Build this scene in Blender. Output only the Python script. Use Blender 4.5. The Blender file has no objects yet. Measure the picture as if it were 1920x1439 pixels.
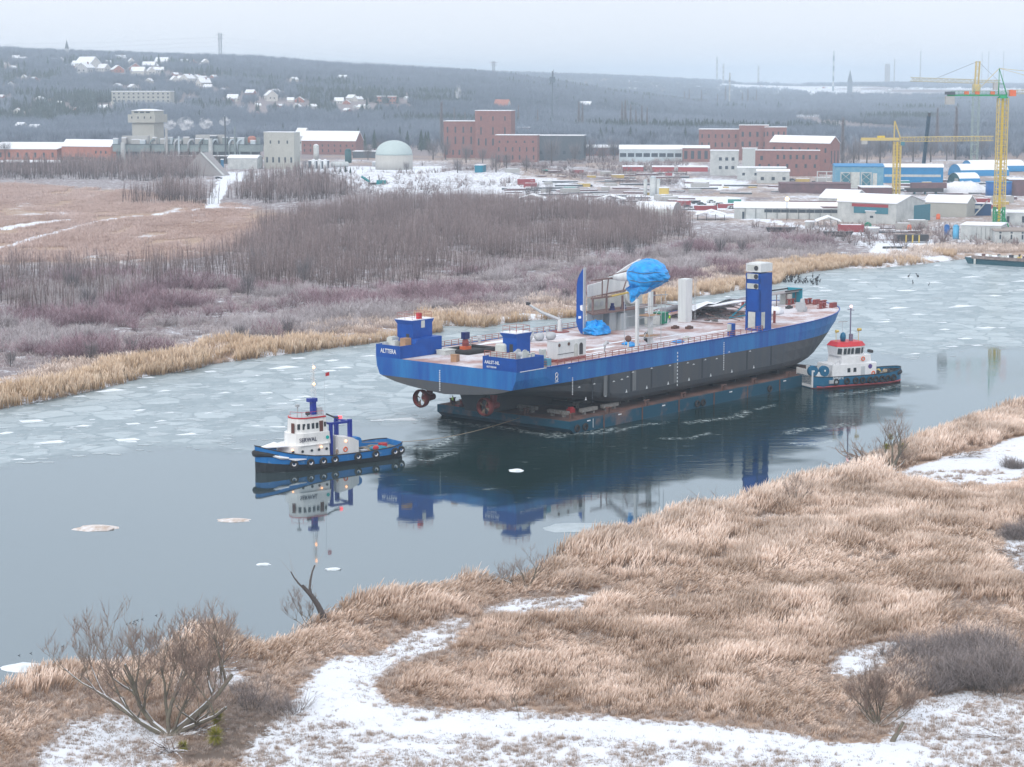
import bpy, math, random
import numpy as np
from mathutils import Vector, Matrix

# ------------------------------------------------------------------ camera, sky, sun, exposure
SC = bpy.context.scene
COL = SC.collection
FP, CAM_H = 3883.0, 64.0
PITCH = math.atan(569.5 / FP)
cam_data = bpy.data.cameras.new('camera')
cam_data.sensor_fit = 'HORIZONTAL'
cam_data.sensor_width = 36.0
cam_data.lens = 36.0 * FP / 1920.0
cam_data.clip_start = 1.0
cam_data.clip_end = 60000.0
cam = bpy.data.objects.new('camera', cam_data)
cam.location = (0, 0, CAM_H)
cam.rotation_euler = (math.pi / 2 - PITCH, 0, 0)
COL.objects.link(cam)
SC.camera = cam

SUN_EL, SUN_ROT = math.radians(38), math.radians(205)
world = bpy.data.worlds.new('World')
SC.world = world
world.use_nodes = True
wn, wl = world.node_tree.nodes, world.node_tree.links
bg = wn['Background']
sky = wn.new('ShaderNodeTexSky')
sky.sky_type = 'NISHITA'
sky.sun_disc = False
sky.sun_elevation = SUN_EL
sky.sun_rotation = SUN_ROT
sky.air_density = 1.0
sky.dust_density = 3.0
# closed cloud deck: an even overcast, a little brighter overhead, with faint wide cloud bands
tc = wn.new('ShaderNodeTexCoord')
mp = wn.new('ShaderNodeMapping'); mp.inputs['Scale'].default_value = (1.2, 1.2, 5.0)
cn = wn.new('ShaderNodeTexNoise'); cn.inputs['Scale'].default_value = 1.6; cn.inputs['Detail'].default_value = 4
cr = wn.new('ShaderNodeValToRGB')
cr.color_ramp.elements[0].position = 0.3; cr.color_ramp.elements[0].color = (6.5, 6.85, 7.5, 1)
cr.color_ramp.elements[1].position = 0.75; cr.color_ramp.elements[1].color = (7.1, 7.35, 7.85, 1)
sx = wn.new('ShaderNodeMix'); sx.data_type = 'RGBA'; sx.inputs[0].default_value = 0.93
wl.new(tc.outputs['Generated'], mp.inputs['Vector']); wl.new(mp.outputs[0], cn.inputs['Vector'])
wl.new(cn.outputs[0], cr.inputs[0])
sz = wn.new('ShaderNodeSeparateXYZ'); wl.new(tc.outputs['Generated'], sz.inputs[0])
el = wn.new('ShaderNodeMapRange'); el.inputs[1].default_value = 0.02; el.inputs[2].default_value = 0.8; el.inputs[3].default_value = 0.93; el.inputs[4].default_value = 1.22
wl.new(sz.outputs[2], el.inputs[0])
ev = wn.new('ShaderNodeVectorMath'); ev.operation = 'SCALE'; wl.new(cr.outputs[0], ev.inputs[0]); wl.new(el.outputs[0], ev.inputs['Scale'])
wl.new(sky.outputs[0], sx.inputs[6]); wl.new(ev.outputs[0], sx.inputs[7])
wl.new(sx.outputs[2], bg.inputs[0])
bg.inputs[1].default_value = 0.105

sun_data = bpy.data.lights.new('sun', 'SUN')
sun_data.energy = 0.9
sun_data.angle = math.radians(25)
sun_data.color = (1.0, 0.96, 0.91)
sun = bpy.data.objects.new('sun', sun_data)
sun.rotation_euler = (math.pi / 2 - SUN_EL, 0, math.pi - SUN_ROT)
sun.location = (0, 0, 400)
COL.objects.link(sun)

SC.view_settings.view_transform = 'Standard'
SC.view_settings.look = 'None'
SC.view_settings.exposure = 0.53
SC.view_settings.gamma = 1.0
SC.view_settings.use_curve_mapping = False
SC.cycles.max_bounces = 5
SC.cycles.diffuse_bounces = 3
SC.cycles.glossy_bounces = 3
SC.cycles.transmission_bounces = 2
SC.cycles.transparent_max_bounces = 4
SC.cycles.volume_bounces = 2
SC.cycles.caustics_reflective = False
SC.cycles.caustics_refractive = False

RNG = np.random.default_rng(7)
random.seed(11)
R = math.radians

# ------------------------------------------------------------------ geometry helpers
CF = np.array([0, math.cos(PITCH), -math.sin(PITCH)])
CU = np.array([0, math.sin(PITCH), math.cos(PITCH)])

def at(px, py, z=0.0):
    """the place on the level z that the photograph shows at (px, py)"""
    d = CF + np.array([1.0, 0, 0]) * ((px - 960) / FP) - CU * ((py - 719.5) / FP)
    t = (z - CAM_H) / d[2]
    return (float(d[0] * t), float(d[1] * t), float(z))

def to_px(X, Y, Z):
    d = Y * CF[1] + (Z - CAM_H) * CF[2]
    return 960 + FP * X / d, 719.5 - FP * (Y * CU[1] + (Z - CAM_H) * CU[2]) / d

def wpoly(pts, z=0.0):
    return np.array([at(x, y, z)[:2] for x, y in pts])

def inside(X, Y, poly):
    X = np.asarray(X); Y = np.asarray(Y)
    c = np.zeros(X.shape, bool)
    n = len(poly)
    for i in range(n):
        x0, y0 = poly[i]; x1, y1 = poly[(i + 1) % n]
        if y0 == y1: continue
        k = ((y0 > Y) != (y1 > Y)) & (X < (x1 - x0) * (Y - y0) / (y1 - y0) + x0)
        c ^= k
    return c

def dist_line(X, Y, pts, closed=False):
    d = np.full(np.shape(X), 1e9)
    n = len(pts)
    for i in range(n if closed else n - 1):
        x0, y0 = pts[i]; x1, y1 = pts[(i + 1) % n]
        vx, vy = x1 - x0, y1 - y0
        L = vx * vx + vy * vy + 1e-9
        t = np.clip(((X - x0) * vx + (Y - y0) * vy) / L, 0, 1)
        d = np.minimum(d, np.hypot(X - x0 - t * vx, Y - y0 - t * vy))
    return d

def sdist(X, Y, poly):
    d = dist_line(X, Y, poly, True)
    return np.where(inside(X, Y, poly), d, -d)

def sstep(a, b, x):
    t = np.clip((x - a) / (b - a), 0, 1)
    return t * t * (3 - 2 * t)

_perm = np.random.default_rng(3).random((256, 256))
def vnoise(X, Y, s):
    x = np.asarray(X) / s + 1000.3; y = np.asarray(Y) / s + 1000.7
    xi = np.floor(x).astype(int); yi = np.floor(y).astype(int)
    fx = x - xi; fy = y - yi
    fx = fx * fx * (3 - 2 * fx); fy = fy * fy * (3 - 2 * fy)
    g = lambda a, b: _perm[(xi + a) % 256, (yi + b) % 256]
    return (g(0, 0) * (1 - fx) + g(1, 0) * fx) * (1 - fy) + (g(0, 1) * (1 - fx) + g(1, 1) * fx) * fy

def fnoise(X, Y, s, o=3):
    v = 0; a = 1; t = 0
    for k in range(o):
        v = v + a * vnoise(X + 17.3 * k, Y - 9.1 * k, s / 2 ** k); t += a; a *= 0.5
    return v / t

# ------------------------------------------------------------------ materials
MATS = {}
def mat(name, col, rough=0.7, var=0.0, vscale=1.0, col2=None, metal=0.0, bump=0.0, streak=False, emit=None, thr=(0.35, 0.65), spec=0.3):
    """principled material whose colour wanders between col and col2 by noise"""
    if name in MATS: return MATS[name]
    m = bpy.data.materials.new(name)
    m.use_nodes = True
    n, l = m.node_tree.nodes, m.node_tree.links
    b = n['Principled BSDF']
    b.inputs['Roughness'].default_value = rough
    b.inputs['Metallic'].default_value = metal
    b.inputs['Specular IOR Level'].default_value = spec
    c4 = (*col, 1)
    if col2 is None:
        k = var if var else 0.12
        col2 = tuple(min(1, c * (1 - k)) for c in col)
    t = n.new('ShaderNodeTexCoord')
    mpn = n.new('ShaderNodeMapping')
    mpn.inputs['Scale'].default_value = (1, 1, 0.12) if streak else (1, 1, 1)
    nz = n.new('ShaderNodeTexNoise')
    nz.inputs['Scale'].default_value = vscale
    nz.inputs['Detail'].default_value = 5
    nz.inputs['Roughness'].default_value = 0.65
    r = n.new('ShaderNodeMapRange')
    r.inputs[1].default_value = thr[0]; r.inputs[2].default_value = thr[1]
    mx = n.new('ShaderNodeMix'); mx.data_type = 'RGBA'
    mx.inputs[6].default_value = c4; mx.inputs[7].default_value = (*col2, 1)
    l.new(t.outputs['Object'], mpn.inputs[0]); l.new(mpn.outputs[0], nz.inputs['Vector'])
    l.new(nz.outputs[0], r.inputs[0]); l.new(r.outputs[0], mx.inputs[0])
    l.new(mx.outputs[2], b.inputs['Base Color'])
    if bump:
        bp = n.new('ShaderNodeBump'); bp.inputs['Strength'].default_value = bump; bp.inputs['Distance'].default_value = 0.1
        l.new(nz.outputs[0], bp.inputs['Height']); l.new(bp.outputs[0], b.inputs['Normal'])
    if emit:
        b.inputs['Emission Color'].default_value = (*emit[0], 1); b.inputs['Emission Strength'].default_value = emit[1]
    MATS[name] = m
    return m

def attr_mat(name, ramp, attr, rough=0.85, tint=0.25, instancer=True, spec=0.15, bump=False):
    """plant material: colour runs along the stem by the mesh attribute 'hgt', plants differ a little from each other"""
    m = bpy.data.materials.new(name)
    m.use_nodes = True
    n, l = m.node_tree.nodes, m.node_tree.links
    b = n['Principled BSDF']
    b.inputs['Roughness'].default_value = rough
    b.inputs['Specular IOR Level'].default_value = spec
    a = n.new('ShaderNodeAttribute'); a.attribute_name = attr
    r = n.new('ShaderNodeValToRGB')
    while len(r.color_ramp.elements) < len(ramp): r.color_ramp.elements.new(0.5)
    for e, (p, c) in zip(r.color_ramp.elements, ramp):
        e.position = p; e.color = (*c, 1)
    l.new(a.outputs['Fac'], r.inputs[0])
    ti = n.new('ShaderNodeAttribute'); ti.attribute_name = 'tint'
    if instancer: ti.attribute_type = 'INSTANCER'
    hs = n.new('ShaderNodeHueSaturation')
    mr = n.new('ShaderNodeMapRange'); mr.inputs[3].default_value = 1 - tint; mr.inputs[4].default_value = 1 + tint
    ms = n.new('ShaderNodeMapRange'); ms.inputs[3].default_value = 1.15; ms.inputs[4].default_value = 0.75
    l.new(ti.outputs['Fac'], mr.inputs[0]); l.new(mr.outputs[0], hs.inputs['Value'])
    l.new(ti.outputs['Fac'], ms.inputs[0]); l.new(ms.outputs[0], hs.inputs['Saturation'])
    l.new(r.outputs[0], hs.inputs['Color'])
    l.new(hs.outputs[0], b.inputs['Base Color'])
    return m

# ------------------------------------------------------------------ mesh builder and object bookkeeping
class MB:
    def __init__(s):
        s.v = []; s.f = []; s.m = []; s.cur = 0
    def add(s, vs, fs, m=None):
        o = len(s.v); s.v.extend(vs); k = s.cur if m is None else m
        for f in fs: s.f.append(tuple(o + i for i in f)); s.m.append(k)
        return s
    def box(s, c, d, rz=0.0, m=None, taper=1.0):
        hx, hy, hz = d[0] / 2, d[1] / 2, d[2] / 2
        ca, sa = math.cos(rz), math.sin(rz)
        vs = []
        for z, t in ((-hz, 1.0), (hz, taper)):
            for x, y in ((-hx, -hy), (hx, -hy), (hx, hy), (-hx, hy)):
                vs.append((c[0] + (x * ca - y * sa) * t, c[1] + (x * sa + y * ca) * t, c[2] + z))
        return s.add(vs, [(3, 2, 1, 0), (4, 5, 6, 7), (0, 1, 5, 4), (1, 2, 6, 5), (2, 3, 7, 6), (3, 0, 4, 7)], m)
    def b2(s, x0, x1, y0, y1, z0, z1, m=None):
        return s.box(((x0 + x1) / 2, (y0 + y1) / 2, (z0 + z1) / 2), (abs(x1 - x0), abs(y1 - y0), abs(z1 - z0)), 0, m)
    def prism(s, poly, z0, z1, m=None):
        n = len(poly)
        vs = [(x, y, z0) for x, y in poly] + [(x, y, z1) for x, y in poly]
        return s.add(vs, [tuple(range(n))[::-1], tuple(range(n, 2 * n))] + [(i, (i + 1) % n, n + (i + 1) % n, n + i) for i in range(n)], m)
    def ext(s, pts, v, m=None):
        """closed 3-D outline pushed along vector v"""
        n = len(pts)
        vs = [tuple(p) for p in pts] + [(p[0] + v[0], p[1] + v[1], p[2] + v[2]) for p in pts]
        return s.add(vs, [tuple(range(n))[::-1], tuple(range(n, 2 * n))] + [(i, (i + 1) % n, n + (i + 1) % n, n + i) for i in range(n)], m)
    def tube(s, pts, rad, n=6, cap=True, m=None):
        pts = [Vector(p) for p in pts]
        if not hasattr(rad, '__len__'): rad = [rad] * len(pts)
        vs = []; fs = []
        for i, p in enumerate(pts):
            a = pts[max(0, i - 1)]; b = pts[min(len(pts) - 1, i + 1)]
            t = (b - a).normalized() if (b - a).length > 1e-9 else Vector((0, 0, 1))
            u = t.cross(Vector((0, 0, 1)))
            if u.length < 0.05: u = t.cross(Vector((1, 0, 0)))
            u.normalize(); w = t.cross(u)
            for k in range(n):
                an = 2 * math.pi * k / n
                q = p + u * (math.cos(an) * rad[i]) + w * (math.sin(an) * rad[i])
                vs.append(tuple(q))
        for i in range(len(pts) - 1):
            for k in range(n):
                fs.append((i * n + k, i * n + (k + 1) % n, (i + 1) * n + (k + 1) % n, (i + 1) * n + k))
        if cap:
            fs.append(tuple(range(n))[::-1]); fs.append(tuple(range((len(pts) - 1) * n, len(pts) * n)))
        return s.add(vs, fs, m)
    def lathe(s, prof, c=(0, 0, 0), n=16, m=None, ax='z'):
        vs = []; fs = []
        for r, z in prof:
            for k in range(n):
                a = 2 * math.pi * k / n
                q = (r * math.cos(a), r * math.sin(a), z)
                if ax == 'x': q = (q[2], q[0], q[1])
                if ax == 'y': q = (q[1], q[2], q[0])
                vs.append((c[0] + q[0], c[1] + q[1], c[2] + q[2]))
        for i in range(len(prof) - 1):
            for k in range(n):
                fs.append((i * n + k, i * n + (k + 1) % n, (i + 1) * n + (k + 1) % n, (i + 1) * n + k))
        fs.append(tuple(range(n))[::-1]); fs.append(tuple(range((len(prof) - 1) * n, len(prof) * n)))
        return s.add(vs, fs, m)
    def torus(s, c, R0, r, ax='y', n=14, k=6, m=None):
        vs = []; fs = []
        for i in range(n):
            a = 2 * math.pi * i / n
            for j in range(k):
                b = 2 * math.pi * j / k
                rr = R0 + r * math.cos(b); h = r * math.sin(b)
                q = {'z': (rr * math.cos(a), rr * math.sin(a), h), 'y': (rr * math.cos(a), h, rr * math.sin(a)), 'x': (h, rr * math.cos(a), rr * math.sin(a))}[ax]
                vs.append((c[0] + q[0], c[1] + q[1], c[2] + q[2]))
        for i in range(n):
            for j in range(k):
                fs.append((i * k + j, ((i + 1) % n) * k + j, ((i + 1) % n) * k + (j + 1) % k, i * k + (j + 1) % k))
        return s.add(vs, fs, m)
    def mesh(s, name, mats, smooth=False):
        me = bpy.data.meshes.new(name)
        me.from_pydata(s.v, [], s.f)
        for q in (mats if isinstance(mats, (list, tuple)) else [mats]): me.materials.append(q)
        if isinstance(mats, (list, tuple)) and len(mats) > 1: me.polygons.foreach_set('material_index', s.m)
        if smooth: me.polygons.foreach_set('use_smooth', [True] * len(s.f))
        me.update()
        return me

def tag(o, label=None, cat=None, group=None, kind=None):
    if label: o['label'] = label
    if cat: o['category'] = cat
    if group: o['group'] = group
    if kind: o['kind'] = kind
    return o

ORD = ['first', 'second', 'third', 'fourth', 'fifth', 'sixth', 'seventh', 'eighth', 'ninth', 'tenth', 'eleventh', 'twelfth', 'thirteenth', 'fourteenth', 'fifteenth', 'sixteenth', 'seventeenth', 'eighteenth', 'nineteenth', 'twentieth']
def ordinal(i):
    if i < 20: return ORD[i]
    t = ['', '', 'twenty', 'thirty', 'forty', 'fifty', 'sixty', 'seventy', 'eighty', 'ninety'][(i + 1) // 10]
    return t + '-' + ORD[(i + 1) % 10 - 1] if (i + 1) % 10 else {20: 'twentieth', 30: 'thirtieth', 40: 'fortieth', 50: 'fiftieth', 60: 'sixtieth', 70: 'seventieth', 80: 'eightieth', 90: 'ninetieth', 100: 'hundredth'}[i + 1]

def thing(name, label, cat, loc=(0, 0, 0), rz=0.0, group=None):
    o = bpy.data.objects.new(name, None); COL.objects.link(o)
    o.empty_display_size = 0.5
    o.location = loc; o.rotation_euler = (0, 0, rz)
    return tag(o, label, cat, group)

def part(name, mb, mats, parent=None, smooth=False, kind=None, label=None, loc=None):
    me = mb.mesh(name, mats, smooth) if isinstance(mb, MB) else mb
    o = bpy.data.objects.new(name, me); COL.objects.link(o)
    if parent is not None: o.parent = parent
    if loc is not None: o.location = loc
    if kind: o['kind'] = kind
    if label: o['label'] = label
    return o

def solo(name, mb, mats, label, cat, loc=(0, 0, 0), rz=0.0, group=None, smooth=False):
    o = part(name, mb, mats, None, smooth)
    o.location = loc; o.rotation_euler = (0, 0, rz)
    return tag(o, label, cat, group)

def dup(o, loc=None, rz=None, label=None, scale=None, parent=None):
    c = o.copy(); COL.objects.link(c)
    if parent is not None: c.parent = parent
    if loc is not None: c.location = loc
    if rz is not None: c.rotation_euler = (0, 0, rz)
    if scale is not None: c.scale = scale
    if label: c['label'] = label
    for ch in list(o.children): dup(ch, parent=c)
    return c

def np_mesh(name, V, Fq, mats, attrs=None, smooth=False):
    me = bpy.data.meshes.new(name)
    V = np.asarray(V, np.float32); Fq = np.asarray(Fq, np.int32)
    me.vertices.add(len(V)); me.vertices.foreach_set('co', V.ravel())
    if len(Fq):
        k = Fq.shape[1]
        me.loops.add(Fq.size); me.loops.foreach_set('vertex_index', Fq.ravel())
        me.polygons.add(len(Fq)); me.polygons.foreach_set('loop_start', np.arange(0, Fq.size, k, dtype=np.int32))
    for q in mats: me.materials.append(q)
    for an, av in (attrs or {}).items():
        a = me.attributes.new(an, 'FLOAT', 'POINT'); a.data.foreach_set('value', np.asarray(av, np.float32))
    me.update(calc_edges=True); me.validate()
    if smooth and len(Fq): me.polygons.foreach_set('use_smooth', np.ones(len(Fq), bool))
    return me

def scatter(name, variants, P, rot, scl, tint, material, label, cat='plants'):
    """one 'stuff' object: its mesh holds the plant variants and the points; geometry nodes set the variants on the points.
    variants: list of (V, F tris, hgt)"""
    VV = []; FF = []; HH = []; VI = []; o = 0
    for k, (v, f, h) in enumerate(variants):
        VV.append(v); FF.append(f + o); HH.append(h); VI.append(np.full(len(v), k)); o += len(v)
    n = len(P)
    V = np.vstack(VV + [P]).astype(np.float32); F = np.vstack(FF)
    me = np_mesh(name, V, F, [material], {'hgt': np.concatenate(HH + [np.zeros(n)])})
    def ad(an, t, val):
        a = me.attributes.new(an, t, 'POINT')
        a.data.foreach_set('vector' if t == 'FLOAT_VECTOR' else 'value', val)
    ad('vid', 'INT', np.concatenate(VI + [np.full(n, -1)]).astype(np.int32))
    ad('rot', 'FLOAT_VECTOR', np.vstack([np.zeros((o, 3)), rot]).astype(np.float32).ravel())
    ad('scl', 'FLOAT', np.concatenate([np.ones(o), scl]).astype(np.float32))
    ad('tint', 'FLOAT', np.concatenate([np.zeros(o), tint]).astype(np.float32))
    ad('pick', 'INT', np.concatenate([np.zeros(o), RNG.integers(0, len(variants), n)]).astype(np.int32))
    ob = bpy.data.objects.new(name, me); COL.objects.link(ob)
    ng = bpy.data.node_groups.new(name + '_nodes', 'GeometryNodeTree')
    ng.interface.new_socket('Geometry', in_out='INPUT', socket_type='NodeSocketGeometry')
    ng.interface.new_socket('Geometry', in_out='OUTPUT', socket_type='NodeSocketGeometry')
    N, Lk = ng.nodes, ng.links
    gi = N.new('NodeGroupInput'); go = N.new('NodeGroupOutput')
    def na(an, t):
        q = N.new('GeometryNodeInputNamedAttribute'); q.data_type = t; q.inputs[0].default_value = an; return q.outputs[0]
    vid = na('vid', 'INT')
    def sep(k):
        c = N.new('FunctionNodeCompare'); c.data_type = 'INT'; c.operation = 'EQUAL'
        Lk.new(vid, c.inputs[2]); c.inputs[3].default_value = k
        g = N.new('GeometryNodeSeparateGeometry'); g.domain = 'POINT'
        Lk.new(gi.outputs[0], g.inputs[0]); Lk.new(c.outputs[0], g.inputs[1])
        return g.outputs[0]
    jn = N.new('GeometryNodeJoinGeometry')
    for k in range(len(variants)):
        ti = N.new('GeometryNodeGeometryToInstance'); Lk.new(sep(k), ti.inputs[0]); Lk.new(ti.outputs[0], jn.inputs[0])
    ip = N.new('GeometryNodeInstanceOnPoints')
    Lk.new(sep(-1), ip.inputs['Points']); Lk.new(jn.outputs[0], ip.inputs['Instance'])
    ip.inputs['Pick Instance'].default_value = True
    Lk.new(na('pick', 'INT'), ip.inputs['Instance Index'])
    er = N.new('FunctionNodeEulerToRotation'); Lk.new(na('rot', 'FLOAT_VECTOR'), er.inputs[0]); Lk.new(er.outputs[0], ip.inputs['Rotation'])
    Lk.new(na('scl', 'FLOAT'), ip.inputs['Scale'])
    Lk.new(ip.outputs[0], go.inputs[0])
    md = ob.modifiers.new('scatter', 'NODES'); md.node_group = ng
    return tag(ob, label, cat, None, 'stuff')

def rots(n, tilt=0.08, rng=RNG, full=True):
    return np.stack([rng.normal(0, tilt, n), rng.normal(0, tilt, n), rng.random(n) * (2 * math.pi if full else 1.2)], 1)

# strips: vectorised curved blades / twigs as flat tapering ribbons
def strips(base, tip_dir, length, width, bend, nseg, az, h0=0.0, h1=1.0, wprof=None):
    """base (n,3), tip_dir (n,3) unit, bend (n,3) sideways offset at tip; returns V,F(tri),hgt"""
    n = len(base); t = np.linspace(0, 1, nseg + 1)
    c = base[:, None, :] + tip_dir[:, None, :] * (length[:, None, None] * t[None, :, None]) + bend[:, None, :] * (t[None, :, None] ** 2)
    side = np.stack([np.cos(az), np.sin(az), np.zeros(n)], 1)
    wp = (1 - 0.8 * t) if wprof is None else np.interp(t, *wprof)
    w = width[:, None, None] * wp[None, :, None] * side[:, None, :] * 0.5
    V = np.stack([c - w, c + w], 2).reshape(-1, 3)
    idx = np.arange(n)[:, None] * (2 * (nseg + 1)) + np.arange(nseg)[None, :] * 2
    a = idx.ravel()
    F = np.concatenate([np.stack([a, a + 1, a + 3], 1), np.stack([a, a + 3, a + 2], 1)])
    h = np.tile(np.repeat(h0 + (h1 - h0) * t, 2), n)
    return V, F, h

def merge(parts):
    V = []; F = []; H = []; o = 0
    for v, f, h in parts:
        V.append(v); F.append(f + o); H.append(h); o += len(v)
    return np.vstack(V), np.vstack(F), np.concatenate(H)
# ================================================================== SETTING: land, river
FAR_SHORE = [(-700, 880), (-300, 812), (0, 766), (80, 752), (130, 742), (210, 724), (270, 706), (330, 698), (395, 684), (480, 672), (560, 661), (640, 651),
             (690, 645), (745, 637), (800, 628), (826, 622), (822, 612), (860, 611), (900, 615), (950, 606), (1010, 600), (1056, 597), (1110, 592),
             (1170, 583), (1230, 572), (1302, 556), (1345, 552), (1377, 545), (1420, 540), (1455, 533), (1478, 519), (1510, 512), (1543, 508),
             (1580, 503), (1640, 504), (1700, 498), (1745, 494), (1800, 487), (1830, 484), (1930, 482), (2100, 470), (2500, 455)]
NEAR_SHORE = [(2600, 640), (2250, 700), (2050, 735), (1925, 770), (1860, 790), (1800, 806), (1745, 832), (1700, 850), (1640, 868), (1600, 892), (1560, 918), (1490, 925),
              (1440, 940), (1390, 962), (1310, 975), (1240, 985), (1190, 1000), (1130, 1025), (1060, 1050), (1010, 1082), (985, 1100), (925, 1112), (870, 1108), (760, 1128),
              (660, 1150), (610, 1165), (570, 1185), (545, 1205), (490, 1228), (440, 1222), (395, 1180), (330, 1205), (290, 1245), (200, 1262), (120, 1265), (60, 1280), (0, 1300), (-150, 1340), (-800, 1480)]
RIVER = np.array([at(x, y)[:2] for x, y in FAR_SHORE + NEAR_SHORE])
NEAR_LINE = wpoly(NEAR_SHORE)
FAR_LINE = wpoly(FAR_SHORE)

SKY1 = ([-600, 0, 200, 330, 480, 620, 760, 860, 960, 1040, 1150, 1300, 2600], [88, 93, 100, 104, 109, 119, 126, 131, 141, 153, 172, 190, 200])
SKY2 = ([-600, 0, 850, 960, 1100, 1240, 1380, 1500, 1700, 1920, 2600], [110, 112, 131, 135, 139, 145, 152, 155, 154, 156, 157])
def height(X, Y):
    X = np.asarray(X, float); Y = np.asarray(Y, float)
    D = np.maximum(Y, 120)
    px = 960 + FP * X / D
    sd = -sdist(X, Y, RIVER)                       # metres inland
    z = np.clip(sd * 0.28, -3, 1.0) + 0.5 * sstep(4, 25, sd)
    z = z + np.where(sd > 0, (fnoise(X, Y, 9, 3) - 0.5) * 0.7 * sstep(0, 8, sd) + (fnoise(X, Y, 60, 2) - 0.5) * 1.6 * sstep(10, 60, sd), 0)
    # old spoil heaps behind the thicket
    for cx, cy, r, h in [(700, 352, 34, 5.0), (620, 350, 22, 3.5), (860, 345, 44, 5.0), (960, 340, 30, 4.5), (1030, 338, 26, 3.5), (1060, 352, 20, 2.5), (750, 356, 20, 3.0)]:
        p = at(cx, cy)
        z = z + h * np.exp(-(((X - p[0]) / r) ** 2 + ((Y - p[1]) / (r * 1.5)) ** 2)) * (0.8 + 0.5 * vnoise(X, Y, 7))
    top1 = np.maximum(CAM_H + (150 - np.interp(px, *SKY1)) * 4300 / FP - 15, 0)
    s1 = sstep(2050, 4300, D) * (1 - 0.6 * sstep(4400, 6500, D))
    top2 = np.maximum(CAM_H + (150 - np.interp(px, *SKY2)) * 7800 / FP - 16, 0)
    s2 = sstep(5200, 7800, D) * (1 - 0.5 * sstep(8000, 12000, D))
    rough = 1 + 0.10 * (fnoise(X, Y, 420, 3) - 0.5) * sstep(2300, 3200, D)
    z = z + np.maximum(top1 * s1 * (1 + 0.35 * (fnoise(X, Y, 700, 2) - 0.5) * (1 - sstep(3800, 4300, D))), top2 * s2) * rough
    return z

def hz(x, y):
    return float(height(np.array([x]), np.array([y]))[0])

def gat(px, py, dz=0.0):
    """the place on the land that the photograph shows at (px, py)"""
    D = np.linspace(150, 9000, 3500)
    slope = (py - 150) / FP
    zc = CAM_H - D * (math.tan(PITCH + math.atan((py - 719.5) / FP)))
    X = D * (px - 960) / FP * 1.0
    X = (px - 960) / FP * (D * CF[1] + (zc - CAM_H) * CF[2])
    h = height(X, D)
    k = np.argmax(h >= zc)
    if not (h >= zc).any(): k = len(D) - 1
    return (float(X[k]), float(D[k]), float(h[k]) + dz)

def grid_mesh(xr, rows, nx):
    px = np.linspace(xr[0], xr[1], nx)
    D = np.array(rows)
    X = (px[None, :] - 960) / FP * (D[:, None]) ; Y = np.repeat(D[:, None], nx, 1)
    n0, n1 = X.shape
    i = np.arange(n0 - 1)[:, None] * n1 + np.arange(n1 - 1)[None, :]
    F = np.stack([i, i + 1, i + n1 + 1, i + n1], 2).reshape(-1, 4)
    return X.ravel(), Y.ravel(), F

rows = []; d = 140.0
while d < 30000:
    rows.append(d)
    d += max(0.7, min(d * d * 3.6 / (FP * CAM_H), 34.0 if d < 9000 else 1500.0))
GX, GY, GF = grid_mesh((-420, 2340), rows, 520)
GZ = height(GX, GY)
GSD = -sdist(GX, GY, RIVER)

SNOW_POLYS = [  # foreground snow, traced on the ground
    [(410, 1500), (455, 1400), (540, 1330), (565, 1280), (600, 1235), (650, 1222), (700, 1225), (770, 1182), (850, 1160), (885, 1168), (830, 1222), (760, 1248), (715, 1285), (745, 1318), (840, 1335), (980, 1330), (1130, 1342), (1300, 1350), (1450, 1372), (1550, 1400), (1640, 1395), (1700, 1330), (1800, 1300), (1920, 1312), (2200, 1300), (2200, 1500)],
    [(40, 1500), (70, 1400), (130, 1352), (200, 1338), (280, 1350), (330, 1400), (330, 1500)],
    [(905, 1135), (960, 1118), (1060, 1120), (1130, 1105), (1145, 1120), (1090, 1148), (980, 1160), (920, 1150)],
    [(1660, 892), (1720, 868), (1800, 850), (1860, 838), (1930, 812), (2100, 760), (2200, 850), (1930, 905), (1860, 925), (1800, 915), (1720, 912)],
    [(1865, 1015), (1900, 1000), (2000, 990), (2000, 1090), (1905, 1085)],
    [(1560, 1240), (1640, 1205), (1700, 1210), (1660, 1262), (1590, 1290), (1560, 1275)],
    [(1400, 970), (1450, 962), (1450, 985), (1410, 990)],
    [(400, 1255), (470, 1250), (480, 1280), (410, 1290)],
]
SNOW_W = [wpoly(p, 1.2) for p in SNOW_POLYS]
MUD_W = [wpoly([(395, 1340), (450, 1320), (540, 1345), (560, 1385), (520, 1420), (420, 1439), (330, 1439), (330, 1410), (390, 1390)], 1.2)]
TRACKS = [([(-100, 500), (0, 474), (60, 455), (130, 437), (200, 420), (260, 410), (340, 403), (390, 397), (470, 396)], 2.2),
          ([(395, 398), (404, 375), (415, 360), (425, 340)], 3.6),
          ([(0, 436), (60, 427), (120, 421)], 5.0),
          ([(420, 346), (560, 340), (640, 330)], 6.0),
          ([(940, 392), (1100, 372), (1300, 400), (1500, 433), (1800, 470)], 3.5)]
YARD = wpoly([(420, 350), (560, 333), (640, 330), (700, 345), (900, 350), (960, 372), (1080, 376), (1290, 420), (1450, 438), (1620, 445), (1750, 470), (1830, 480), (2400, 470), (2400, 270), (1150, 280), (700, 296), (400, 300)])
FIELD = wpoly([(-500, 470), (-500, 360), (0, 350), (230, 365), (380, 385), (480, 400), (560, 410), (520, 440), (430, 478), (250, 500), (0, 505)])
THICK = wpoly([(430, 500), (440, 465), (500, 440), (560, 415), (700, 398), (900, 392), (1080, 402), (1270, 430), (1300, 470), (1190, 480), (1100, 500), (960, 505), (760, 545), (600, 560), (480, 545), (430, 520)])
ROWT = wpoly([(-400, 600), (-400, 515), (0, 520), (250, 520), (400, 498), (470, 520), (470, 548), (300, 560), (180, 600), (0, 605)])
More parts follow.
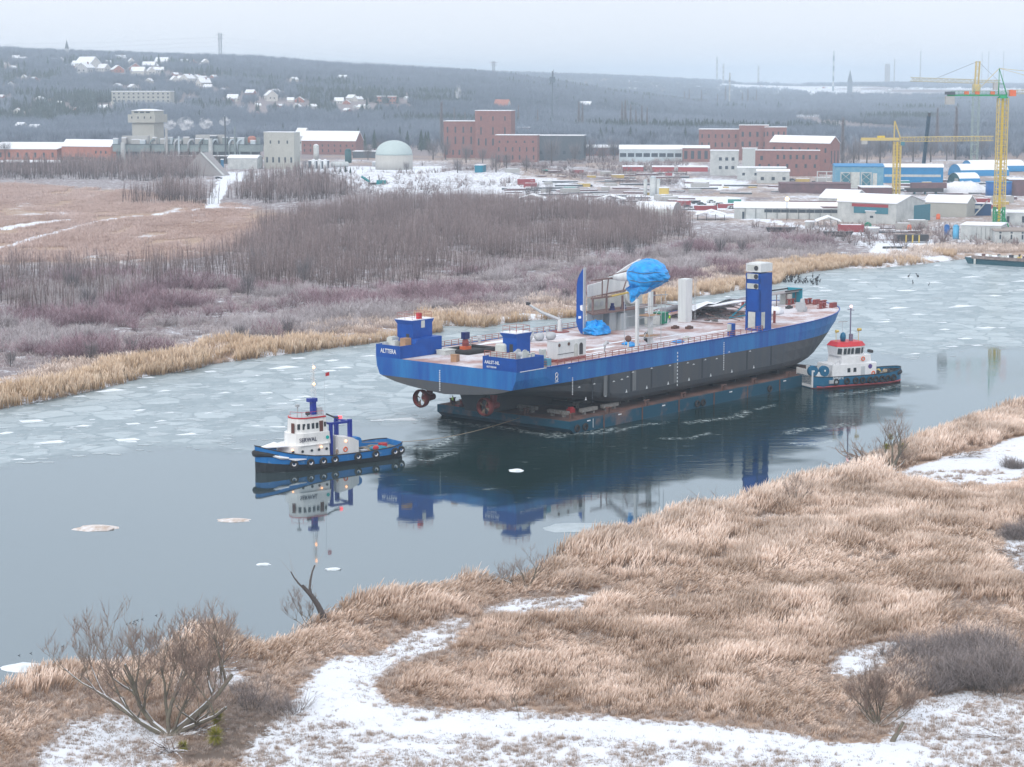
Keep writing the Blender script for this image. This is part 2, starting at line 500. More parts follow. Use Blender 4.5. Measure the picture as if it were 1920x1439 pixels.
BACKT = [wpoly([(-400, 352), (0, 342), (120, 340), (250, 345), (380, 340), (400, 322), (330, 308), (200, 318), (60, 322), (-400, 325)]),
         wpoly([(262, 388), (290, 374), (330, 366), (380, 372), (385, 388), (330, 392)]), wpoly([(440, 372), (480, 345), (560, 352), (620, 358), (640, 380), (560, 386), (470, 392)])]
SHRUB = wpoly([(-400, 640), (-400, 560), (0, 550), (300, 530), (480, 545), (600, 562), (760, 545), (960, 505), (1100, 500), (1190, 482), (1300, 468), (1480, 455), (1560, 470), (1500, 500), (1440, 520), (1380, 525), (1290, 535), (1200, 555), (1080, 575), (940, 585), (820, 592), (700, 620), (560, 638), (400, 655), (260, 675), (120, 690), (0, 700), (-400, 730)])
CLEAR = []

def soft(poly, w=6.0):
    return sstep(-w, w, sdist(GX, GY, poly) + (fnoise(GX, GY, 5, 3) - 0.5) * w * 2.0)

land_near = GY < np.interp(GX, NEAR_LINE[::-1, 0], NEAR_LINE[::-1, 1]) + 4
snow = np.where(land_near, 0.18, 0.36)
trk = dist_line(GX, GY, wpoly([(640, 1255), (620, 1320), (760, 1365), (980, 1362), (1250, 1375), (1480, 1400), (1700, 1420)], 1.2))
for p in SNOW_W: snow = np.maximum(snow, (0.98 - 0.24 * sstep(1.8, 4.5, trk)) * soft(p, 1.6))
far = ~land_near
sy = soft(YARD, 20); sf = soft(FIELD, 14); sh = soft(SHRUB, 8); st = soft(THICK, 8)
snow = np.where(far, snow * (1 - sy) + (0.40 + 0.6 * (fnoise(GX, GY, 28, 3) - 0.5)) * sy, snow)
snow = np.where(far, snow * (1 - sf) + (0.17 + 0.9 * np.maximum(fnoise(GX, GY * 0.35, 16, 2) - 0.62, 0) * 3) * sf, snow)
snow = np.where(far & (GY > 1640) & (GY < 2300), 0.12, snow)
for tr, w in TRACKS:
    dd = dist_line(GX, GY, wpoly(tr)); snow = np.maximum(snow, 1 - sstep(w * 0.7, w * 1.2, dd + (fnoise(GX, GY, 3, 2) - .5) * 2))
snow = np.maximum(snow, np.where(far & (GSD > -1) & (GSD < 5), 0.62 * (fnoise(GX, GY, 12, 2) > 0.5), 0))
snow = np.where(GY > 2300, 0.02 + 0.85 * np.maximum(fnoise(GX, GY, 500, 3) - 0.55, 0) * 4 * (GX > 350), snow)
grass = np.where(land_near, 1.0, 0.0)
grass = np.maximum(grass, sf); grass = np.maximum(grass, np.where(far & (GSD < 22), 1, 0))
grass = np.maximum(grass, 0.55 * sy * (fnoise(GX, GY, 35, 2) > 0.5))
for pl_, v_ in (([(545, 322), (640, 312), (830, 312), (850, 326), (760, 334), (640, 340), (560, 336)], .95), ([(620, 345), (700, 340), (900, 338), (1080, 346), (1090, 360), (900, 366), (700, 366)], .62), ([(1060, 372), (1200, 366), (1400, 372), (1380, 392), (1200, 392), (1080, 384)], .85), ([(1600, 455), (1760, 452), (1800, 478), (1700, 494), (1640, 480)], .9), ([(1250, 330), (1420, 340), (1380, 358), (1260, 352)], .7), ([(400, 322), (520, 326), (500, 340), (400, 338)], .9)):
    snow = np.where(far, np.maximum(snow, v_ * soft(wpoly(pl_, 1.5), 8)), snow)
mud = np.where((GSD > -3) & (GSD < 1.2), 1.0, 0.0)
for p in MUD_W: mud = np.maximum(mud, soft(p, 2.0) * 0.9)

def ground_material():
    m = bpy.data.materials.new('winter_ground'); m.use_nodes = True
    n, l = m.node_tree.nodes, m.node_tree.links
    b = n['Principled BSDF']; b.inputs['Roughness'].default_value = 0.9; b.inputs['Specular IOR Level'].default_value = 0.1
    A = lambda a: (lambda q: (setattr(q, 'attribute_name', a), q.outputs['Fac'])[1])(n.new('ShaderNodeAttribute'))
    t = n.new('ShaderNodeTexCoord')
    def noise(s, det=6, rough=0.7):
        q = n.new('ShaderNodeTexNoise'); q.inputs['Scale'].default_value = s; q.inputs['Detail'].default_value = det; q.inputs['Roughness'].default_value = rough
        l.new(t.outputs['Object'], q.inputs['Vector']); return q.outputs[0]
    def mth(op, a, b_=None, c=None):
        q = n.new('ShaderNodeMath'); q.operation = op
        for i, v in enumerate((a, b_, c)):
            if v is None: continue
            if isinstance(v, (int, float)): q.inputs[i].default_value = v
            else: l.new(v, q.inputs[i])
        return q.outputs[0]
    def mix(f, a, b_):
        q = n.new('ShaderNodeMix'); q.data_type = 'RGBA'
        l.new(f, q.inputs[0])
        for i, v in ((6, a), (7, b_)):
            if isinstance(v, tuple): q.inputs[i].default_value = (*v, 1)
            else: l.new(v, q.inputs[i])
        return q.outputs[2]
    n1 = noise(0.35); n2 = noise(2.2); n3 = noise(0.05, 4)
    dry = mix(n1, (0.47, 0.34, 0.25), (0.30, 0.21, 0.16))
    brush = mix(n3, (0.19, 0.155, 0.155), (0.30, 0.26, 0.265))
    c0 = mix(A('grass'), brush, dry)
    c1 = mix(mth('MULTIPLY', A('mud'), 0.9), c0, (0.10, 0.085, 0.075))
    nn = mth('ADD', mth('MULTIPLY', mth('SUBTRACT', n1, 0.5), 1.5), mth('MULTIPLY', mth('SUBTRACT', n2, 0.5), 1.1))
    fac = mth('ADD', A('snow'), mth('SUBTRACT', nn, 0.5))
    rr = n.new('ShaderNodeMapRange'); rr.inputs[1].default_value = -0.10; rr.inputs[2].default_value = 0.12
    l.new(fac, rr.inputs[0])
    c2 = mix(rr.outputs[0], c1, (0.74, 0.77, 0.82))
    l.new(c2, b.inputs['Base Color'])
    bp = n.new('ShaderNodeBump'); bp.inputs['Strength'].default_value = 0.5; bp.inputs['Distance'].default_value = 0.25
    l.new(mth('ADD', n1, mth('MULTIPLY', n2, 0.4)), bp.inputs['Height']); l.new(bp.outputs[0], b.inputs['Normal'])
    return m
ground = bpy.data.objects.new('ground', np_mesh('ground', np.stack([GX, GY, GZ], 1), GF, [ground_material()], {'snow': snow, 'grass': grass, 'mud': mud}, True))
COL.objects.link(ground); ground['kind'] = 'structure'

# ---- river
ICE_POLY = wpoly([(-900, 1010), (0, 868), (120, 850), (260, 838), (420, 835), (540, 800), (700, 792), (800, 785), (850, 768), (1000, 760), (1520, 690), (1570, 640), (1620, 640), (1700, 672), (1800, 655), (1930, 648), (2500, 600), (2500, 450), (1800, 470), (1300, 530), (600, 640), (0, 760), (-900, 900)])
OPEN_REFL_POLY = wpoly([(738, 862), (760, 835), (800, 812), (828, 782), (1060, 800), (1500, 735), (1700, 712), (1720, 730), (1640, 780), (1560, 815), (1500, 850), (1380, 880), (1250, 900), (1100, 935), (960, 945), (820, 925), (730, 905)])  # ice-free wake; its dark tone also paints in the ship's reflection
wrows = []; d = 165.0
while d < 950:
    wrows.append(d); d += max(0.6, d * d * 3.2 / (FP * CAM_H))
WX, WY, WF = grid_mesh((-460, 2380), wrows, 620)
wn1 = fnoise(WX, WY, 14, 4)
ice = sstep(-5, 5, sdist(WX, WY, ICE_POLY) + (wn1 - 0.5) * 22)
open_ = sstep(-3.5, 3.5, sdist(WX, WY, OPEN_REFL_POLY) + (fnoise(WX, WY * 1.0, 11, 4) - 0.5) * 26)
ice = ice * (1 - open_)
foam = np.zeros(len(WX))
for pts, w in [([(1040, 818), (1060, 812), (1110, 812), (1150, 806)], 1.6), ([(915, 798), (960, 805), (1000, 812), (1050, 820)], 0.9),
               ([(830, 788), (870, 795), (905, 800)], 0.7), ([(1170, 804), (1210, 796), (1250, 793)], 0.6),
               ([(1290, 793), (1330, 788), (1380, 783), (1400, 772)], 0.9), ([(1420, 768), (1450, 760)], 0.5), ([(1240, 822), (1290, 824), (1330, 812)], 0.5),
               ([(745, 838), (790, 842), (830, 832), (850, 818)], 1.0), ([(1560, 742), (1640, 732), (1700, 722), (1720, 726)], 1.0),
               ([(1480, 812), (1500, 806), (1530, 804), (1590, 796)], 1.0), ([(1485, 832), (1510, 836), (1560, 826)], 0.6), ([(480, 886), (540, 884), (620, 875)], 0.35), ([(745, 850), (800, 865), (850, 850)], 0.6)]:
    dd = dist_line(WX, WY, wpoly(pts)); foam = np.maximum(foam, 1 - sstep(0, w * 2.2, dd))
rip = np.maximum(0.10, np.exp(-dist_line(WX, WY, wpoly([(828, 779), (1069, 815), (1510, 723)])) / 22.0))
rip = np.maximum(rip, 0.6 * np.exp(-dist_line(WX, WY, wpoly([(1560, 740), (1720, 722), (1920, 680)])) / 12.0))
rip = np.maximum(rip, 0.5 * np.exp(-dist_line(WX, WY, wpoly([(745, 850), (900, 820)])) / 8.0))

def water_material():
    m = bpy.data.materials.new('river_water'); m.use_nodes = True
    n, l = m.node_tree.nodes, m.node_tree.links
    out = n['Material Output']; n.remove(n['Principled BSDF'])
    A = lambda a: (lambda q: (setattr(q, 'attribute_name', a), q.outputs['Fac'])[1])(n.new('ShaderNodeAttribute'))
    t = n.new('ShaderNodeTexCoord')
    def noise(s, det=5, rough=0.6, sc=(1, 1, 1), rz=0.0):
        mp_ = n.new('ShaderNodeMapping'); mp_.inputs['Scale'].default_value = sc; mp_.inputs['Rotation'].default_value = (0, 0, rz)
        q = n.new('ShaderNodeTexNoise'); q.inputs['Scale'].default_value = s; q.inputs['Detail'].default_value = det; q.inputs['Roughness'].default_value = rough
        l.new(t.outputs['Object'], mp_.inputs[0]); l.new(mp_.outputs[0], q.inputs['Vector']); return q.outputs[0]
    def mth(op, a, b_=None, c=None, cl=False):
        q = n.new('ShaderNodeMath'); q.operation = op; q.use_clamp = cl
        for i, v in enumerate((a, b_, c)):
            if v is None: continue
            if isinstance(v, (int, float)): q.inputs[i].default_value = v
            else: l.new(v, q.inputs[i])
        return q.outputs[0]
    def rng_(v, a, b_, c=0.0, d_=1.0):
        q = n.new('ShaderNodeMapRange'); q.inputs[1].default_value = a; q.inputs[2].default_value = b_; q.inputs[3].default_value = c; q.inputs[4].default_value = d_
        l.new(v, q.inputs[0]); return q.outputs[0]
    def mixc(f, a, b_):
        q = n.new('ShaderNodeMix'); q.data_type = 'RGBA'; l.new(f, q.inputs[0])
        for i, v in ((6, a), (7, b_)):
            if isinstance(v, tuple): q.inputs[i].default_value = (*v, 1)
            else: l.new(v, q.inputs[i])
        return q.outputs[2]
    iceA, openA, foamA, ripA = A('ice'), A('open'), A('foam'), A('rip')
    # frozen plates: jittered cells with brighter worn faces and darker seams
    big = noise(0.05, 3); med = noise(0.35, 6, 0.7); fine = noise(1.6, 4, 0.7)
    wv = n.new('ShaderNodeMixRGB'); wv.blend_type = 'ADD'; wv.inputs[0].default_value = 2.6
    nzc = n.new('ShaderNodeTexNoise'); nzc.inputs['Scale'].default_value = 0.22; l.new(t.outputs['Object'], nzc.inputs['Vector'])
    l.new(t.outputs['Object'], wv.inputs[1]); l.new(nzc.outputs['Color'], wv.inputs[2])
    vo = n.new('ShaderNodeTexVoronoi'); vo.inputs['Scale'].default_value = 0.16; l.new(wv.outputs[0], vo.inputs['Vector'])
    ve = n.new('ShaderNodeTexVoronoi'); ve.feature = 'DISTANCE_TO_EDGE'; ve.inputs['Scale'].default_value = 0.16; l.new(wv.outputs[0], ve.inputs['Vector'])
    sp = n.new('ShaderNodeSeparateColor'); l.new(vo.outputs['Color'], sp.inputs[0])
    cell = mth('MULTIPLY', rng_(sp.outputs[0], 0.1, 0.9), rng_(ve.outputs['Distance'], 0.015, 0.07))
    slush = mixc(rng_(med, 0.35, 0.7), (0.215, 0.265, 0.285), (0.32, 0.37, 0.39))
    icec = mixc(mth('MULTIPLY', cell, 0.75), slush, (0.47, 0.53, 0.55))
    icec = mixc(rng_(mth('MULTIPLY', fine, med), 0.33, 0.42, 0.0, 0.7), icec, (0.85, 0.87, 0.90))
    # thin clear skin of ice on calm water, dark water body under it, darker in the painted ship reflection
    body = mixc(openA, (0.030, 0.048, 0.052), (0.004, 0.018, 0.018))
    col = mixc(iceA, body, icec)
    fm = mth('MULTIPLY', foamA, rng_(noise(0.8, 7, 0.8, (1, 1.6, 1)), 0.50, 0.60), cl=True)
    ck = mth('MULTIPLY', openA, rng_(noise(0.28, 7, 0.72, (0.45, 1.5, 1), 0.15), 0.62, 0.72, 0.0, 0.30))
    fm = mth('MAXIMUM', fm, ck)
    col = mixc(fm, col, (0.62, 0.70, 0.70))
    df = n.new('ShaderNodeBsdfDiffuse'); l.new(col, df.inputs[0])
    gl = n.new('ShaderNodeBsdfGlossy'); gl.inputs['Color'].default_value = (0.86, 0.95, 1.0, 1)
    l.new(mth('ADD', mth('MULTIPLY', iceA, 0.22), mth('ADD', 0.035, mth('MULTIPLY', openA, 0.01))), gl.inputs['Roughness'])
    bp = n.new('ShaderNodeBump'); bp.inputs['Distance'].default_value = 1.0
    wv1 = noise(0.30, 4, 0.55, (0.5, 1.8, 1), 0.1); wv2 = noise(1.3, 3, 0.5, (0.7, 1.4, 1))
    hgt = mth('ADD', mth('MULTIPLY', wv1, 0.5), mth('MULTIPLY', wv2, 0.18))
    hgt = mth('MULTIPLY', hgt, mth('MULTIPLY', mth('ADD', mth('MULTIPLY', openA, 0.55), 0.13), ripA))
    hgt = mth('ADD', hgt, mth('MULTIPLY', mth('MULTIPLY', iceA, mth('ADD', mth('MULTIPLY', cell, 0.05), mth('MULTIPLY', fine, 0.05))), 1.0))
    l.new(hgt, bp.inputs['Height']); bp.inputs['Strength'].default_value = 0.55
    l.new(bp.outputs[0], gl.inputs['Normal'])
    fr = n.new('ShaderNodeFresnel'); fr.inputs[0].default_value = 1.36; l.new(bp.outputs[0], fr.inputs['Normal'])
    f0 = mth('ADD', mth('MULTIPLY', fr.outputs[0], 0.62), mth('MULTIPLY', mth('SUBTRACT', 1.0, openA), 0.27), cl=True)
    f1 = mth('MULTIPLY', f0, mth('SUBTRACT', 1.0, mth('MULTIPLY', iceA, 0.62)))
    f2 = mth('MULTIPLY', f1, mth('SUBTRACT', 1.0, fm))
    ms = n.new('ShaderNodeMixShader'); l.new(f2, ms.inputs[0]); l.new(df.outputs[0], ms.inputs[1]); l.new(gl.outputs[0], ms.inputs[2])
    l.new(ms.outputs[0], out.inputs[0])
    return m
water = bpy.data.objects.new('river', np_mesh('river', np.stack([WX, WY, np.zeros(len(WX))], 1), WF, [water_material()], {'ice': ice, 'open': open_, 'foam': foam, 'rip': rip}))
COL.objects.link(water); water['kind'] = 'structure'

# ---- winter haze
hb = MB().box((0, 8500, 78), (17000, 17800, 164))
hm = bpy.data.materials.new('haze_air'); hm.use_nodes = True
hn, hl = hm.node_tree.nodes, hm.node_tree.links
hn.remove(hn['Principled BSDF'])
pv = hn.new('ShaderNodeVolumePrincipled'); pv.inputs['Color'].default_value = (0.74, 0.88, 1.0, 1); pv.inputs['Density'].default_value = 0.00013
pv.inputs['Anisotropy'].default_value = 0.0
hl.new(pv.outputs[0], hn['Material Output'].inputs['Volume'])
haze = part('haze', hb, hm); haze['kind'] = 'stuff'

# ---- ice floes: thin slabs lying in the slush
def floe_mesh(r, el, seed, th=0.12, n=None):
    rg = random.Random(seed); n = n or rg.randint(4, 7)
    pts = []
    for i in range(n):
        a = 2 * math.pi * (i + rg.uniform(-0.3, 0.3)) / n; q = r * rg.uniform(0.6, 1.2)
        pts.append((q * math.cos(a) * el, q * math.sin(a)))
    b = MB(); k = len(pts)
    vs = [(x, y, 0.0) for x, y in pts] + [(x * 0.97, y * 0.97, th) for x, y in pts]
    b.add(vs, [tuple(range(k, 2 * k))] + [(i, (i + 1) % k, k + (i + 1) % k, k + i) for i in range(k)])
    return b
M_FLOE = mat('snowy_ice', (0.84, 0.87, 0.90), 0.8, col2=(0.58, 0.64, 0.67), vscale=0.6, bump=0.3)
M_FLOE2 = mat('wet_ice', (0.43, 0.49, 0.52), 0.5, col2=(0.33, 0.385, 0.41), vscale=0.5)
M_DIRTY = mat('dirty_ice', (0.72, 0.70, 0.70), 0.8, col2=(0.46, 0.36, 0.29), vscale=0.9, bump=0.4)
fl_meshes = [floe_mesh(1.0, e, s, 0.05).mesh('ice_floe', q) for s, (e, q) in enumerate([(1.5, M_FLOE2), (1.1, M_FLOE2), (2.0, M_FLOE), (1.3, M_FLOE2), (1.7, M_FLOE2), (1.2, M_FLOE), (1.4, M_FLOE2)])]
SHIPZONE = wpoly([(690, 660), (800, 625), (1100, 590), (1540, 560), (1590, 600), (1740, 690), (1740, 730), (1500, 750), (1060, 830), (810, 800), (700, 720)])
TUGZONE = wpoly([(455, 890), (455, 835), (745, 800), (770, 860), (600, 895)])
BRIGHT = [(395, 697, 24), (530, 690, 62), (470, 705, 34), (560, 711, 22), (610, 724, 14), (640, 690, 40), (500, 737, 26), (420, 737, 24), (690, 668, 30), (445, 760, 26), (505, 747, 14), (640, 760, 14),
          (60, 790, 50), (150, 800, 40), (95, 830, 60), (250, 795, 30), (300, 790, 24), (350, 815, 40), (240, 825, 50), (390, 775, 16), (1640, 560, 34), (1700, 545, 40), (1800, 575, 60), (1750, 530, 30), (1860, 555, 40),
          (1660, 600, 20), (1720, 590, 26), (1850, 615, 40), (1600, 545, 24), (1820, 520, 40), (1700, 520, 30), (1765, 605, 22), (1620, 530, 26), (905, 655, 12), (1540, 540, 16), (35, 862, 24), (560, 672, 30), (1690, 625, 14)]
nfl = 0
def put_floe(px, py, wpx, seed):
    global nfl
    p = at(px, py, -0.02); r = wpx * p[1] / FP / 2.6
    o = bpy.data.objects.new('ice_floe', fl_meshes[seed % len(fl_meshes)]); COL.objects.link(o)
    o.location = (p[0], p[1], -0.02 - 0.0004 * (seed % 40)); o.rotation_euler = (0, 0, (seed * 2.4) % 0.9 - 0.45); o.scale = (r, r, 1)
    tag(o, 'flat pale ice floe adrift in the grey slush behind and beside the ships', 'ice floe', 'ice floes drifting in the slush'); nfl += 1
for k, (x, y, w) in enumerate(BRIGHT): put_floe(x, y, w, 7 * k + (2 if k % 3 else 5))
k = 50
_sw = wpoly([(0, 0)])
while nfl < 215:
    k += 1
    x = random.uniform(-20, 1940); y = random.uniform(490, 865)
    p = at(x, y)
    if not inside(np.array([p[0]]), np.array([p[1]]), ICE_POLY)[0] or not inside(np.array([p[0]]), np.array([p[1]]), RIVER)[0]: continue
    if inside(np.array([p[0]]), np.array([p[1]]), SHIPZONE)[0] or inside(np.array([p[0]]), np.array([p[1]]), TUGZONE)[0]: continue
    put_floe(x, y, random.uniform(9, 36) * (1.9 if random.random() < 0.2 else 1), k)
# the many small chips between them: one mass
vv = []; ff = []; oo = 0
cnt = 0
while cnt < 700:
    x = random.uniform(-300, 2200); y = random.uniform(480, 880); p = at(x, y)
    P1 = np.array([p[0]]); P2 = np.array([p[1]])
    if cnt % 1 == 0 and (sdist(P1, P2, ICE_POLY)[0] < -6 or inside(P1, P2, SHIPZONE)[0] or inside(P1, P2, TUGZONE)[0] or not inside(P1, P2, RIVER)[0]): continue
    r = random.uniform(0.25, 0.9); n_ = 5; a0 = random.random() * 6
    th = 0.015 + 0.00002 * cnt
    vv += [(p[0] + r * 1.8 * math.cos(a0 + i * 1.2566) * random.uniform(.7, 1.1), p[1] + r * math.sin(a0 + i * 1.2566), th) for i in range(n_)]
    ff.append(tuple(range(oo, oo + n_))); oo += n_; cnt += 1
cb = MB(); cb.add(vv, ff)
tag(part('ice_chips', cb, M_FLOE2), 'small chips of broken ice between the floes', 'ice', None, 'stuff')

def big_floe(px, py, r, el, seed, label, mound=0.0, m=M_DIRTY):
    p = at(px, py, 0); b = MB(); rg = random.Random(seed); n = 14; rings = 5
    vs = []; 
    for j in range(rings):
        q = 1 - j / rings
        for i in range(n):
            a = 2 * math.pi * i / n; rr = r * q * (0.8 + 0.35 * rg.random() if j < 2 else 0.95)
            vs.append((rr * math.cos(a) * el, rr * math.sin(a), 0.0 if j == 0 else 0.12 + mound * (1 - q) * rg.uniform(0.7, 1.2)))
    vs.append((0, 0, 0.12 + mound))
    fs = [(j * n + i, j * n + (i + 1) % n, (j + 1) * n + (i + 1) % n, (j + 1) * n + i) for j in range(rings - 1) for i in range(n)]
    fs += [((rings - 1) * n + i, (rings - 1) * n + (i + 1) % n, rings * n) for i in range(n)]
    b.add(vs, fs)
    solo('ice_floe', b, m, label, 'ice floe', (p[0], p[1], -0.01))
big_floe(180, 991, 2.1, 1.6, 5, 'low mound of dirty snow-covered ice alone on the calm water at left', 0.35)
big_floe(438, 976, 1.5, 1.7, 8, 'thin ice floe carrying a scrap of tan reeds, below the near tug', 0.12)
big_floe(968, 883, 1.5, 0.9, 9, 'angular white ice floe in the dark reflection of the ship', 0.1, M_FLOE)
big_floe(1085, 990, 3.6, 1.5, 11, 'grey ice sheet frozen to the reed bank below the ship', 0.05, M_FLOE2)
big_floe(45, 1252, 1.9, 1.3, 12, 'white ice cake by the reeds at the lower left shore', 0.3, M_FLOE)
big_floe(360, 1206, 1.8, 1.6, 13, 'pale ice plate behind the forked willow', 0.1, M_FLOE)
big_floe(625, 1068, 0.7, 1.6, 14, 'small white floe in the calm water above the dead stump', 0.1, M_FLOE)
big_floe(494, 1059, 0.6, 1.6, 15, 'tiny white floe in the calm water left of the middle', 0.08, M_FLOE)
big_floe(1575, 497, 4.2, 1.2, 16, 'white snow-covered boulder of ice at the far shore', 2.2, M_FLOE)

# ================================================================== plants
def in_view(P, m=160):
    px, py = to_px(P[:, 0], P[:, 1], P[:, 2])
    return (px > -m) & (px < 1920 + m) & (py < 1439 + m * 1.3)
def sample(x0, x1, y0, y1, dens, n_max=10**6):
    n = min(int((x1 - x0) * (y1 - y0) * dens), n_max)
    return RNG.uniform(x0, x1, n), RNG.uniform(y0, y1, n)

def reed_tuft(nb, hh, spread, lean, seed, w=0.05, plume=0.12):
    rg = np.random.default_rng(seed)
    base = np.stack([rg.normal(0, spread, nb), rg.normal(0, spread, nb), np.full(nb, -0.1)], 1)
    ln = hh * rg.uniform(0.6, 1.1, nb); az = rg.uniform(0, math.pi, nb)
    dirv = np.stack([rg.normal(0, 0.13, nb), rg.normal(0, 0.13, nb), np.ones(nb)], 1); dirv /= np.linalg.norm(dirv, axis=1)[:, None]
    bend = np.stack([lean * rg.uniform(0.3, 1.3, nb), rg.normal(0, 0.25 * lean + 0.06, nb), -0.25 * lean * rg.random(nb)], 1)
    prof = ([0, 0.35, 0.72, 0.85, 0.95, 1.0], [0.7, 1.0, 0.7, plume / w, plume / w * 0.8, 0.1])
    return strips(base, dirv, ln, np.full(nb, w), bend, 5, az, wprof=prof)
def blades(nb, hh, spread, seed, w=0.04, fall=0.5):
    rg = np.random.default_rng(seed)
    base = np.stack([rg.normal(0, spread, nb), rg.normal(0, spread, nb), np.full(nb, -0.05)], 1)
    ln = hh * rg.uniform(0.4, 1.0, nb); az = rg.uniform(0, math.pi, nb)
    dirv = np.stack([rg.normal(0, 0.35, nb), rg.normal(0, 0.35, nb), np.ones(nb)], 1); dirv /= np.linalg.norm(dirv, axis=1)[:, None]
    bend = np.stack([rg.normal(0.25, 0.4, nb) * fall * hh, rg.normal(0, 0.35, nb) * fall * hh, -0.35 * hh * rg.random(nb) * fall], 1)
    return strips(base, dirv, ln, np.full(nb, w), bend, 3, az)

M_REED = attr_mat('dry_reed', [(0.0, (0.10, 0.06, 0.04)), (0.4, (0.38, 0.24, 0.15)), (0.78, (0.66, 0.48, 0.36)), (1.0, (0.86, 0.75, 0.67))], 'hgt', tint=0.42)  # stem feet darkened as painted shade; pale plumes are their own colour
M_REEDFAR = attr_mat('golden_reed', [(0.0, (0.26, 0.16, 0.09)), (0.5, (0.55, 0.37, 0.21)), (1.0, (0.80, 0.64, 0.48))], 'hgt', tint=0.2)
M_GRASS = attr_mat('frosted_grass', [(0.0, (0.25, 0.18, 0.14)), (0.5, (0.44, 0.33, 0.26)), (1.0, (0.66, 0.60, 0.57))], 'hgt', tint=0.3)

def near_land(X, Y):
    return (Y < np.interp(X, NEAR_LINE[::-1, 0], NEAR_LINE[::-1, 1]) + 5)
# foreground reed bed
x, y = sample(-75, 128, 176, 430, 4.2)
sd = -sdist(x, y, RIVER); k = (sd > -0.3) & near_land(x, y); x, y, sd = x[k], y[k], sd[k]
keep = np.ones(len(x), bool); ds = np.full(len(x), -99.0)
for p in SNOW_W + MUD_W: ds = np.maximum(ds, sdist(x, y, p) + (fnoise(x, y, 4, 3) - 0.5) * 5)
keep = ds < RNG.uniform(-0.6, 0.4, len(x))
dens = sstep(0.34, 0.52, fnoise(x, y, 7, 3))
keep &= RNG.random(len(x)) < 0.18 + 0.75 * dens
x, y, sd, ds = x[keep], y[keep], sd[keep], ds[keep]
P = np.stack([x, y, height(x, y)], 1); k = in_view(P); P = P[k]; x, y, sd, ds = x[k], y[k], sd[k], ds[k]
big = fnoise(x, y, 9, 3)
scl = (0.45 + 0.95 * big ** 1.3 + 0.38 * sstep(14, 3, sd)) * np.where(y < 240, 0.85, 1.05) * RNG.uniform(0.8, 1.15, len(x)) * (0.55 + 0.45 * sstep(0, -3.5, ds))
lod = sstep(0.50, 0.62, fnoise(x + 70, y, 13, 3)) * (y < 300); rt = rots(len(x), 0.07); rt[:, 0] += lod * RNG.normal(0, .5, len(x)); rt[:, 1] += lod * RNG.uniform(.2, .9, len(x)); scl = scl * (1 - .25 * lod); rt[:, 2] = RNG.normal(0.2, 0.55, len(x)) + (fnoise(x, y, 20, 1) - 0.5) * 1.5
tint = np.clip(0.5 + 1.5 * (fnoise(x, y, 6, 3) - .5) + 0.5 * (RNG.random(len(x)) - .5), 0, 1)
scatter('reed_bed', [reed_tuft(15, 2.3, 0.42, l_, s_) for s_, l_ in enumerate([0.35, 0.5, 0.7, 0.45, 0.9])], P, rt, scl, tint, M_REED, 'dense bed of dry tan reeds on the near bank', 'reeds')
REED_N = len(x)
# flattened, frosted grass among the reeds and tussocks in the snow
x, y = sample(-70, 110, 176, 330, 2.6)
sd = -sdist(x, y, RIVER); ds = np.full(len(x), -99.0)
for p in SNOW_W + MUD_W: ds = np.maximum(ds, sdist(x, y, p))
nn = fnoise(x, y, 3.2, 3); track = dist_line(x, y, wpoly([(640, 1255), (620, 1320), (760, 1365), (980, 1362), (1250, 1375), (1480, 1400), (1700, 1420)], 1.2))
keep = (sd > 0.2) & near_land(x, y) & ((ds < 1.0) | ((nn > 0.60 - 0.20 * sstep(3, 9, track)) & (track > 2.2)))
x, y, ds, nn = x[keep], y[keep], ds[keep], nn[keep]
P = np.stack([x, y, height(x, y)], 1); k = in_view(P); P = P[k]; ds = ds[k]
scl = np.where(ds > 0, RNG.uniform(0.35, 1.0, len(P)), RNG.uniform(0.7, 1.3, len(P)))
scatter('grass_tussocks', [blades(34, 0.75, 0.22, s_, 0.035) for s_ in range(5)], P, rots(len(P)), scl, RNG.random(len(P)), M_GRASS, 'frosted brown grass tussocks poking through the snow of the near bank', 'grass')
# dead leaves and straw lying on the snow
x, y = sample(-70, 100, 176, 300, 7.0)
ds = np.full(len(x), -99.0)
for p in SNOW_W: ds = np.maximum(ds, sdist(x, y, p))
track = dist_line(x, y, wpoly([(640, 1255), (620, 1320), (760, 1365), (980, 1362), (1250, 1375), (1480, 1400), (1700, 1420)], 1.2))
keep = (ds > 0) & near_land(x, y) & (RNG.random(len(x)) < .10 + .75 * sstep(1.5, 5, track)) & (fnoise(x, y, 2.2, 2) > .40)
x, y = x[keep], y[keep]; P = np.stack([x, y, height(x, y)], 1); P = P[in_view(P)]
scatter('straw_litter', [blades(12, 0.38, 0.22, 80 + s_, 0.045, 1.2) for s_ in range(3)], P, rots(len(P), .3), RNG.uniform(0.3, 1.1, len(P)), RNG.random(len(P)), attr_mat('straw', [(0, (.16, .11, .08)), (1, (.38, .27, .20))], 'hgt', tint=.3), 'dead straw and leaves speckling the snow of the near bank', 'straw')
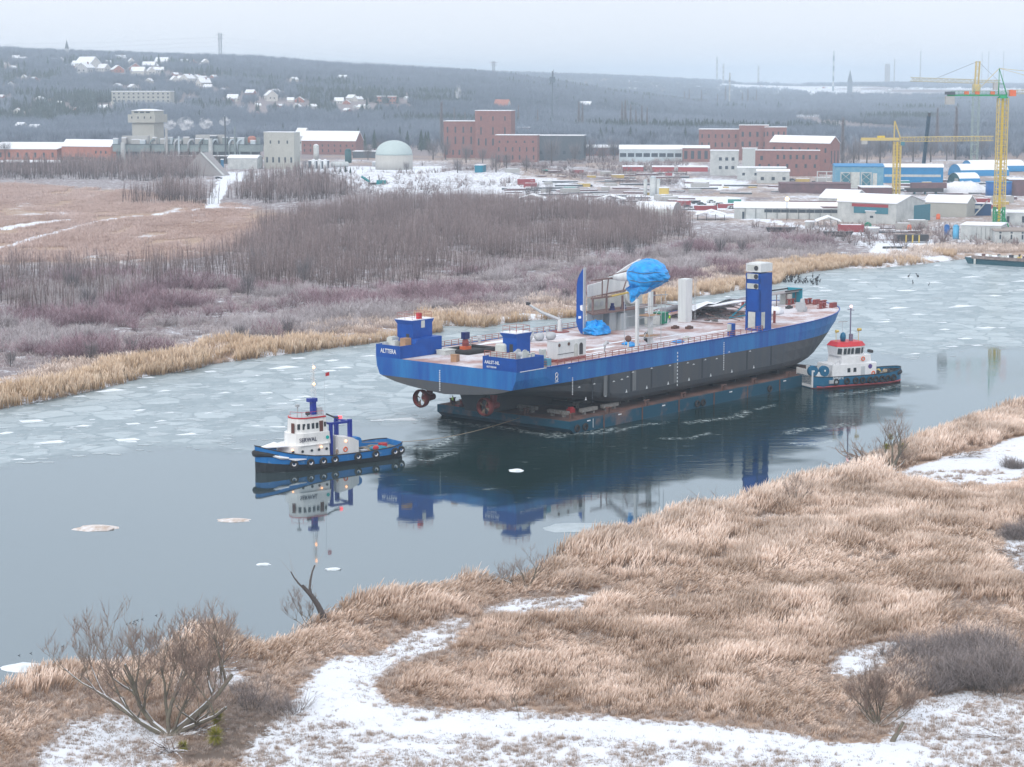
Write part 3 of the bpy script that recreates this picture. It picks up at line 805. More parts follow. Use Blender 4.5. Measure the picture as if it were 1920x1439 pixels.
# far shore reeds
x, y = sample(-190, 330, 380, 800, 1.5)
sd = -sdist(x, y, RIVER)
wdt = 1 + 34 * np.maximum(fnoise(x, y, 24, 3) - .2, 0) ** 1.25
keep = (sd > -0.5) & (sd < wdt) & ~near_land(x, y - 10)
keep &= RNG.random(len(x)) < np.where(sd < wdt * 0.6, 1.0, 0.4) * (.25 + .75 * sstep(.36, .46, fnoise(x, y, 6, 2)))
px_, _ = to_px(x, y, np.zeros(len(x))); keep &= ~((px_ > 1590) & (fnoise(x, y, 9, 2) < 0.55)) & (px_ < 1790)
x, y, sd, wd = x[keep], y[keep], sd[keep], wdt[keep]
P = np.stack([x, y, height(x, y)], 1); k = in_view(P, 200); P = P[k]
scl = RNG.uniform(0.75, 1.2, len(P)) * (0.75 + 0.5 * fnoise(P[:, 0], P[:, 1], 12, 2)) * np.where(P[:, 1] > 560, 0.8, 1.0)
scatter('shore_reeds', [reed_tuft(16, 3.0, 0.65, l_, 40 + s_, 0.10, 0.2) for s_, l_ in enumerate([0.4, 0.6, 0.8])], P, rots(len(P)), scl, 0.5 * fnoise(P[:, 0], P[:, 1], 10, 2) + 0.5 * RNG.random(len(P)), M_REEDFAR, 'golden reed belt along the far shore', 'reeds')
# paler, frosted reeds and sedge behind the belt
x, y = sample(-190, 330, 380, 800, 0.7)
sd = -sdist(x, y, RIVER); nn = fnoise(x + 40, y, 13, 3); wd = 14 + 22 * fnoise(x, y, 34, 2)
keep = (sd > 7) & (sd < wd) & ~near_land(x, y - 10) & (nn > .40)
x, y = x[keep], y[keep]; P = np.stack([x, y, height(x, y)], 1); P = P[in_view(P, 200)]
scatter('frosted_sedge', [reed_tuft(15, 2.0, 0.8, l_, 55 + s_, 0.10, 0.22) for s_, l_ in enumerate([0.5, 0.9])], P, rots(len(P), .15), RNG.uniform(0.4, 1.1, len(P)), RNG.random(len(P)),
        attr_mat('pale_sedge', [(0, (0.36, 0.26, 0.20)), (1, (0.78, 0.66, 0.58))], 'hgt', tint=0.25), 'pale frosted sedge behind the golden reed belt', 'sedge')
# field grass far left
x, y = sample(-420, -60, 720, 1350, 0.22)
keep = sdist(x, y, FIELD) > -8
for tr, w in TRACKS: keep &= dist_line(x, y, wpoly(tr)) > w * 1.3
nn = fnoise(x, y * 0.4, 16, 3); keep &= nn < 0.66
x, y, nn = x[keep], y[keep], nn[keep]
P = np.stack([x, y, height(x, y)], 1); k = in_view(P, 60); P = P[k]; nn = nn[k]
scl = RNG.uniform(0.8, 1.5, len(P)) * (0.5 + 1.3 * fnoise(P[:, 0], P[:, 1] * 0.4, 40, 2))
M_FIELD = attr_mat('meadow_grass', [(0.0, (0.35, 0.24, 0.20)), (1.0, (0.66, 0.51, 0.46))], 'hgt', tint=0.2)
scatter('meadow_grass', [blades(26, 1.1, 1.0, 60 + s_, 0.16) for s_ in range(3)], P, rots(len(P)), scl, nn, M_FIELD, 'pinkish dry meadow grass beside the snowy track', 'grass')

# bare bushes and saplings ------------------------------------------------
def bush(nt, hh, rad, seed, w=0.05, dome=True):
    rg = np.random.default_rng(seed)
    # stems that fan out of the foot, then twigs carried by the outer half of the stems
    ns = max(6, nt // 8)
    a = rg.random(ns) * 6.283; q = np.sqrt(rg.random(ns))
    base = np.stack([rad * 0.25 * q * np.cos(a), rad * 0.25 * q * np.sin(a), np.full(ns, -0.2)], 1)
    el = rg.uniform(0.35, 1.35, ns)
    d = np.stack([np.cos(a) * np.cos(el) * rad / hh * 1.2, np.sin(a) * np.cos(el) * rad / hh * 1.2, np.sin(el)], 1)
    L = hh * rg.uniform(0.75, 1.0, ns); bend = np.stack([rg.normal(0, .2 * rad, ns), rg.normal(0, .2 * rad, ns), 0.1 * hh * np.ones(ns)], 1)
    A = strips(base, d, L, np.full(ns, w * 1.8), bend, 3, rg.uniform(0, 3.14, ns), 0.0, 0.55)
    src = rg.integers(0, ns, nt); t = rg.uniform(0.3, 1.0, nt)
    tb = base[src] + d[src] * (L[src] * t)[:, None] + bend[src] * (t ** 2)[:, None]
    td = d[src] * 0.8 + rg.normal(0, 0.55, (nt, 3)); td[:, 2] = np.abs(td[:, 2]) * 0.7 + 0.15; td /= np.linalg.norm(td, axis=1)[:, None]
    B = strips(tb, td, hh * rg.uniform(0.16, 0.38, nt), np.full(nt, w), rg.normal(0, 0.08 * hh, (nt, 3)), 2, rg.uniform(0, 3.14, nt), 0.5, 1.0)
    return merge([A, B])
def sapling(hh, nt, seed, w=0.07, spread=0.9, trunks=3):
    rg = np.random.default_rng(seed)
    b = np.stack([rg.normal(0, spread, trunks), rg.normal(0, spread, trunks), np.full(trunks, -0.2)], 1)
    d = np.stack([rg.normal(0, .07, trunks), rg.normal(0, .07, trunks), np.ones(trunks)], 1)
    L = hh * rg.uniform(0.7, 1.0, trunks)
    A = strips(b, d, L, np.full(trunks, w * 2.4), rg.normal(0, .25, (trunks, 3)), 3, rg.uniform(0, 3.14, trunks), 0.0, 0.6)
    A2 = strips(b, d, L, np.full(trunks, w * 2.4), rg.normal(0, .25, (trunks, 3)), 3, rg.uniform(0, 3.14, trunks), 0.0, 0.6)
    src = rg.integers(0, trunks, nt); t = rg.uniform(0.25, 0.97, nt)
    tb = b[src] + d[src] * (L[src] * t)[:, None]
    az = rg.random(nt) * 6.283; up = rg.uniform(0.9, 1.35, nt)
    td = np.stack([np.cos(az) * np.cos(up), np.sin(az) * np.cos(up), np.sin(up)], 1)
    B = strips(tb, td, hh * rg.uniform(0.1, 0.3, nt) * (1.15 - t * 0.6), np.full(nt, w), rg.normal(0, 0.03 * hh, (nt, 3)), 2, rg.uniform(0, 3.14, nt), 0.45, 1.0)
    return merge([A, A2, B])
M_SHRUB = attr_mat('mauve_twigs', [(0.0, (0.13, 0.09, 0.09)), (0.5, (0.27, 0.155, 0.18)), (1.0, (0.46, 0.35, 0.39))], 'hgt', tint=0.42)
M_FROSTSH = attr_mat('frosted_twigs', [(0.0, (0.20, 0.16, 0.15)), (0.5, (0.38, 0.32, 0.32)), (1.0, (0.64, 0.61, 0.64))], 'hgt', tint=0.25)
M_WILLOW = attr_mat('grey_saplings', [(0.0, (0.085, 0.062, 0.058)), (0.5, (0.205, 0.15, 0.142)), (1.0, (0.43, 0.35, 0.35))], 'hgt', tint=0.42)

x, y = sample(-260, 290, 400, 880, 0.26)
sd = -sdist(x, y, RIVER)
keep = (sdist(x, y, SHRUB) > -4) & (sd > 9)
cl = fnoise(x, y, 15, 3); keep &= RNG.random(len(x)) < 0.10 + 0.95 * sstep(0.40, 0.58, cl)
x, y, cl = x[keep], y[keep], cl[keep]
P = np.stack([x, y, height(x, y)], 1); k = in_view(P, 120); P = P[k]; cl = cl[k]
frost = fnoise(P[:, 0] + 300, P[:, 1], 26, 2) + RNG.normal(0, 0.06, len(P)) > 0.50
scl = RNG.uniform(0.45, 1.15, len(P)) * (0.35 + 1.4 * cl ** 1.2)
bv = [bush(130, 3.7, 2.5, 70 + s_, 0.07) for s_ in range(4)]
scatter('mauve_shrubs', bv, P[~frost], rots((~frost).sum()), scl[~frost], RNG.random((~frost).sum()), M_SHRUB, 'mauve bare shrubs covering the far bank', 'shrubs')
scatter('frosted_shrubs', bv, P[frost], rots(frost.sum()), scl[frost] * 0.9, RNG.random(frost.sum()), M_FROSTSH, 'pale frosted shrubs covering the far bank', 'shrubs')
# low frosted undergrowth everywhere between
x, y = sample(-300, 300, 400, 1000, 0.35)
sd = -sdist(x, y, RIVER)
keep = ((sdist(x, y, SHRUB) > -6) | (sdist(x, y, THICK) > 0)) & (sd > 6) & (fnoise(x, y + 90, 14, 2) > .42)
x, y = x[keep], y[keep]
P = np.stack([x, y, height(x, y)], 1); P = P[in_view(P, 120)]
scatter('frosted_undergrowth', [blades(30, 1.0, 0.8, 90 + s_, 0.09, 0.8) for s_ in range(3)], P, rots(len(P)), RNG.uniform(0.6, 1.4, len(P)), RNG.random(len(P)), attr_mat('undergrowth', [(0, (0.28, 0.22, 0.21)), (1, (0.62, 0.55, 0.55))], 'hgt'), 'frosted grass and brambles between the far shrubs', 'undergrowth')
# tall grey thicket
sv = [sapling(10.0, 70, 110 + s_, 0.06, 1.9, 4) for s_ in range(5)]
x, y = sample(-150, 150, 540, 1080, 0.10)
s_ = sdist(x, y, THICK) + (fnoise(x, y, 22, 3) - .5) * 60; keep = (s_ > 0) & (RNG.random(len(x)) < .35 + .65 * sstep(.38, .5, fnoise(x + 33, y, 17, 2)))
x, y, s_ = x[keep], y[keep], s_[keep]
P = np.stack([x, y, height(x, y)], 1)
cl = fnoise(x, y, 26, 3)
scl = RNG.uniform(0.5, 1.1, len(P)) * (0.40 + 1.15 * cl) * (0.7 + 0.3 * sstep(0, 12, s_))
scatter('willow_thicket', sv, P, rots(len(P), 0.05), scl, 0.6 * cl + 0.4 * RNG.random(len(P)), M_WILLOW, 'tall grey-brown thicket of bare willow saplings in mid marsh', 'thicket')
x, y = sample(-330, 20, 500, 860, 0.075)
s_ = sdist(x, y, ROWT) + (fnoise(x, y, 12, 2) - .5) * 14; keep = (s_ > 0) & (RNG.random(len(x)) < 0.75)
x, y = x[keep], y[keep]
P = np.stack([x, y, height(x, y)], 1)
scatter('sapling_rows', [sapling(10.5, 34, 130 + q, 0.07, 1.4, 3) for q in range(4)], P, rots(len(P), 0.04), RNG.uniform(0.5, 1.05, len(P)), RNG.random(len(P)), M_WILLOW, 'thin bare saplings standing along the meadow edge', 'saplings')
xs, ys = sample(-520, 0, 900, 1700, 0.024)
k = np.zeros(len(xs), bool)
for p in BACKT: k |= sdist(xs, ys, p) + (fnoise(xs, ys, 25, 2) - .5) * 24 > 0
P = np.stack([xs[k], ys[k], height(xs[k], ys[k])], 1)
scatter('back_thicket', [sapling(13, 70, 150 + q, 0.12, 2.8, 5) for q in range(4)], P, rots(len(P), 0.05), RNG.uniform(0.55, 1.15, len(P)) , RNG.random(len(P)), M_WILLOW, 'grey bushes and young trees in front of the left factory', 'thicket')
# scrub on the spoil heaps and in the yard
x, y = sample(-170, 330, 760, 1700, 0.030)
k = (fnoise(x, y, 50, 2) > 0.47) & (-sdist(x, y, RIVER) > 15); pxx, pyy = to_px(x, y, np.ones(len(x)))
k &= ~((pxx > 1290) & (pyy < 432)) & (pyy > 300) & (pyy < 470) & ~inside(x, y, THICK) & (pxx > 560)
k &= ~((pxx > 560) & (pxx < 960) & (pyy < 332) & (RNG.random(len(x)) < 0.93))
P = np.stack([x[k], y[k], height(x[k], y[k])], 1)
scatter('yard_scrub', [bush(70, 3.4, 2.6, 170 + q, 0.12) for q in range(3)], P, rots(len(P)), RNG.uniform(0.35, 1.2, len(P)), RNG.random(len(P)), M_WILLOW, 'grey scrub on the heaps in front of the works', 'scrub')
# ================================================================== far woods
def crown(nb, hh, rad, seed, w=0.5):
    rg = np.random.default_rng(seed)
    a = rg.random(nb) * 6.283; q = np.sqrt(rg.random(nb)) * rad * 0.55
    z0 = rg.uniform(0.15, 0.6, nb) * hh
    b = np.stack([q * np.cos(a), q * np.sin(a), z0], 1)
    d = np.stack([np.cos(a) * 0.55, np.sin(a) * 0.55, rg.uniform(0.7, 1.3, nb)], 1) * (0.5 + 0.5 * (q / rad)[:, None]) + np.array([0, 0, 0.3]); d /= np.linalg.norm(d, axis=1)[:, None]
    L = np.minimum(hh * rg.uniform(0.3, 0.5, nb), (hh * 1.05 - z0))
    A = strips(b, d, L, np.full(nb, w), rg.normal(0, 0.3, (nb, 3)), 1, rg.uniform(0, 3.14, nb), 0.4, 1.0)
    T = strips(np.array([[0, 0, -1.0]] * 3), np.array([[0, 0, 1.0], [0.1, 0, 1], [-0.1, 0.05, 1]]), np.full(3, hh * 0.75), np.full(3, w * 0.9), np.zeros((3, 3)), 1, np.array([0, 1.5, 0.7]), 0, 0.5)
    return merge([A, T])
def conifer(hh, rad, seed, tiers=9, k=8):
    rg = np.random.default_rng(seed); V = []; F = []; H = []; o = 0
    for i in range(tiers):
        t = i / tiers; z = hh * (0.1 + 0.86 * t); r = rad * (1 - t) ** 0.85
        for j in range(k):
            a = 6.283 * (j + rg.random() * 0.7) / k; rr = r * rg.uniform(0.65, 1.15); wd = max(0.35, r * 0.42)
            V += [(0, 0, z + hh * 0.09), (rr * math.cos(a) - wd * math.sin(a), rr * math.sin(a) + wd * math.cos(a), z - hh * 0.02 * rg.random()), (rr * math.cos(a) + wd * math.sin(a), rr * math.sin(a) - wd * math.cos(a), z - hh * 0.03 * rg.random())]
            F.append((o, o + 1, o + 2)); H += [0.2, 0.3 + 0.7 * rg.random(), 0.3 + 0.7 * rg.random()]; o += 3
    V += [(0, 0, hh * 1.03), (-.3, 0, hh * .85), (.3, .1, hh * .85)]; F.append((o, o + 1, o + 2)); H += [.5] * 3
    return np.array(V, float), np.array(F), np.array(H)
M_WOOD = attr_mat('bare_wood', [(0.0, (0.05, 0.065, 0.09)), (0.5, (0.11, 0.14, 0.185)), (1.0, (0.21, 0.25, 0.32))], 'hgt', tint=0.45)  # blue of the distant haze is painted into the twig colour
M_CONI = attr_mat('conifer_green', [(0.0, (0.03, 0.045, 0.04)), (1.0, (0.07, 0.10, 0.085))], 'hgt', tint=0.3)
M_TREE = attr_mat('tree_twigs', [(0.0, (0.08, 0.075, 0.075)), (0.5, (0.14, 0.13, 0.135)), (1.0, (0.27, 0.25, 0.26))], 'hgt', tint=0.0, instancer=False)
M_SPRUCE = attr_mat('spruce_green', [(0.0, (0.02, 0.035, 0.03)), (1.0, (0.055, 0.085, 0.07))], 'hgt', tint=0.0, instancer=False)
cr_v = [crown(46, 15, 5.5, 200 + s_) for s_ in range(5)]
HOUSES = []   # (px, py, width m, kind) filled first so the wood can open round them
random.seed(5)
for px, py, w in [(30, 112, 12), (44, 116, 14), (36, 122, 12), (78, 122, 10), (5, 124, 10), (102, 116, 11), (115, 118, 12), (24, 130, 9), (135, 126, 12), (150, 130, 22), (165, 133, 26), (160, 138, 24),
                  (194, 134, 18), (220, 136, 18), (203, 122, 10), (226, 115, 16), (246, 124, 20), (254, 133, 20), (260, 142, 16), (280, 130, 18), (283, 140, 18), (290, 127, 12), (305, 124, 18), (298, 137, 14), (345, 121, 14), (362, 121, 14), (385, 123, 14), (376, 126, 9),
                  (327, 155, 15), (341, 151, 12), (352, 156, 16), (370, 154, 16), (382, 162, 18), (401, 147, 9), (390, 168, 9), (418, 172, 8), (437, 190, 14), (470, 178, 12), (508, 189, 16), (516, 176, 10), (545, 191, 9), (562, 192, 12), (557, 205, 9), (587, 204, 9), (636, 194, 12), (650, 196, 10), (672, 191, 9), (666, 203, 6), (484, 200, 7), (357, 185, 5), (280, 157, 10),
                  (763, 187, 7), (1047, 161, 6), (1072, 164, 9), (1080, 166, 10), (1095, 166, 8), (1126, 166, 10), (1152, 170, 10), (1178, 168, 8), (1192, 171, 14), (1135, 182, 6), (1170, 178, 6), (1098, 203, 12), (1133, 207, 8), (1190, 195, 6), (1220, 215, 6), (1250, 165, 5), (1366, 168, 6), (1410, 213, 5), (1428, 163, 8), (1445, 167, 10), (1460, 166, 8), (1530, 168, 9), (1545, 166, 10), (1565, 169, 8), (1720, 167, 9), (1905, 170, 9)]:
    HOUSES.append((gat(px, py), w))
for q in range(34):
    px, py = random.uniform(0, 700), random.uniform(118, 215)
    HOUSES.append((gat(px, py), random.uniform(6, 11)))
for q in range(40):
    px, py = random.uniform(1040, 1900), random.uniform(160, 225)
    HOUSES.append((gat(px, py), random.uniform(4, 9)))
HA = np.array([h[0][:2] for h in HOUSES])
n = 60000
y = 2000 * (5600 / 2000) ** RNG.random(n); x = RNG.uniform(-0.28, 0.285, n) * y
keep = np.ones(n, bool)
for hx, hy in HA:
    keep &= ~((np.abs(x - hx * y / hy) < 15) & (y > hy - 120) & (y < hy + 12))
gx = x - 80
openp = (x > 0.135 * y) & (fnoise(x * 1.0, y * 0.45, 170, 2) > 0.57)
keep &= ~openp
for lx, ly, rx, ry in [(265, 197, 60, 60), (722, 197, 38, 300)]:
    p = gat(lx, ly) if ly < 250 else (0, 0, 0)
    if ly < 250: keep &= ~((np.abs(x - p[0] * y / p[1]) < rx) & (y > p[1] - 130) & (y < p[1] + 15))
x, y = x[keep], y[keep]
P = np.stack([x, y, height(x, y)], 1)
cl = fnoise(x, y, 260, 3)
scl = RNG.uniform(0.75, 1.15, len(x)) * (0.8 + 0.4 * cl) * np.where(y > 3500, 1.15, 1.0)
con = (fnoise(x + 900, y, 190, 2) + RNG.normal(0, .04, len(x)) > 0.77)
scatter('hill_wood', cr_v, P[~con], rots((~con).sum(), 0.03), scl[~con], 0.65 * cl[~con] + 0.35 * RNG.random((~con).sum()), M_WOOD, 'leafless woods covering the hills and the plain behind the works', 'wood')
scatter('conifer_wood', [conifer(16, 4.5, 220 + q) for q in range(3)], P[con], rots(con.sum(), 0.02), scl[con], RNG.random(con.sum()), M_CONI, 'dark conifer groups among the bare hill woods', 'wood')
n = 16000
y = 5600 * (11000 / 5600) ** RNG.random(n); x = RNG.uniform(-0.28, 0.285, n) * y
k = ~((x > 0.1 * y) & (fnoise(x, y * 0.4, 420, 2) > 0.55)); x, y = x[k], y[k]
P = np.stack([x, y, height(x, y)], 1)
scatter('horizon_wood', [crown(40, 17, 16, 240 + q, 1.6) for q in range(3)], P, rots(len(x), 0.02), RNG.uniform(0.8, 1.15, len(x)), fnoise(x, y, 500, 2), M_WOOD, 'faint woods along the horizon', 'wood')
# trees of the near plain, between the works and the hill
n = 5200
x = RNG.uniform(-600, 680, n); y = RNG.uniform(1640, 2200, n)
keep = -sdist(x, y, RIVER) > 0
pxx = 960 + FP * x / y
keep &= ~((pxx < 1000) & (y < 1850)) & ~((pxx > 1560) & (y < 1700) & (pxx < 1780)) & (fnoise(x, y, 60, 2) > .36)
x, y = x[keep], y[keep]
P = np.stack([x, y, height(x, y)], 1)
scatter('plain_trees', [crown(70, 13, 5.0, 260 + q, 0.3) for q in range(4)], P, rots(len(x), 0.03), RNG.uniform(0.5, 1.15, len(x)), RNG.random(len(x)), M_WOOD, 'bare trees and hedges behind the works', 'wood')

# ---- trees one can tell apart (each a thing: trunk > crown)
def tree_meshes(kind, seed):
    rg = np.random.default_rng(seed)
    if kind == 'poplar':
        hh, nb = 20, 420
        z = rg.uniform(0.12, 0.9, nb) * hh; a = rg.random(nb) * 6.283
        b = np.stack([np.zeros(nb), np.zeros(nb), z], 1); r = 0.16 + 0.1 * rg.random(nb)
        d = np.stack([np.cos(a) * r, np.sin(a) * r, np.ones(nb)], 1)
        c = strips(b, d, hh * rg.uniform(0.1, 0.28, nb) * (1.25 - z / hh), np.full(nb, 0.22), rg.normal(0, .2, (nb, 3)), 2, rg.uniform(0, 3.14, nb), .3, 1)
    elif kind == 'spruce':
        hh = 15; c = conifer(hh, 3.4, seed, 13, 9)
    else:
        hh = 14; c = crown(240, hh, 5.0, seed, 0.11)
    me = np_mesh('crown', c[0], c[1], [M_TREE if kind != 'spruce' else M_SPRUCE], {'hgt': c[2]})
    tb = MB().tube([(0, 0, -1), (0.1, 0, hh * 0.35), (0, 0.1, hh * 0.8)], [0.45, 0.32, 0.08], 6)
    return me, tb.mesh('trunk', mat('dark_bark', (0.10, 0.085, 0.08), 0.9))
TM = {k: [tree_meshes(k, 300 + i + 7 * len(k)) for i in range(2)] for k in ('poplar', 'spruce', 'bare')}
def tree(kind, px, py, hpx, label, group, i=0, ps=None):
    """py = foot of the trunk in the photograph; hpx = its height there"""
    p = gat(px, py) if ps is None else ps
    cm, tm = TM[kind][i % 2]; base = {'poplar': 20.0, 'spruce': 15.0, 'bare': 14.0}[kind]
    s = hpx * p[1] / FP / base
    o = thing({'poplar': 'poplar_tree', 'spruce': 'spruce_tree', 'bare': 'bare_tree'}[kind], label, 'tree', (p[0], p[1], p[2] - 0.3), (px * 1.7) % 6.28, group)
    o.scale = (s, s, s)
    part('trunk', tm, None, o); part('crown', cm, None, o)
for i, (a, b, h) in enumerate([(828, 280, 92), (852, 246, 46), (872, 246, 38), (972, 246, 52), (1008, 250, 46), (1085, 254, 66), (1092, 254, 60), (1166, 250, 62), (1172, 252, 66), (1182, 252, 58), (1192, 253, 50), (1203, 252, 56), (1213, 252, 52), (1283, 200, 30), (1292, 200, 34), (1315, 205, 38), (1345, 205, 30), (1360, 200, 40), (1392, 205, 32), (1402, 205, 40), (1418, 204, 36)]):
    tree('poplar', a, b, h, f'dark upright poplar behind the works, {ordinal(i)} from the left', 'poplars behind the works', i)
tree('poplar', 1579, 318, 100, 'tall dark poplar at the right end of the brick hall', None)
tree('poplar', 1756, 285, 86, 'bare poplar right of the dark crawler crane boom', None, 1)
tree('poplar', 1791, 300, 104, 'bare poplar left of the far pale crane mast', None, 0)
for i, (a, b, h) in enumerate([(672, 283, 45), (684, 284, 36), (702, 282, 40), (722, 274, 22), (750, 272, 36), (764, 276, 32), (790, 284, 42), (803, 284, 40), (798, 282, 36), (1090, 300, 20)]):
    tree('spruce', a, b, h, f'dark spruce near the domed tank, {ordinal([0,1,2,3,4,5,6,7,8,9][i])} of the loose row', 'spruces by the domed tank', i)
for i, (a, b, h) in enumerate([(35, 132, 18), (15, 135, 20), (90, 128, 24), (108, 128, 14), (150, 122, 10), (212, 128, 22), (270, 122, 22), (285, 122, 22), (298, 122, 24), (384, 118, 10), (1097, 172, 18), (1110, 172, 18), (1120, 172, 20), (1135, 170, 12), (1152, 194, 16), (688, 200, 20), (616, 192, 12)]):
    tree('spruce', a, b + 3, h, f'dark conifer among the hillside houses, {ordinal(i)} of them', 'conifers among the houses', i)
tree('spruce', 40, 254, 26, 'dark conifer in front of the two white houses at left', None)
for i, (a, b, h) in enumerate([(628, 322, 12), (638, 324, 11), (648, 325, 14), (657, 326, 13)]):
    tree('spruce', a, b, h, f'small conical shrub by the yard road, {ordinal(i)} from the left', 'small conical shrubs', i)
for a, b, h, l in [(858, 325, 34, 'bare tree before the lower brick wing'), (762, 322, 22, 'small bare tree right of the domed tank'), (930, 322, 42, 'bare tree in front of the brick tower'), (950, 318, 36, 'bare tree at the corner of the small brick wing'),
                   (1034, 312, 60, 'dark ivy-clad tree by the long dark shed'), (987, 322, 34, 'dark bare tree at the foot of the small brick wing'), (285, 300, 42, 'dark bare tree in front of the grey-green factory'), (10, 300, 40, 'bare tree at the left edge by the brick hall')]:
    tree('bare', a, b, h, l, None, a % 2)
for i, (a, b, h) in enumerate([(990, 372, 26), (1003, 372, 34), (1030, 370, 30), (1124, 300, 20), (1700, 290, 40), (1640, 290, 36), (1610, 300, 50), (1660, 280, 40)]):
    tree('bare', a, b, h, ['bare tree on the marsh edge, left of a close pair', 'taller bare tree on the marsh edge', 'bare tree on the marsh edge by the yard fence', 'small bare tree behind the low brick shed', 'bare tree behind the blue workshop roof', 'bare tree above the left end of the blue workshop', 'bare tree right of the tall poplar by the brick hall', 'bare tree behind the yellow crane jib'][i], None, i)
bt = TM['bare']
for i, (a, b, h, l) in enumerate([(480, 515, 60, 'slender bare tree at the left rim of the thicket'), (572, 536, 62, 'thin dark tree in front of the thicket'), (1180, 492, 52, 'forked dark tree right behind the blue fin'), (1288, 482, 40, 'bare tree at the right end of the thicket'), (1350, 480, 44, 'bare tree right of the thicket, left of its neighbour'),
                                  (1392, 478, 36, 'thin bare sapling nearest the white canopy shed'), (135, 560, 70, 'tall thin tree in the mauve shrubs at left'), (165, 590, 66, 'slim pale birch in the mauve shrubs'), (465, 560, 60, 'bare tree with a curved stem left of the thicket'),
                                  (172, 682, 52, 'low spreading tree behind the golden reeds at left'), (245, 670, 48, 'rounded bare tree behind the golden reeds'), (450, 645, 46, 'bare tree beside the reeds above the near tug'), (540, 634, 44, 'bare tree at the reeds left of the ship'), (20, 690, 40, 'dark low tree at the left edge behind the reeds'), (1062, 566, 34, 'small dark tree left of the blue fin')]):
    tree('bare', a, b, h, l, None, i)

for i, (a, b, h) in enumerate([(835, 300, 46), (874, 306, 40), (905, 306, 34), (1020, 300, 52), (1052, 300, 44), (1078, 304, 40), (1105, 300, 46), (1130, 302, 38), (1150, 300, 44), (1172, 300, 30), (1300, 296, 36), (1582, 320, 40), (1600, 316, 56), (1625, 308, 50), (1650, 306, 58), (1685, 306, 54), (1712, 304, 52), (1745, 304, 56), (1775, 302, 48), (1840, 300, 52), (690, 300, 34), (715, 296, 36), (812, 300, 44), (572, 318, 22)]):
    tree('bare', a, b, h, 'bare tree ' + ('beside the brick works and low sheds' if a < 1400 else 'behind the blue workshop and cranes') + f', {ordinal(i) if a < 1400 else ordinal(i - 11)} of its line', 'bare trees around the works', i)

# ---- hillside houses
M_SNOWR = mat('snow_roof', (0.80, 0.82, 0.85), 0.85, col2=(0.64, 0.67, 0.71), vscale=0.15, thr=(0.5, 0.9))
M_PLASTER = mat('pale_plaster', (0.62, 0.60, 0.56), 0.9, vscale=0.3)
M_PLASTER2 = mat('grey_plaster', (0.50, 0.51, 0.52), 0.9, vscale=0.3)
M_TILE = mat('clay_tile', (0.42, 0.17, 0.12), 0.8, vscale=0.5)
M_GLASSD = mat('dark_glass', (0.05, 0.07, 0.09), 0.15, spec=0.5)
M_BRICK = mat('red_brick', (0.30, 0.145, 0.125), 0.9, col2=(0.22, 0.12, 0.115), vscale=0.4)
M_BRICKO = mat('orange_brick', (0.44, 0.18, 0.13), 0.9, col2=(0.34, 0.16, 0.13), vscale=0.3)
def gable_wall(w, d, h, rh):
    return MB().ext([(-w / 2, -d / 2, 0), (w / 2, -d / 2, 0), (w / 2, -d / 2, h), (0, -d / 2, h + rh), (-w / 2, -d / 2, h)], (0, d, 0))
def gable_roof(w, d, h, rh, t=0.35, o=0.5):
    b = MB()
    for s in (-1, 1):
        e = (s * (w / 2 + o), h - rh * o / (w / 2))
        b.ext([(0, -d / 2 - o, h + rh + 0.02), (e[0], -d / 2 - o, e[1] + 0.02), (e[0], -d / 2 - o, e[1] + t), (0, -d / 2 - o, h + rh + t)], (0, d + 2 * o, 0))
    return b
hp = []
for j in range(4):
    w, d, h, rh = [(9, 12, 4.5, 4.5), (10, 14, 5.5, 4), (11, 16, 6.5, 5), (12, 12, 4, 4.5)][j]
    wm = gable_wall(w, d, h, rh).mesh('wall', [M_PLASTER, M_PLASTER2, M_PLASTER, M_TILE][j]); rm = gable_roof(w, d, h, rh, 0.4).mesh('roof', M_SNOWR)
    cm = MB().box((1.5, 2, h + rh), (1, 1, 2.2)).mesh('chimney', M_BRICK)
    win = MB().box((0, 0, 0), (0.12, 1.3, 1.5)).mesh('window', M_GLASSD); win2 = MB().box((0, 0, 0), (1.3, 0.12, 1.5)).mesh('window', M_GLASSD)
    hp.append((w, d, h, rh, wm, rm, cm, win, win2))
pxs = [960 + FP * h[0][0] / h[0][1] for h in HOUSES]
HRANK = {}
for grp in (True, False):
    for r_, i_ in enumerate(sorted([j for j in range(len(HOUSES)) if (pxs[j] < 700) == grp], key=lambda j: pxs[j])): HRANK[i_] = r_
for i, (p, w0) in enumerate(HOUSES):
    w, d, h, rh, wm, rm, cm, wa, wb = hp[(i * 7) % 4]
    g = 'left' if p[0] < 100 else 'middle'
    rk = HRANK[i]
    lab = f'small snow-roofed house on the left hillside, {ordinal(rk)} counted from the left' if pxs[i] < 700 else f'small far snow-roofed house behind the brick works, {ordinal(rk)} counted from the left'
    rz = random.uniform(-1.57, 1.57)
    o = thing('hillside_house', lab, 'house', (p[0], p[1], p[2] - 1.0), rz, 'houses on the left hillside' if pxs[i] < 700 else 'far houses behind the brick works')
    s = w0 / 12.0 * 1.05; o.scale = (s, s, s * 0.92)
    part('wall', wm, None, o); rf = part('roof', rm, None, o); part('chimney', cm, None, rf)
    if w0 > 9:
        for yy in (-3, 0.5, 4): part('window', wa, None, o, loc=(-w / 2 - 0.03, yy, 2.4)); part('window', wa, None, o, loc=(w / 2 + 0.03, yy, 2.4))
        for xx in (-2, 2): part('window', wb, None, o, loc=(xx, -d / 2 - 0.03, h * 0.55))

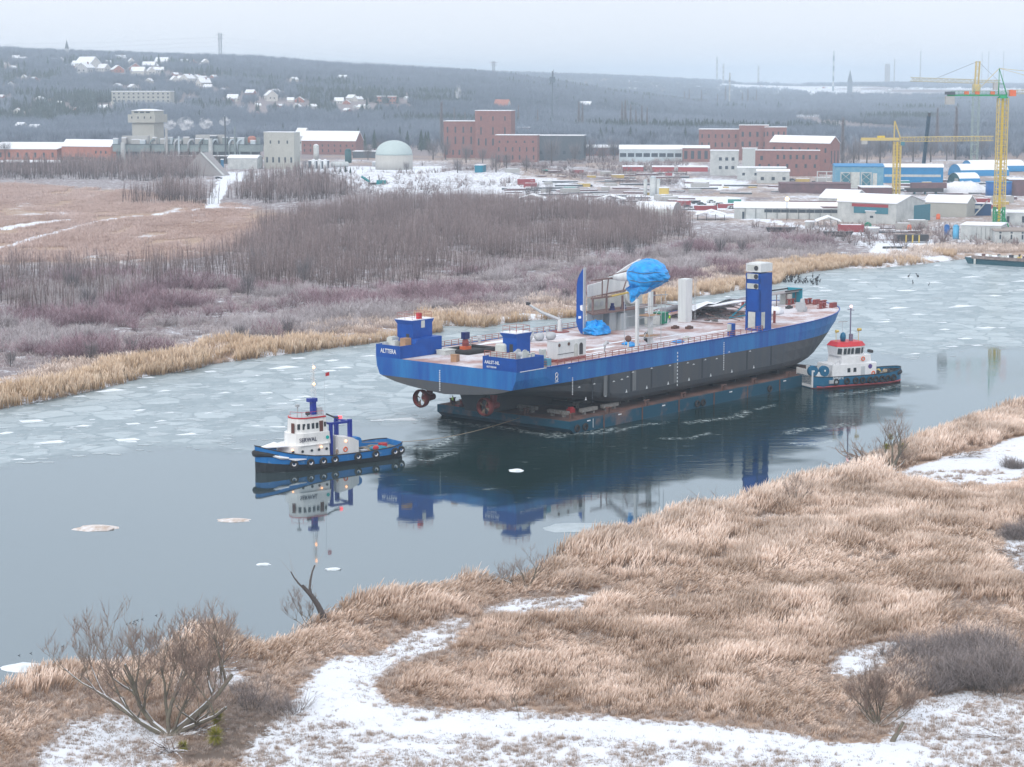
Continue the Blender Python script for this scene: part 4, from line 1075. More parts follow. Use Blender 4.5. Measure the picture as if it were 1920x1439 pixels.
def facade_building(name, label, cat, corner, rz, w, d, h, wallm, roofm, wins=(), wins_r=(), rh=0.0, z0=None, wm=None, parapet=0.3, group=None, extra=None):
    """corner = foot of the visible corner; the left face runs w metres to the left, the right face d metres back; rz turns it.
    wins: (x from corner, z, w, h) on the left face; wins_r on the right face"""
    o = thing(name, label, cat, corner, rz, group)
    b = MB().b2(-w, 0, 0, d, -1.5, h); part('wall', b, wallm, o)
    if rh > 0:      # ridge along x
        r = MB()
        b2 = MB().ext([(0, 0, h), (0, d, h), (0, d / 2, h + rh)], (-w, 0, 0)); part('gable', b2, wallm, o)
        for s in (0, 1):
            y0 = -0.4 if s == 0 else d + 0.4
            r.ext([(0.4, d / 2, h + rh + 0.03), (0.4, y0, h - rh * 0.4 / (d / 2) + 0.03), (0.4, y0, h - rh * 0.4 / (d / 2) + 0.38), (0.4, d / 2, h + rh + 0.38)], (-w - 0.8, 0, 0))
        part('roof', r, roofm, o)
    else:
        part('roof', MB().b2(-w - 0.3, 0.3, -0.3, d + 0.3, h + 0.003, h + parapet), roofm, o)
    wm = wm or M_GLASSD
    cache = {}
    for face, L in ((0, wins), (1, wins_r)):
        for (u, z, ww, hh) in L:
            key = (face, ww, hh)
            if key not in cache:
                cache[key] = (MB().b2(-ww / 2, ww / 2, -0.06, 0.1, 0, hh) if face == 0 else MB().b2(-0.1, 0.06, -ww / 2, ww / 2, 0, hh)).mesh('window', wm)
            part('window', cache[key], None, o, loc=(-u, 0, z) if face == 0 else (0, u, z))
    return o
# ================================================================== the ship on its barge
SO = at(1069, 815)            # near stern corner of the barge on the water
SRZ = R(50)
# local frame: x towards the bow, y to port (away from the camera), z up from the water
M_BLUE = mat('ship_blue', (0.0, 0.08, 0.36), 0.5, col2=(0.01, 0.18, 0.47), vscale=0.3, streak=True, spec=0.4)
M_BLUEP = mat('plain_blue', (0.0, 0.075, 0.37), 0.5, col2=(0.0, 0.055, 0.30), vscale=0.4, spec=0.25)
M_GREY = mat('hull_grey', (0.060, 0.070, 0.085), 0.6, col2=(0.085, 0.085, 0.088), vscale=0.22, streak=True)
M_TEAL = mat('barge_teal', (0.0, 0.065, 0.115), 0.6, col2=(0.20, 0.12, 0.10), vscale=0.10, thr=(0.52, 0.68))
M_RUST = mat('rusty_deck', (0.17, 0.085, 0.065), 0.85, col2=(0.08, 0.055, 0.05), vscale=0.3)
M_DECK = mat('oxide_deck', (0.37, 0.225, 0.20), 0.8, col2=(0.62, 0.60, 0.63), vscale=0.13, thr=(0.40, 0.57), bump=0.1)
M_OXIDE = mat('oxide_red', (0.26, 0.06, 0.055), 0.6, vscale=0.8)
M_WHITE = mat('white_paint', (0.74, 0.76, 0.76), 0.5, col2=(0.58, 0.61, 0.62), vscale=0.4, streak=True)
M_CREAM = mat('cream_panel', (0.60, 0.62, 0.58), 0.6, col2=(0.45, 0.47, 0.45), vscale=0.6)
M_MARK = mat('mark_white', (0.80, 0.82, 0.84), 0.6)
M_TARP = mat('blue_tarp', (0.0, 0.36, 0.84), 0.4, col2=(0.0, 0.22, 0.62), vscale=0.8, bump=0.5, spec=0.5)
M_DARK = mat('dark_steel', (0.05, 0.05, 0.055), 0.6)
M_RUBBER = mat('black_rubber', (0.025, 0.025, 0.028), 0.7)
M_RED = mat('signal_red', (0.55, 0.03, 0.04), 0.45)
M_ORANGE = mat('orange_plastic', (0.75, 0.16, 0.06), 0.5)
M_GREEN = mat('green_paint', (0.0, 0.20, 0.11), 0.5)
M_RAIL = mat('rail_oxide', (0.36, 0.14, 0.12), 0.7)
M_STEEL = mat('galvanised', (0.48, 0.50, 0.52), 0.5, metal=0.2)
M_WOODY = mat('raw_wood', (0.40, 0.24, 0.14), 0.8)
M_YELLOW = mat('yellow_paint', (0.62, 0.46, 0.12), 0.6)
M_SNOW = mat('lying_snow', (0.83, 0.85, 0.89), 0.85, bump=0.2, vscale=1.0)

barge = thing('cargo_barge', 'flat teal and rust barge carrying the unfinished blue ship', 'barge', SO, SRZ)
BL, BW, BH = 93.0, 32.6, 2.3
b = MB()
# raked ends
prof = [(0.0, 0.9), (0.0, BH), (BL, BH), (BL + 0.5, 1.4), (BL - 3, -1.2), (3.0, -1.2)]
b.ext([(x, 0, z) for x, z in prof], (0, BW, 0))
part('hull', b, M_TEAL, barge)
part('deck', MB().b2(0.25, BL - 0.3, 0.3, BW - 0.3, BH + 0.004, BH + 0.06), M_RUST, barge)
cb_ = MB().b2(-0.09, 0.09, -0.10, 0.1, -0.2, BH).mesh('fender_strip', M_RUST)
for x in (10, 22, 34, 46, 58, 70, 82): part('fender_strip', cb_, None, barge, loc=(x, -0.08, 0.1))
bo = MB().lathe([(0.28, 0), (0.22, 0.15), (0.22, 0.9), (0.36, 0.95), (0.36, 1.1)], n=8)
bo.lathe([(0.28, 0), (0.22, 0.15), (0.22, 0.9), (0.36, 0.95), (0.36, 1.1)], (0.9, 0, 0), n=8); bo.b2(-0.5, 1.4, -0.45, 0.45, 0, 0.08)
bom = bo.mesh('bollard', M_RUST)
for x, y in [(12, 0.7), (24, 0.7), (36, 0.7), (50, 0.7), (61, 0.7), (74, 0.7), (84, 0.7), (2, 1.6), (2, 30.8), (1.5, 12), (1.5, 22)]: part('bollard', bom, None, barge, loc=(x, y, BH + 0.06))
ti = MB().torus((0, 0, 0), 0.55, 0.22, 'y', 14, 6).mesh('tyre', M_RUBBER)
for x in (1.8, 4.2, 40, 42, 66): part('tyre', ti, None, barge, loc=(x, -0.28, 0.9))
mk = MB().b2(-0.5, 0.5, -0.035, -0.005, 0, 0.22).mesh('mark', M_MARK)
for x in (5.5, 15, 29, 52, 72): part('mark', mk, None, barge, loc=(x, 0, 1.75))
part('draft_marks', MB().b2(-.05, .05, -.03, 0, .4, 2.1), M_MARK, barge, loc=(6.8, -0.01, 0))
# timber and steel cribbing between barge and ship
crb = MB()
for k in range(5): crb.b2(-1.9, 1.9, -0.35 + 0.0, 0.35, 0.0, 0.45)
crm = MB().b2(-2.4, 2.4, -0.4, 0.4, 0.5, 1.15).b2(-1.6, -1.1, -0.3, 0.3, 0, 0.5).b2(1.1, 1.6, -0.3, 0.3, 0, 0.5).mesh('support_block', mat('timber_grey', (.30, .30, .28), .8, col2=(.16, .14, .13), vscale=2))
for x, y, r_ in [(3.4, 5.5, 1.57), (4.0, 13.5, 1.57), (3.0, 19.5, 1.57), (9.5, 3.2, 0), (16, 3.2, 0), (15, 9, 0), (4.5, 26, 1.57), (20, 16, 0), (24, 6, 0)]:
    o_ = part('support_block', crm, None, barge, loc=(x, y, BH + 0.06)); o_.rotation_euler = (0, 0, r_)
bmx = MB().b2(-0.35, 0.35, 5.5, 29, 0, 0.95).mesh('cross_beam', M_DARK)
for x in (14, 22, 30, 38, 46, 54, 62, 70, 78, 86): part('cross_beam', bmx, None, barge, loc=(x, 0, BH + 0.06))

ship = thing('ship_hull', 'large unfinished ship with blue upper band, grey lower hull and pinkish open deck', 'ship', SO, SRZ)
YC, HB, ZD, ZB = 18.65, 17.15, 12.7, 3.35
ZS = [13.9, 9.4]
def deckz(x): return ZD + 1.25 * max(0, (x - 58) / 54) ** 1.6
def keelz(x):
    if x < 16: return ZB + (7.2 - ZB) * ((16 - x) / 29.5) ** 1.15
    if x > 96: return ZB + 3.5 * ((x - 96) / 16) ** 1.8
    return ZB
def hb_at(x, z):
    u = min(1, max(0, (z - ZB) / (ZD - ZB)))
    x0 = 62 + 18 * u; xe = 98.5 + 14.2 * u ** 0.6
    if x <= x0: return HB
    t = (x - x0) / (xe - x0)
    return HB * math.sqrt(max(0, 1 - t ** 2.3)) if t < 1 else 0.0
def section(x):
    kz = keelz(x); dz = deckz(x); pts = []
    q = min(1, max(0, (16 - x) / 29.5))   # 1 at the transom
    zs = [dz, (dz + 9.4) / 2, 9.4]
    # lower part: vertical side to the turn of bilge, then bottom
    ztb = 6.3 + 4.6 * q ** 1.2            # where the side leaves the vertical
    lows = []
    if q <= 0:
        lows = [(1.0, 7.6), (1.0, 5.3), (0.985, 4.4), (0.95, 3.75), (0.89, kz + 0.03), (0.4, kz), (0.0, kz)]
    else:
        a = [(1.0, 7.6), (1.0, 5.3), (0.985, 4.4), (0.95, 3.75), (0.89, ZB + 0.03), (0.4, ZB), (0.0, ZB)]
        c = [(0.935, 9.39), (0.90, 9.2), (0.82, 8.8), (0.70, 8.35), (0.50, 7.9), (0.25, 7.5), (0.0, 7.2)]
        e = q ** 0.75
        lows = [(a[i][0] * (1 - e) + c[i][0] * e, a[i][1] * (1 - e) + c[i][1] * e) for i in range(7)]
    up = []
    for z in zs:
        f_ = 1.0
        if q > 0.55 and z < 11.5: f_ = 1 - 0.055 * (q - 0.55) / 0.45 * (11.5 - z) / 2.1
        up.append((f_, z))
    out = []
    for f_, z in up + lows:
        zz = max(z, kz) if x > 60 else z
        out.append((f_ * hb_at(x, zz), zz))
    return out
XS = [-13.5, -11, -8, -5, -2, 2, 6, 10, 14, 18, 30, 42, 54, 62, 68, 74, 79, 83, 87, 90, 93, 96, 99, 101.5, 104, 106, 108, 109.5, 110.8, 111.8, 112.5]
V = []; F = []; MI = []
secs = [section(x) for x in XS]; K = len(secs[0])
ring = 2 * K - 1
for x, s_ in zip(XS, secs):
    for (h, z) in s_: V.append((x, YC - h, z))
    for (h, z) in s_[::-1][1:]: V.append((x, YC + h, z))
for i in range(len(XS) - 1):
    for j in range(ring - 1):
        F.append((i * ring + j, (i + 1) * ring + j, (i + 1) * ring + j + 1, i * ring + j + 1))
        jj = min(j, ring - 2 - j); MI.append(0 if jj < 2 else 1)
# transom with the blue/grey line kept level
def clip(poly, z, above):
    o = []
    for i in range(len(poly)):
        a, c = poly[i], poly[(i + 1) % len(poly)]
        ia, ic = (a[1] >= z) == above, (c[1] >= z) == above
        if ia: o.append(a)
        if ia != ic:
            t = (z - a[1]) / (c[1] - a[1]); o.append((a[0] + t * (c[0] - a[0]), z))
    return o
tp = [(v[1], v[2]) for v in V[:ring]]
hull = MB(); hull.v = V; hull.f = F; hull.m = MI
for ab, mi in ((True, 0), (False, 1)):
    pl = clip(tp, 9.32, ab)
    hull.add([(-13.502, y, z) for y, z in pl], [tuple(range(len(pl)))[::-1]], mi)
ho = part('hull', hull, [M_BLUE, M_GREY], ship)
# deck sheet
dk = MB(); vs = []
for x, s_ in zip(XS, secs): vs += [(x, YC - s_[0][0] + 0.02, s_[0][1] - 0.06), (x, YC + s_[0][0] - 0.02, s_[0][1] - 0.06)]
dk.add(vs, [(2 * i, 2 * i + 2, 2 * i + 3, 2 * i + 1) for i in range(len(XS) - 1)])
part('deck', dk, M_DECK, ship)
# rub rail / sheer edge along both sides
for sgn in (-1, 1):
    pts = [(x, YC + sgn * (s_[0][0] + 0.03), s_[0][1]) for x, s_ in zip(XS, secs) if x > -5.8]
    part('sheer_edge', MB().tube(pts, 0.13, 5), M_BLUEP, ship)
part('sheer_edge', MB().tube([(112.3, YC - 2.5, deckz(112.3)), (112.6, YC, deckz(112.4)), (112.3, YC + 2.5, deckz(112.3))], 0.13, 5), M_BLUEP, ship)
part('edge_line', MB().b2(-12.5, 4, 1.44, 1.5, 12.62, 12.74), M_MARK, ship)
# stern blocks: starboard (near) and port
def stern_block(y0, y1, x1, inner):
    b = MB()
    b.b2(-13.5, x1, y0, y0 + 0.18, ZD - 0.03, 15.05); b.b2(-13.5, x1, y1 - 0.18, y1, ZD - 0.03, 15.05)
    b.b2(-13.5, -13.32, y0 + 0.181, y1 - 0.181, ZD - 0.03, 15.05); b.b2(x1 - 0.18, x1, y0 + 0.181, y1 - 0.181, ZD - 0.03, 15.05)
    b.b2(-13.3, x1 - 0.2, y0 + 0.2, y1 - 0.2, 14.2, 14.35)
    return b
part('stern_block', stern_block(1.5, 9.4, -5.8, 9.4), M_BLUEP, ship)
part('stern_block', stern_block(29.6, 35.8, -5.0, 29.6), M_BLUEP, ship)
pb = MB().ext([(-9.5, 29.55, 15.05), (-8.9, 29.55, 15.9), (-6.0, 29.55, 16.0), (-2.0, 29.55, 16.0), (-2.0, 29.55, 12.7), (-5.05, 29.55, 12.7), (-5.05, 29.55, 15.05)], (0, 5.8, 0))
part('stern_shelf', pb, M_BLUEP, ship)
for y0, y1, x1 in ((1.7, 9.2, -6.0), (29.8, 35.6, -9.6)):
    part('snow_cover', MB().b2(-13.3, x1, y0, y1, 14.351, 14.5), M_SNOW, ship)
# towers on the stern blocks, flared at the top
def tower(x0, x1, y0, y1, z0, z1, door):
    t = part('stern_tower', MB().b2(x0, x1, y0, y1, z0, z1 - 0.8).add(
        [(x0, y0, z1 - .8), (x1, y0, z1 - .8), (x1, y1, z1 - .8), (x0, y1, z1 - .8), (x0 - .3, y0 - .05, z1), (x1 + .5, y0 - .05, z1), (x1 + .5, y1 + .5, z1), (x0 - .3, y1 + .5, z1)],
        [(4, 5, 6, 7), (0, 1, 5, 4), (1, 2, 6, 5), (2, 3, 7, 6), (3, 0, 4, 7)]), M_BLUEP, ship)
    part('snow_cover', MB().b2(x0 - .2, x1 + .4, y0, y1 + .4, z1 + 0.003, z1 + 0.14), M_SNOW, t)
    part('doorway', MB().b2(x0 - 0.03, x0 + 0.05, y0 + 0.9, y0 + 1.7, z0 + 0.3, z0 + 2.4), M_DARK, t)
    rp = MB()
    for xx in (x0, (x0 + x1) / 2, x1):
        for yy in (y0 + 0.15, (y0 + y1) / 2, y1): rp.tube([(xx, yy, z1), (xx, yy, z1 + 1.25)], 0.05, 4)
    for zz in (0.65, 1.25):
        rp.tube([(x0, y0 + .15, z1 + zz), (x1, y0 + .15, z1 + zz), (x1, y1, z1 + zz), (x0, y1, z1 + zz), (x0, y0 + .15, z1 + zz)], 0.035, 4)
    part('tower_rail', rp, M_RAIL, t)
    return t
t1 = tower(-8.0, -4.2, 6.0, 9.3, 14.35, 18.7, True)
t2 = tower(-8.6, -3.2, 30.9, 34.9, 14.35, 19.3, True)
part('vent_panel', MB().b2(-6.3, -5.3, 30.86, 30.9, 17.8, 19.25), M_CREAM, t2)
part('red_box', MB().b2(-6.6, -5.8, 31.2, 31.9, 19.45, 20.6), M_RED, t2)
# writing on the stern
def text_mesh(s, size, m, name='lettering'):
    c = bpy.data.curves.new(name, 'FONT'); c.body = s; c.size = size; c.extrude = 0.02; c.align_x = 'LEFT'; c.space_character = 1.05; c.offset = size * 0.018
    o = bpy.data.objects.new(name, c); COL.objects.link(o)
    bpy.context.view_layer.update()
    me = bpy.data.meshes.new_from_object(o.evaluated_get(bpy.context.evaluated_depsgraph_get())); me.name = name
    bpy.data.objects.remove(o); me.materials.clear(); me.materials.append(m)
    return me
def put_text(s, size, m, parent, loc, rot, width=None):
    o = part('lettering', text_mesh(s, size, m), None, parent); o.location = loc; o.rotation_euler = rot
    if width:
        xs_ = [v.co.x for v in o.data.vertices]; k_ = width / (max(xs_) - min(xs_)); o.scale = (k_, 1, 1)
    return o
put_text('ALTTERA', 1.15, M_MARK, ship, (-13.53, 34.6, 13.55), (R(90), 0, R(-90)), 4.0)
put_text('AALST-NL', 0.85, M_MARK, ship, (-13.53, 8.9, 13.75), (R(90), 0, R(-90)), 3.5)
put_text('ROTTERDAM', 0.45, M_MARK, ship, (-13.53, 8.4, 13.05), (R(90), 0, R(-90)), 2.2)
# emblem and draft marks on the near quarter
em = MB().torus((-2.2, 1.42, 11.1), 0.36, 0.07, 'y', 12, 4).torus((-2.2, 1.42, 10.35), 0.36, 0.07, 'y', 12, 4).b2(-2.7, -1.7, 1.40, 1.46, 9.75, 9.85)
part('emblem', em, M_MARK, ship)
def dmark(x, y, z0, z1, n):
    b = MB()
    for k in range(n):
        z = z0 + (z1 - z0) * k / n; b.b2(x - .12, x + .12, y - .02, y + .02, z, z + (z1 - z0) / n * 0.55)
    part('draft_marks', b, M_MARK, ship)
dmark(2.5, 1.46, 6.9, 10.2, 12); dmark(51.5, 1.46, 6.2, 12.0, 16); dmark(35.5, 1.46, 4.8, 11.8, 10)
b = MB()
for k in range(12): b.b2(-13.56, -13.52, 19.6, 19.85, 7.7 + k * 0.33, 7.88 + k * 0.33)
part('draft_marks', b, M_MARK, ship)
tr_ = MB().ext([(-0.3, 0, 0), (0.3, 0, 0), (0.09, 0, 0.3), (0.09, 0, 0.55), (-0.09, 0, 0.55), (-0.09, 0, 0.3)], (0, 0.03, 0)).mesh('tug_mark', M_MARK)
for x in (6.5, 12.5, 19, 25.5, 32.5, 39.5, 47, 54.5, 62.5): part('tug_mark', tr_, None, ship, loc=(x, 1.47, 5.4))
hm_ = MB().b2(-0.38, 0.38, 0, 0.03, 0, 0.07).b2(-0.12, 0.12, 0, 0.03, 0.07, 0.2).mesh('hull_symbol', M_MARK)
for x, z in [(4.5, 8.0), (9, 8.1), (15, 7.9), (17.5, 8.0), (19.3, 8.3), (21, 9.0), (27, 9.1), (33, 9.0), (39, 8.9), (41, 8.4), (45, 8.9), (49, 8.7), (53.4, 9.6), (61, 9.0), (1.5, 11.9)]: part('hull_symbol', hm_, None, ship, loc=(x, 1.44, z))
# welded plate seams and primer bands on the side
sm = MB().b2(-0.22, 0.22, 0, 0.025, 0, 1.0)
smm = sm.mesh('plate_seam', mat('seam_dark', (.035, .042, .052), .7, vscale=1.5))
for x in (8.5, 13.5, 20.5, 27.0, 35.2, 44, 60, 69):
    o_ = part('plate_seam', smm, None, ship, loc=(x, 1.475, 5.4)); o_.scale = (1, 1, 3.95)
M_PRIMER = mat('primer_grey', (0.20, 0.205, 0.21), 0.7, col2=(0.12, 0.13, 0.14), vscale=0.5, streak=True)
for x in (11.9, 20.9, 34.3):
    part('primer_patch', MB().b2(x, x + 1.1, 1.46, 1.5, 5.5, 9.3), M_PRIMER, ship)
part('thruster_mark', MB().torus((76.5, 1.93, 7.5), 0.55, 0.12, 'y', 12, 4), M_ORANGE, ship)
# skeg and the two thrusters under the stern
sk = MB().add([(-5.5, 17.2, 8.2), (-5.5, 20.2, 8.2), (14, 15.5, 6), (14, 22, 6), (-3.5, 17.6, 2.7), (-3.5, 19.8, 2.7), (14, 15.5, 2.7), (14, 22, 2.7)],
              [(0, 4, 5, 1), (0, 2, 6, 4), (1, 5, 7, 3), (4, 6, 7, 5), (0, 1, 3, 2)])
part('skeg', MB().add([(-6, 15.6, 8.6), (-6, 22.6, 8.6), (18, 15.0, 7), (18, 23, 7), (-4.0, 16.2, 2.75), (-4.0, 22.0, 2.75), (18, 15.0, 2.75), (18, 23, 2.75)],
              [(0, 4, 5, 1), (0, 2, 6, 4), (1, 5, 7, 3), (4, 6, 7, 5), (0, 1, 3, 2)]), M_GREY, ship)
for y_ in (27.6, 11.8):
    th = part('thruster', MB().lathe([(0.55, 0), (0.7, 1.6), (1.1, 3.0)], (-7.6, y_, 5.4), 10).lathe([(0.12, -2.0), (0.6, -1.5), (0.75, 0), (0.6, 1.3), (0.2, 1.7)], (-7.8, y_, 5.1), 12, None, 'x'), M_OXIDE, ship, True)
    nz_ = MB()
    nz_.lathe([(1.55, -0.1), (1.75, 0.25), (1.7, 0.9), (1.62, 1.2), (1.42, 1.2), (1.38, 0.5), (1.45, 0.0)], (-10.6, y_, 5.1), 20, None, 'x')
    nz_.f = nz_.f[:-2]; nz_.m = nz_.m[:-2]
    part('nozzle', nz_, M_OXIDE, th, True)
    pr = MB()
    for k in range(4):
        a = k * math.pi / 2 + 0.4
        pr.ext([(-10.1, y_ + 0.2 * math.cos(a), 5.1 + .2 * math.sin(a)), (-9.9, y_ + 1.3 * math.cos(a - .22), 5.1 + 1.3 * math.sin(a - .22)), (-10.2, y_ + 1.3 * math.cos(a + .25), 5.1 + 1.3 * math.sin(a + .25))], (0.08, 0, 0))
    part('propeller', pr, mat('dull_bronze', (.26, .20, .13), .5, col2=(.14, .08, .06), vscale=2), th)

# railings
def railing(pts, parent, h=1.1, step=2.0, m=M_RAIL, name='railing'):
    b = MB()
    for a, c in zip(pts[:-1], pts[1:]):
        L = math.dist(a, c); n_ = max(1, int(L / step))
        for k in range(n_ + 1):
            t = k / n_; p = [a[i] + (c[i] - a[i]) * t for i in range(3)]
            b.tube([p, (p[0], p[1], p[2] + h)], 0.085, 4, False)
        for f_ in (1.0, 0.66, 0.33): b.tube([(a[0], a[1], a[2] + h * f_), (c[0], c[1], c[2] + h * f_)], 0.055, 4, False)
    return part(name, b, m, parent)
railing([(-5.6, 1.8, ZD), (58, 1.8, ZD)], ship)
railing([(60, 1.8, deckz(60)), (66, 1.8, deckz(66))], ship)
railing([(-4.8, 35.4, ZD), (58, 35.4, ZD)], ship)
railing([(-13.2, 2.0, 15), (-13.2, 9.2, 15)], ship, 1.0, 1.4)
railing([(70, 35.3, deckz(70)), (84, 34.6, deckz(84)), (95, 30.5, deckz(95))], ship)

# snow and blue ribs lying on the near half of the deck
def deck_snow(cx, cy, rx, ry, seed):
    rg = random.Random(seed); n = 18; z = deckz(cx) - 0.05
    return MB().add([(cx + rx * math.cos(i * 6.283 / n) * rg.uniform(.75, 1.1), cy + ry * math.sin(i * 6.283 / n) * rg.uniform(.6, 1.2), z + 0.03) for i in range(n)] + [(cx, cy, z + 0.1)], [(i, (i + 1) % n, n) for i in range(n)])
b = MB()
for q in [(15, 7, 7, 1.4, 1), (28, 5.5, 8, 1.2, 2), (22, 11, 7, 0.8, 3), (44, 5, 9, 0.9, 4), (8, 22, 4, 0.8, 5), (6, 33, 5, 1.2, 6), (20, 32.5, 10, 1.4, 7), (40, 8, 6, 0.7, 8), (33, 14, 8, 0.6, 9), (60, 9, 6, 0.6, 10), (88, 20, 4, 0.8, 11), (30, 30, 6, 0.8, 12), (48, 12, 7, 0.5, 13)]:
    x_ = deck_snow(*q); b.add(x_.v, x_.f)
part('snow_cover', b, M_SNOW, ship)
D0 = ZD - 0.055
# deck bollards at the bow, pink posts
bb = MB().lathe([(0.45, 0), (0.35, .1), (0.35, 1.0), (0.55, 1.1), (0.55, 1.25)], n=10).lathe([(0.45, 0), (0.35, .1), (0.35, 1.0), (0.55, 1.1), (0.55, 1.25)], (1.5, 0, 0), n=10).b2(-.7, 2.2, -.6, .6, 0, .12)
bbm = bb.mesh('bollard', M_OXIDE)
for x, y in [(108, 17.5), (105.5, 20.5), (107.0, 13), (103.5, 11), (98, 28), (-3, 4.5), (64, 33)]: part('bollard', bbm, None, ship, loc=(x, y, deckz(x) - 0.05))
part('rope_fairlead', MB().b2(-1, 1, -0.4, 0.4, 0, 1.1), M_OXIDE, ship, loc=(109.0, 15.5, deckz(109) - .05))
part('rope_fairlead', MB().b2(-1, 1, -0.4, 0.4, 0, 1.1), M_OXIDE, ship, loc=(106.5, 9.6, deckz(106) - .05))

# blue bow-side tower (white top, three openings)
tb = thing('blue_tower', 'tall blue steel tower with white top and three openings near the bow', 'tower', at(0, 0), 0)
tb.parent = ship; del tb['category']; del tb['label']; tb.name = 'access_tower'; tb.location = (0, 0, 0)
z0 = deckz(66) - 0.05; X0, X1, Y0, Y1 = 65.3, 69.6, 2.0, 5.6
f_ = MB()
f_.b2(X0 + 0.2, X1, Y0, Y1, z0, 24.6)                      # body behind the stern-facing wall
segs = [(z0, 13.2, None), (13.2, 16.9, 'd'), (16.9, 21.3, None), (21.3, 22.5, 'o'), (22.5, 23.6, None)]
for a, c, k_ in segs:
    if k_ is None: f_.b2(X0, X0 + 0.199, Y0, Y1, a, c)
f_.b2(X0, X0 + 0.199, Y0, Y0 + 0.5, 13.2, 23.6); f_.b2(X0, X0 + 0.199, Y1 - 0.4, Y1, 13.2, 23.6); f_.b2(X0, X0 + 0.199, Y0, Y1, 23.6, 24.6)
part('shaft', f_, M_BLUEP, tb)
part('top_casing', MB().b2(X0 - 0.02, X1 + 0.02, Y0 - 0.02, Y1 + 0.02, 24.9, 26.6).b2(X0 + .4, X1 - .4, Y0 + .4, Y1 - .4, 26.6, 26.75), M_WHITE, tb)
for a, c in ((21.4, 22.5), (23.4, 24.5), (25.1, 26.3)):
    w_ = part('opening', MB().b2(X0 - 0.05, X0 + 0.1, Y0 + 0.6, Y1 - 0.3, a, c), M_CREAM, tb)
    part('round_duct', MB().lathe([(0.5, -0.12), (0.5, 0.0)], (X0 - 0.02, Y0 + 1.1, (a + c) / 2), 12, None, 'x'), M_DARK, w_)
part('doorway', MB().b2(X0 - 0.04, X0 + 0.1, Y0 + 1.2, Y0 + 2.9, 13.2, 16.6), M_CREAM, tb)
part('doorway', MB().b2(X0 + 0.5, X0 + 1.8, Y0 - 0.04, Y0 + 0.1, 13.2, 16.6), M_CREAM, tb)
part('vent_post', MB().b2(55.2, 56.3, 2.0, 3.2, D0, 15.2), M_BLUEP, ship); part('vent_hood', MB().b2(54.8, 55.19, 2.2, 3.0, D0 + 1.0, 15.1), M_CREAM, ship)

# white machinery casing near the stern, with the arched pair of doors
cs = MB().b2(1.9, 10.2, 4.4, 7.0, D0 + 0.5, 16.4)
co = part('machinery_casing', cs, M_WHITE, ship); 
part('base_frame', MB().b2(1.6, 10.2, 4.4, 7.4, D0, D0 + 0.49), M_OXIDE, co)
part('rubbing_band', MB().b2(1.7, 6.6, 4.33, 4.39, 14.05, 14.15), M_DARK, co)
arch = lambda x, w, z0_, z1_: [(x - w, 4.33, z0_)] + [(x - w * math.cos(t), 4.33, z1_ - w + w * math.sin(t)) for t in np.linspace(0, math.pi, 8)] + [(x + w, 4.33, z0_)]
part('arched_door', MB().ext(arch(7.2, 0.55, 13.3, 15.7), (0, 0.06, 0)), M_CREAM, co)
part('arched_opening', MB().ext(arch(8.7, 0.5, 13.5, 15.7), (0, 0.06, 0)), M_DARK, co)
for x in (2.2, 5.0): part('porthole', MB().lathe([(0.33, -0.09), (0.33, 0)], (x, 4.38, 15.8), 12, None, 'y'), M_RUST, co)
part('snow_cover', MB().b2(1.8, 10, 4.6, 6.9, 16.402, 16.48), mat('thin_snow', (0.70, 0.69, 0.70), 0.85, col2=(0.5, 0.42, 0.42), vscale=0.3), co)
part('cabinet', MB().b2(-3.9, -3.0, 3.2, 4.2, D0, 15.7), M_CREAM, ship); part('cabinet', MB().b2(-4.6, -3.4, 1.7, 2.7, D0 + .3, 14.2), mat('pale_blue', (.12, .34, .46), .5), ship)

# free-standing white column with ladder
cw = MB().b2(68, 70.4, 22.6, 24.6, deckz(69) - 0.05, 22.0)
for k in range(5): cw.b2(67.94, 67.999, 22.7 + k * 0.42, 22.82 + k * 0.42, 13.5, 21.9)
for k in range(5): cw.b2(68.1 + k * 0.5, 68.25 + k * 0.5, 22.54, 22.599, 13.5, 21.9)
c_ = part('white_trunk', cw, M_WHITE, ship)
lb = MB()
for k in range(16): lb.tube([(70.8, 22.3, 14 + k * 0.48), (71.3, 22.3, 14 + k * .48)], 0.04, 4)
lb.tube([(70.8, 22.3, 13.3), (70.8, 22.3, 22)], .05, 4).tube([(71.3, 22.3, 13.3), (71.3, 22.3, 22)], .05, 4)
part('ladder', lb, M_STEEL, c_)

# blue fin plate and the open steel house behind it
fx = 38.2
fin = MB().ext([(fx, 27.0, 12.7), (fx, 27.0, 26.2), (fx, 27.4, 25.7), (fx, 27.9, 25.0), (fx, 28.5, 23.8), (fx, 28.7, 22.4), (fx, 28.8, 15.0), (fx, 28.2, 13.6), (fx, 27.6, 12.8)], (0.5, 0, 0))
fo = part('fin_wall', fin, M_BLUEP, ship)
part('edge_strip', MB().b2(fx - .08, fx + .6, 26.8, 26.99, 12.7, 26.3), M_STEEL, fo)
part('emblem', MB().ext([(fx - .04, 27.1, 17.4), (fx - .04, 27.7, 17.6), (fx - .04, 27.8, 18.5), (fx - .04, 27.15, 18.7)], (0.03, 0, 0)).ext([(fx - .04, 27.5, 15.9), (fx - .04, 28.2, 15.8), (fx - .04, 28.2, 16.3), (fx - .04, 27.5, 16.4)], (0.03, 0, 0)), M_MARK, fo)
hs = part('deckhouse', MB().b2(42, 45.5, 27.4, 29, D0, 16.6).b2(46, 51.5, 26.2, 29, D0, 16.6).b2(51.6, 60, 27.5, 29, D0, 16.6).b2(48.5, 50.5, 25.2, 26.19, D0, 16.2), mat('pale_primer', (0.50, 0.54, 0.55), 0.7, col2=(0.30, 0.33, 0.35), vscale=0.35, streak=True), ship)
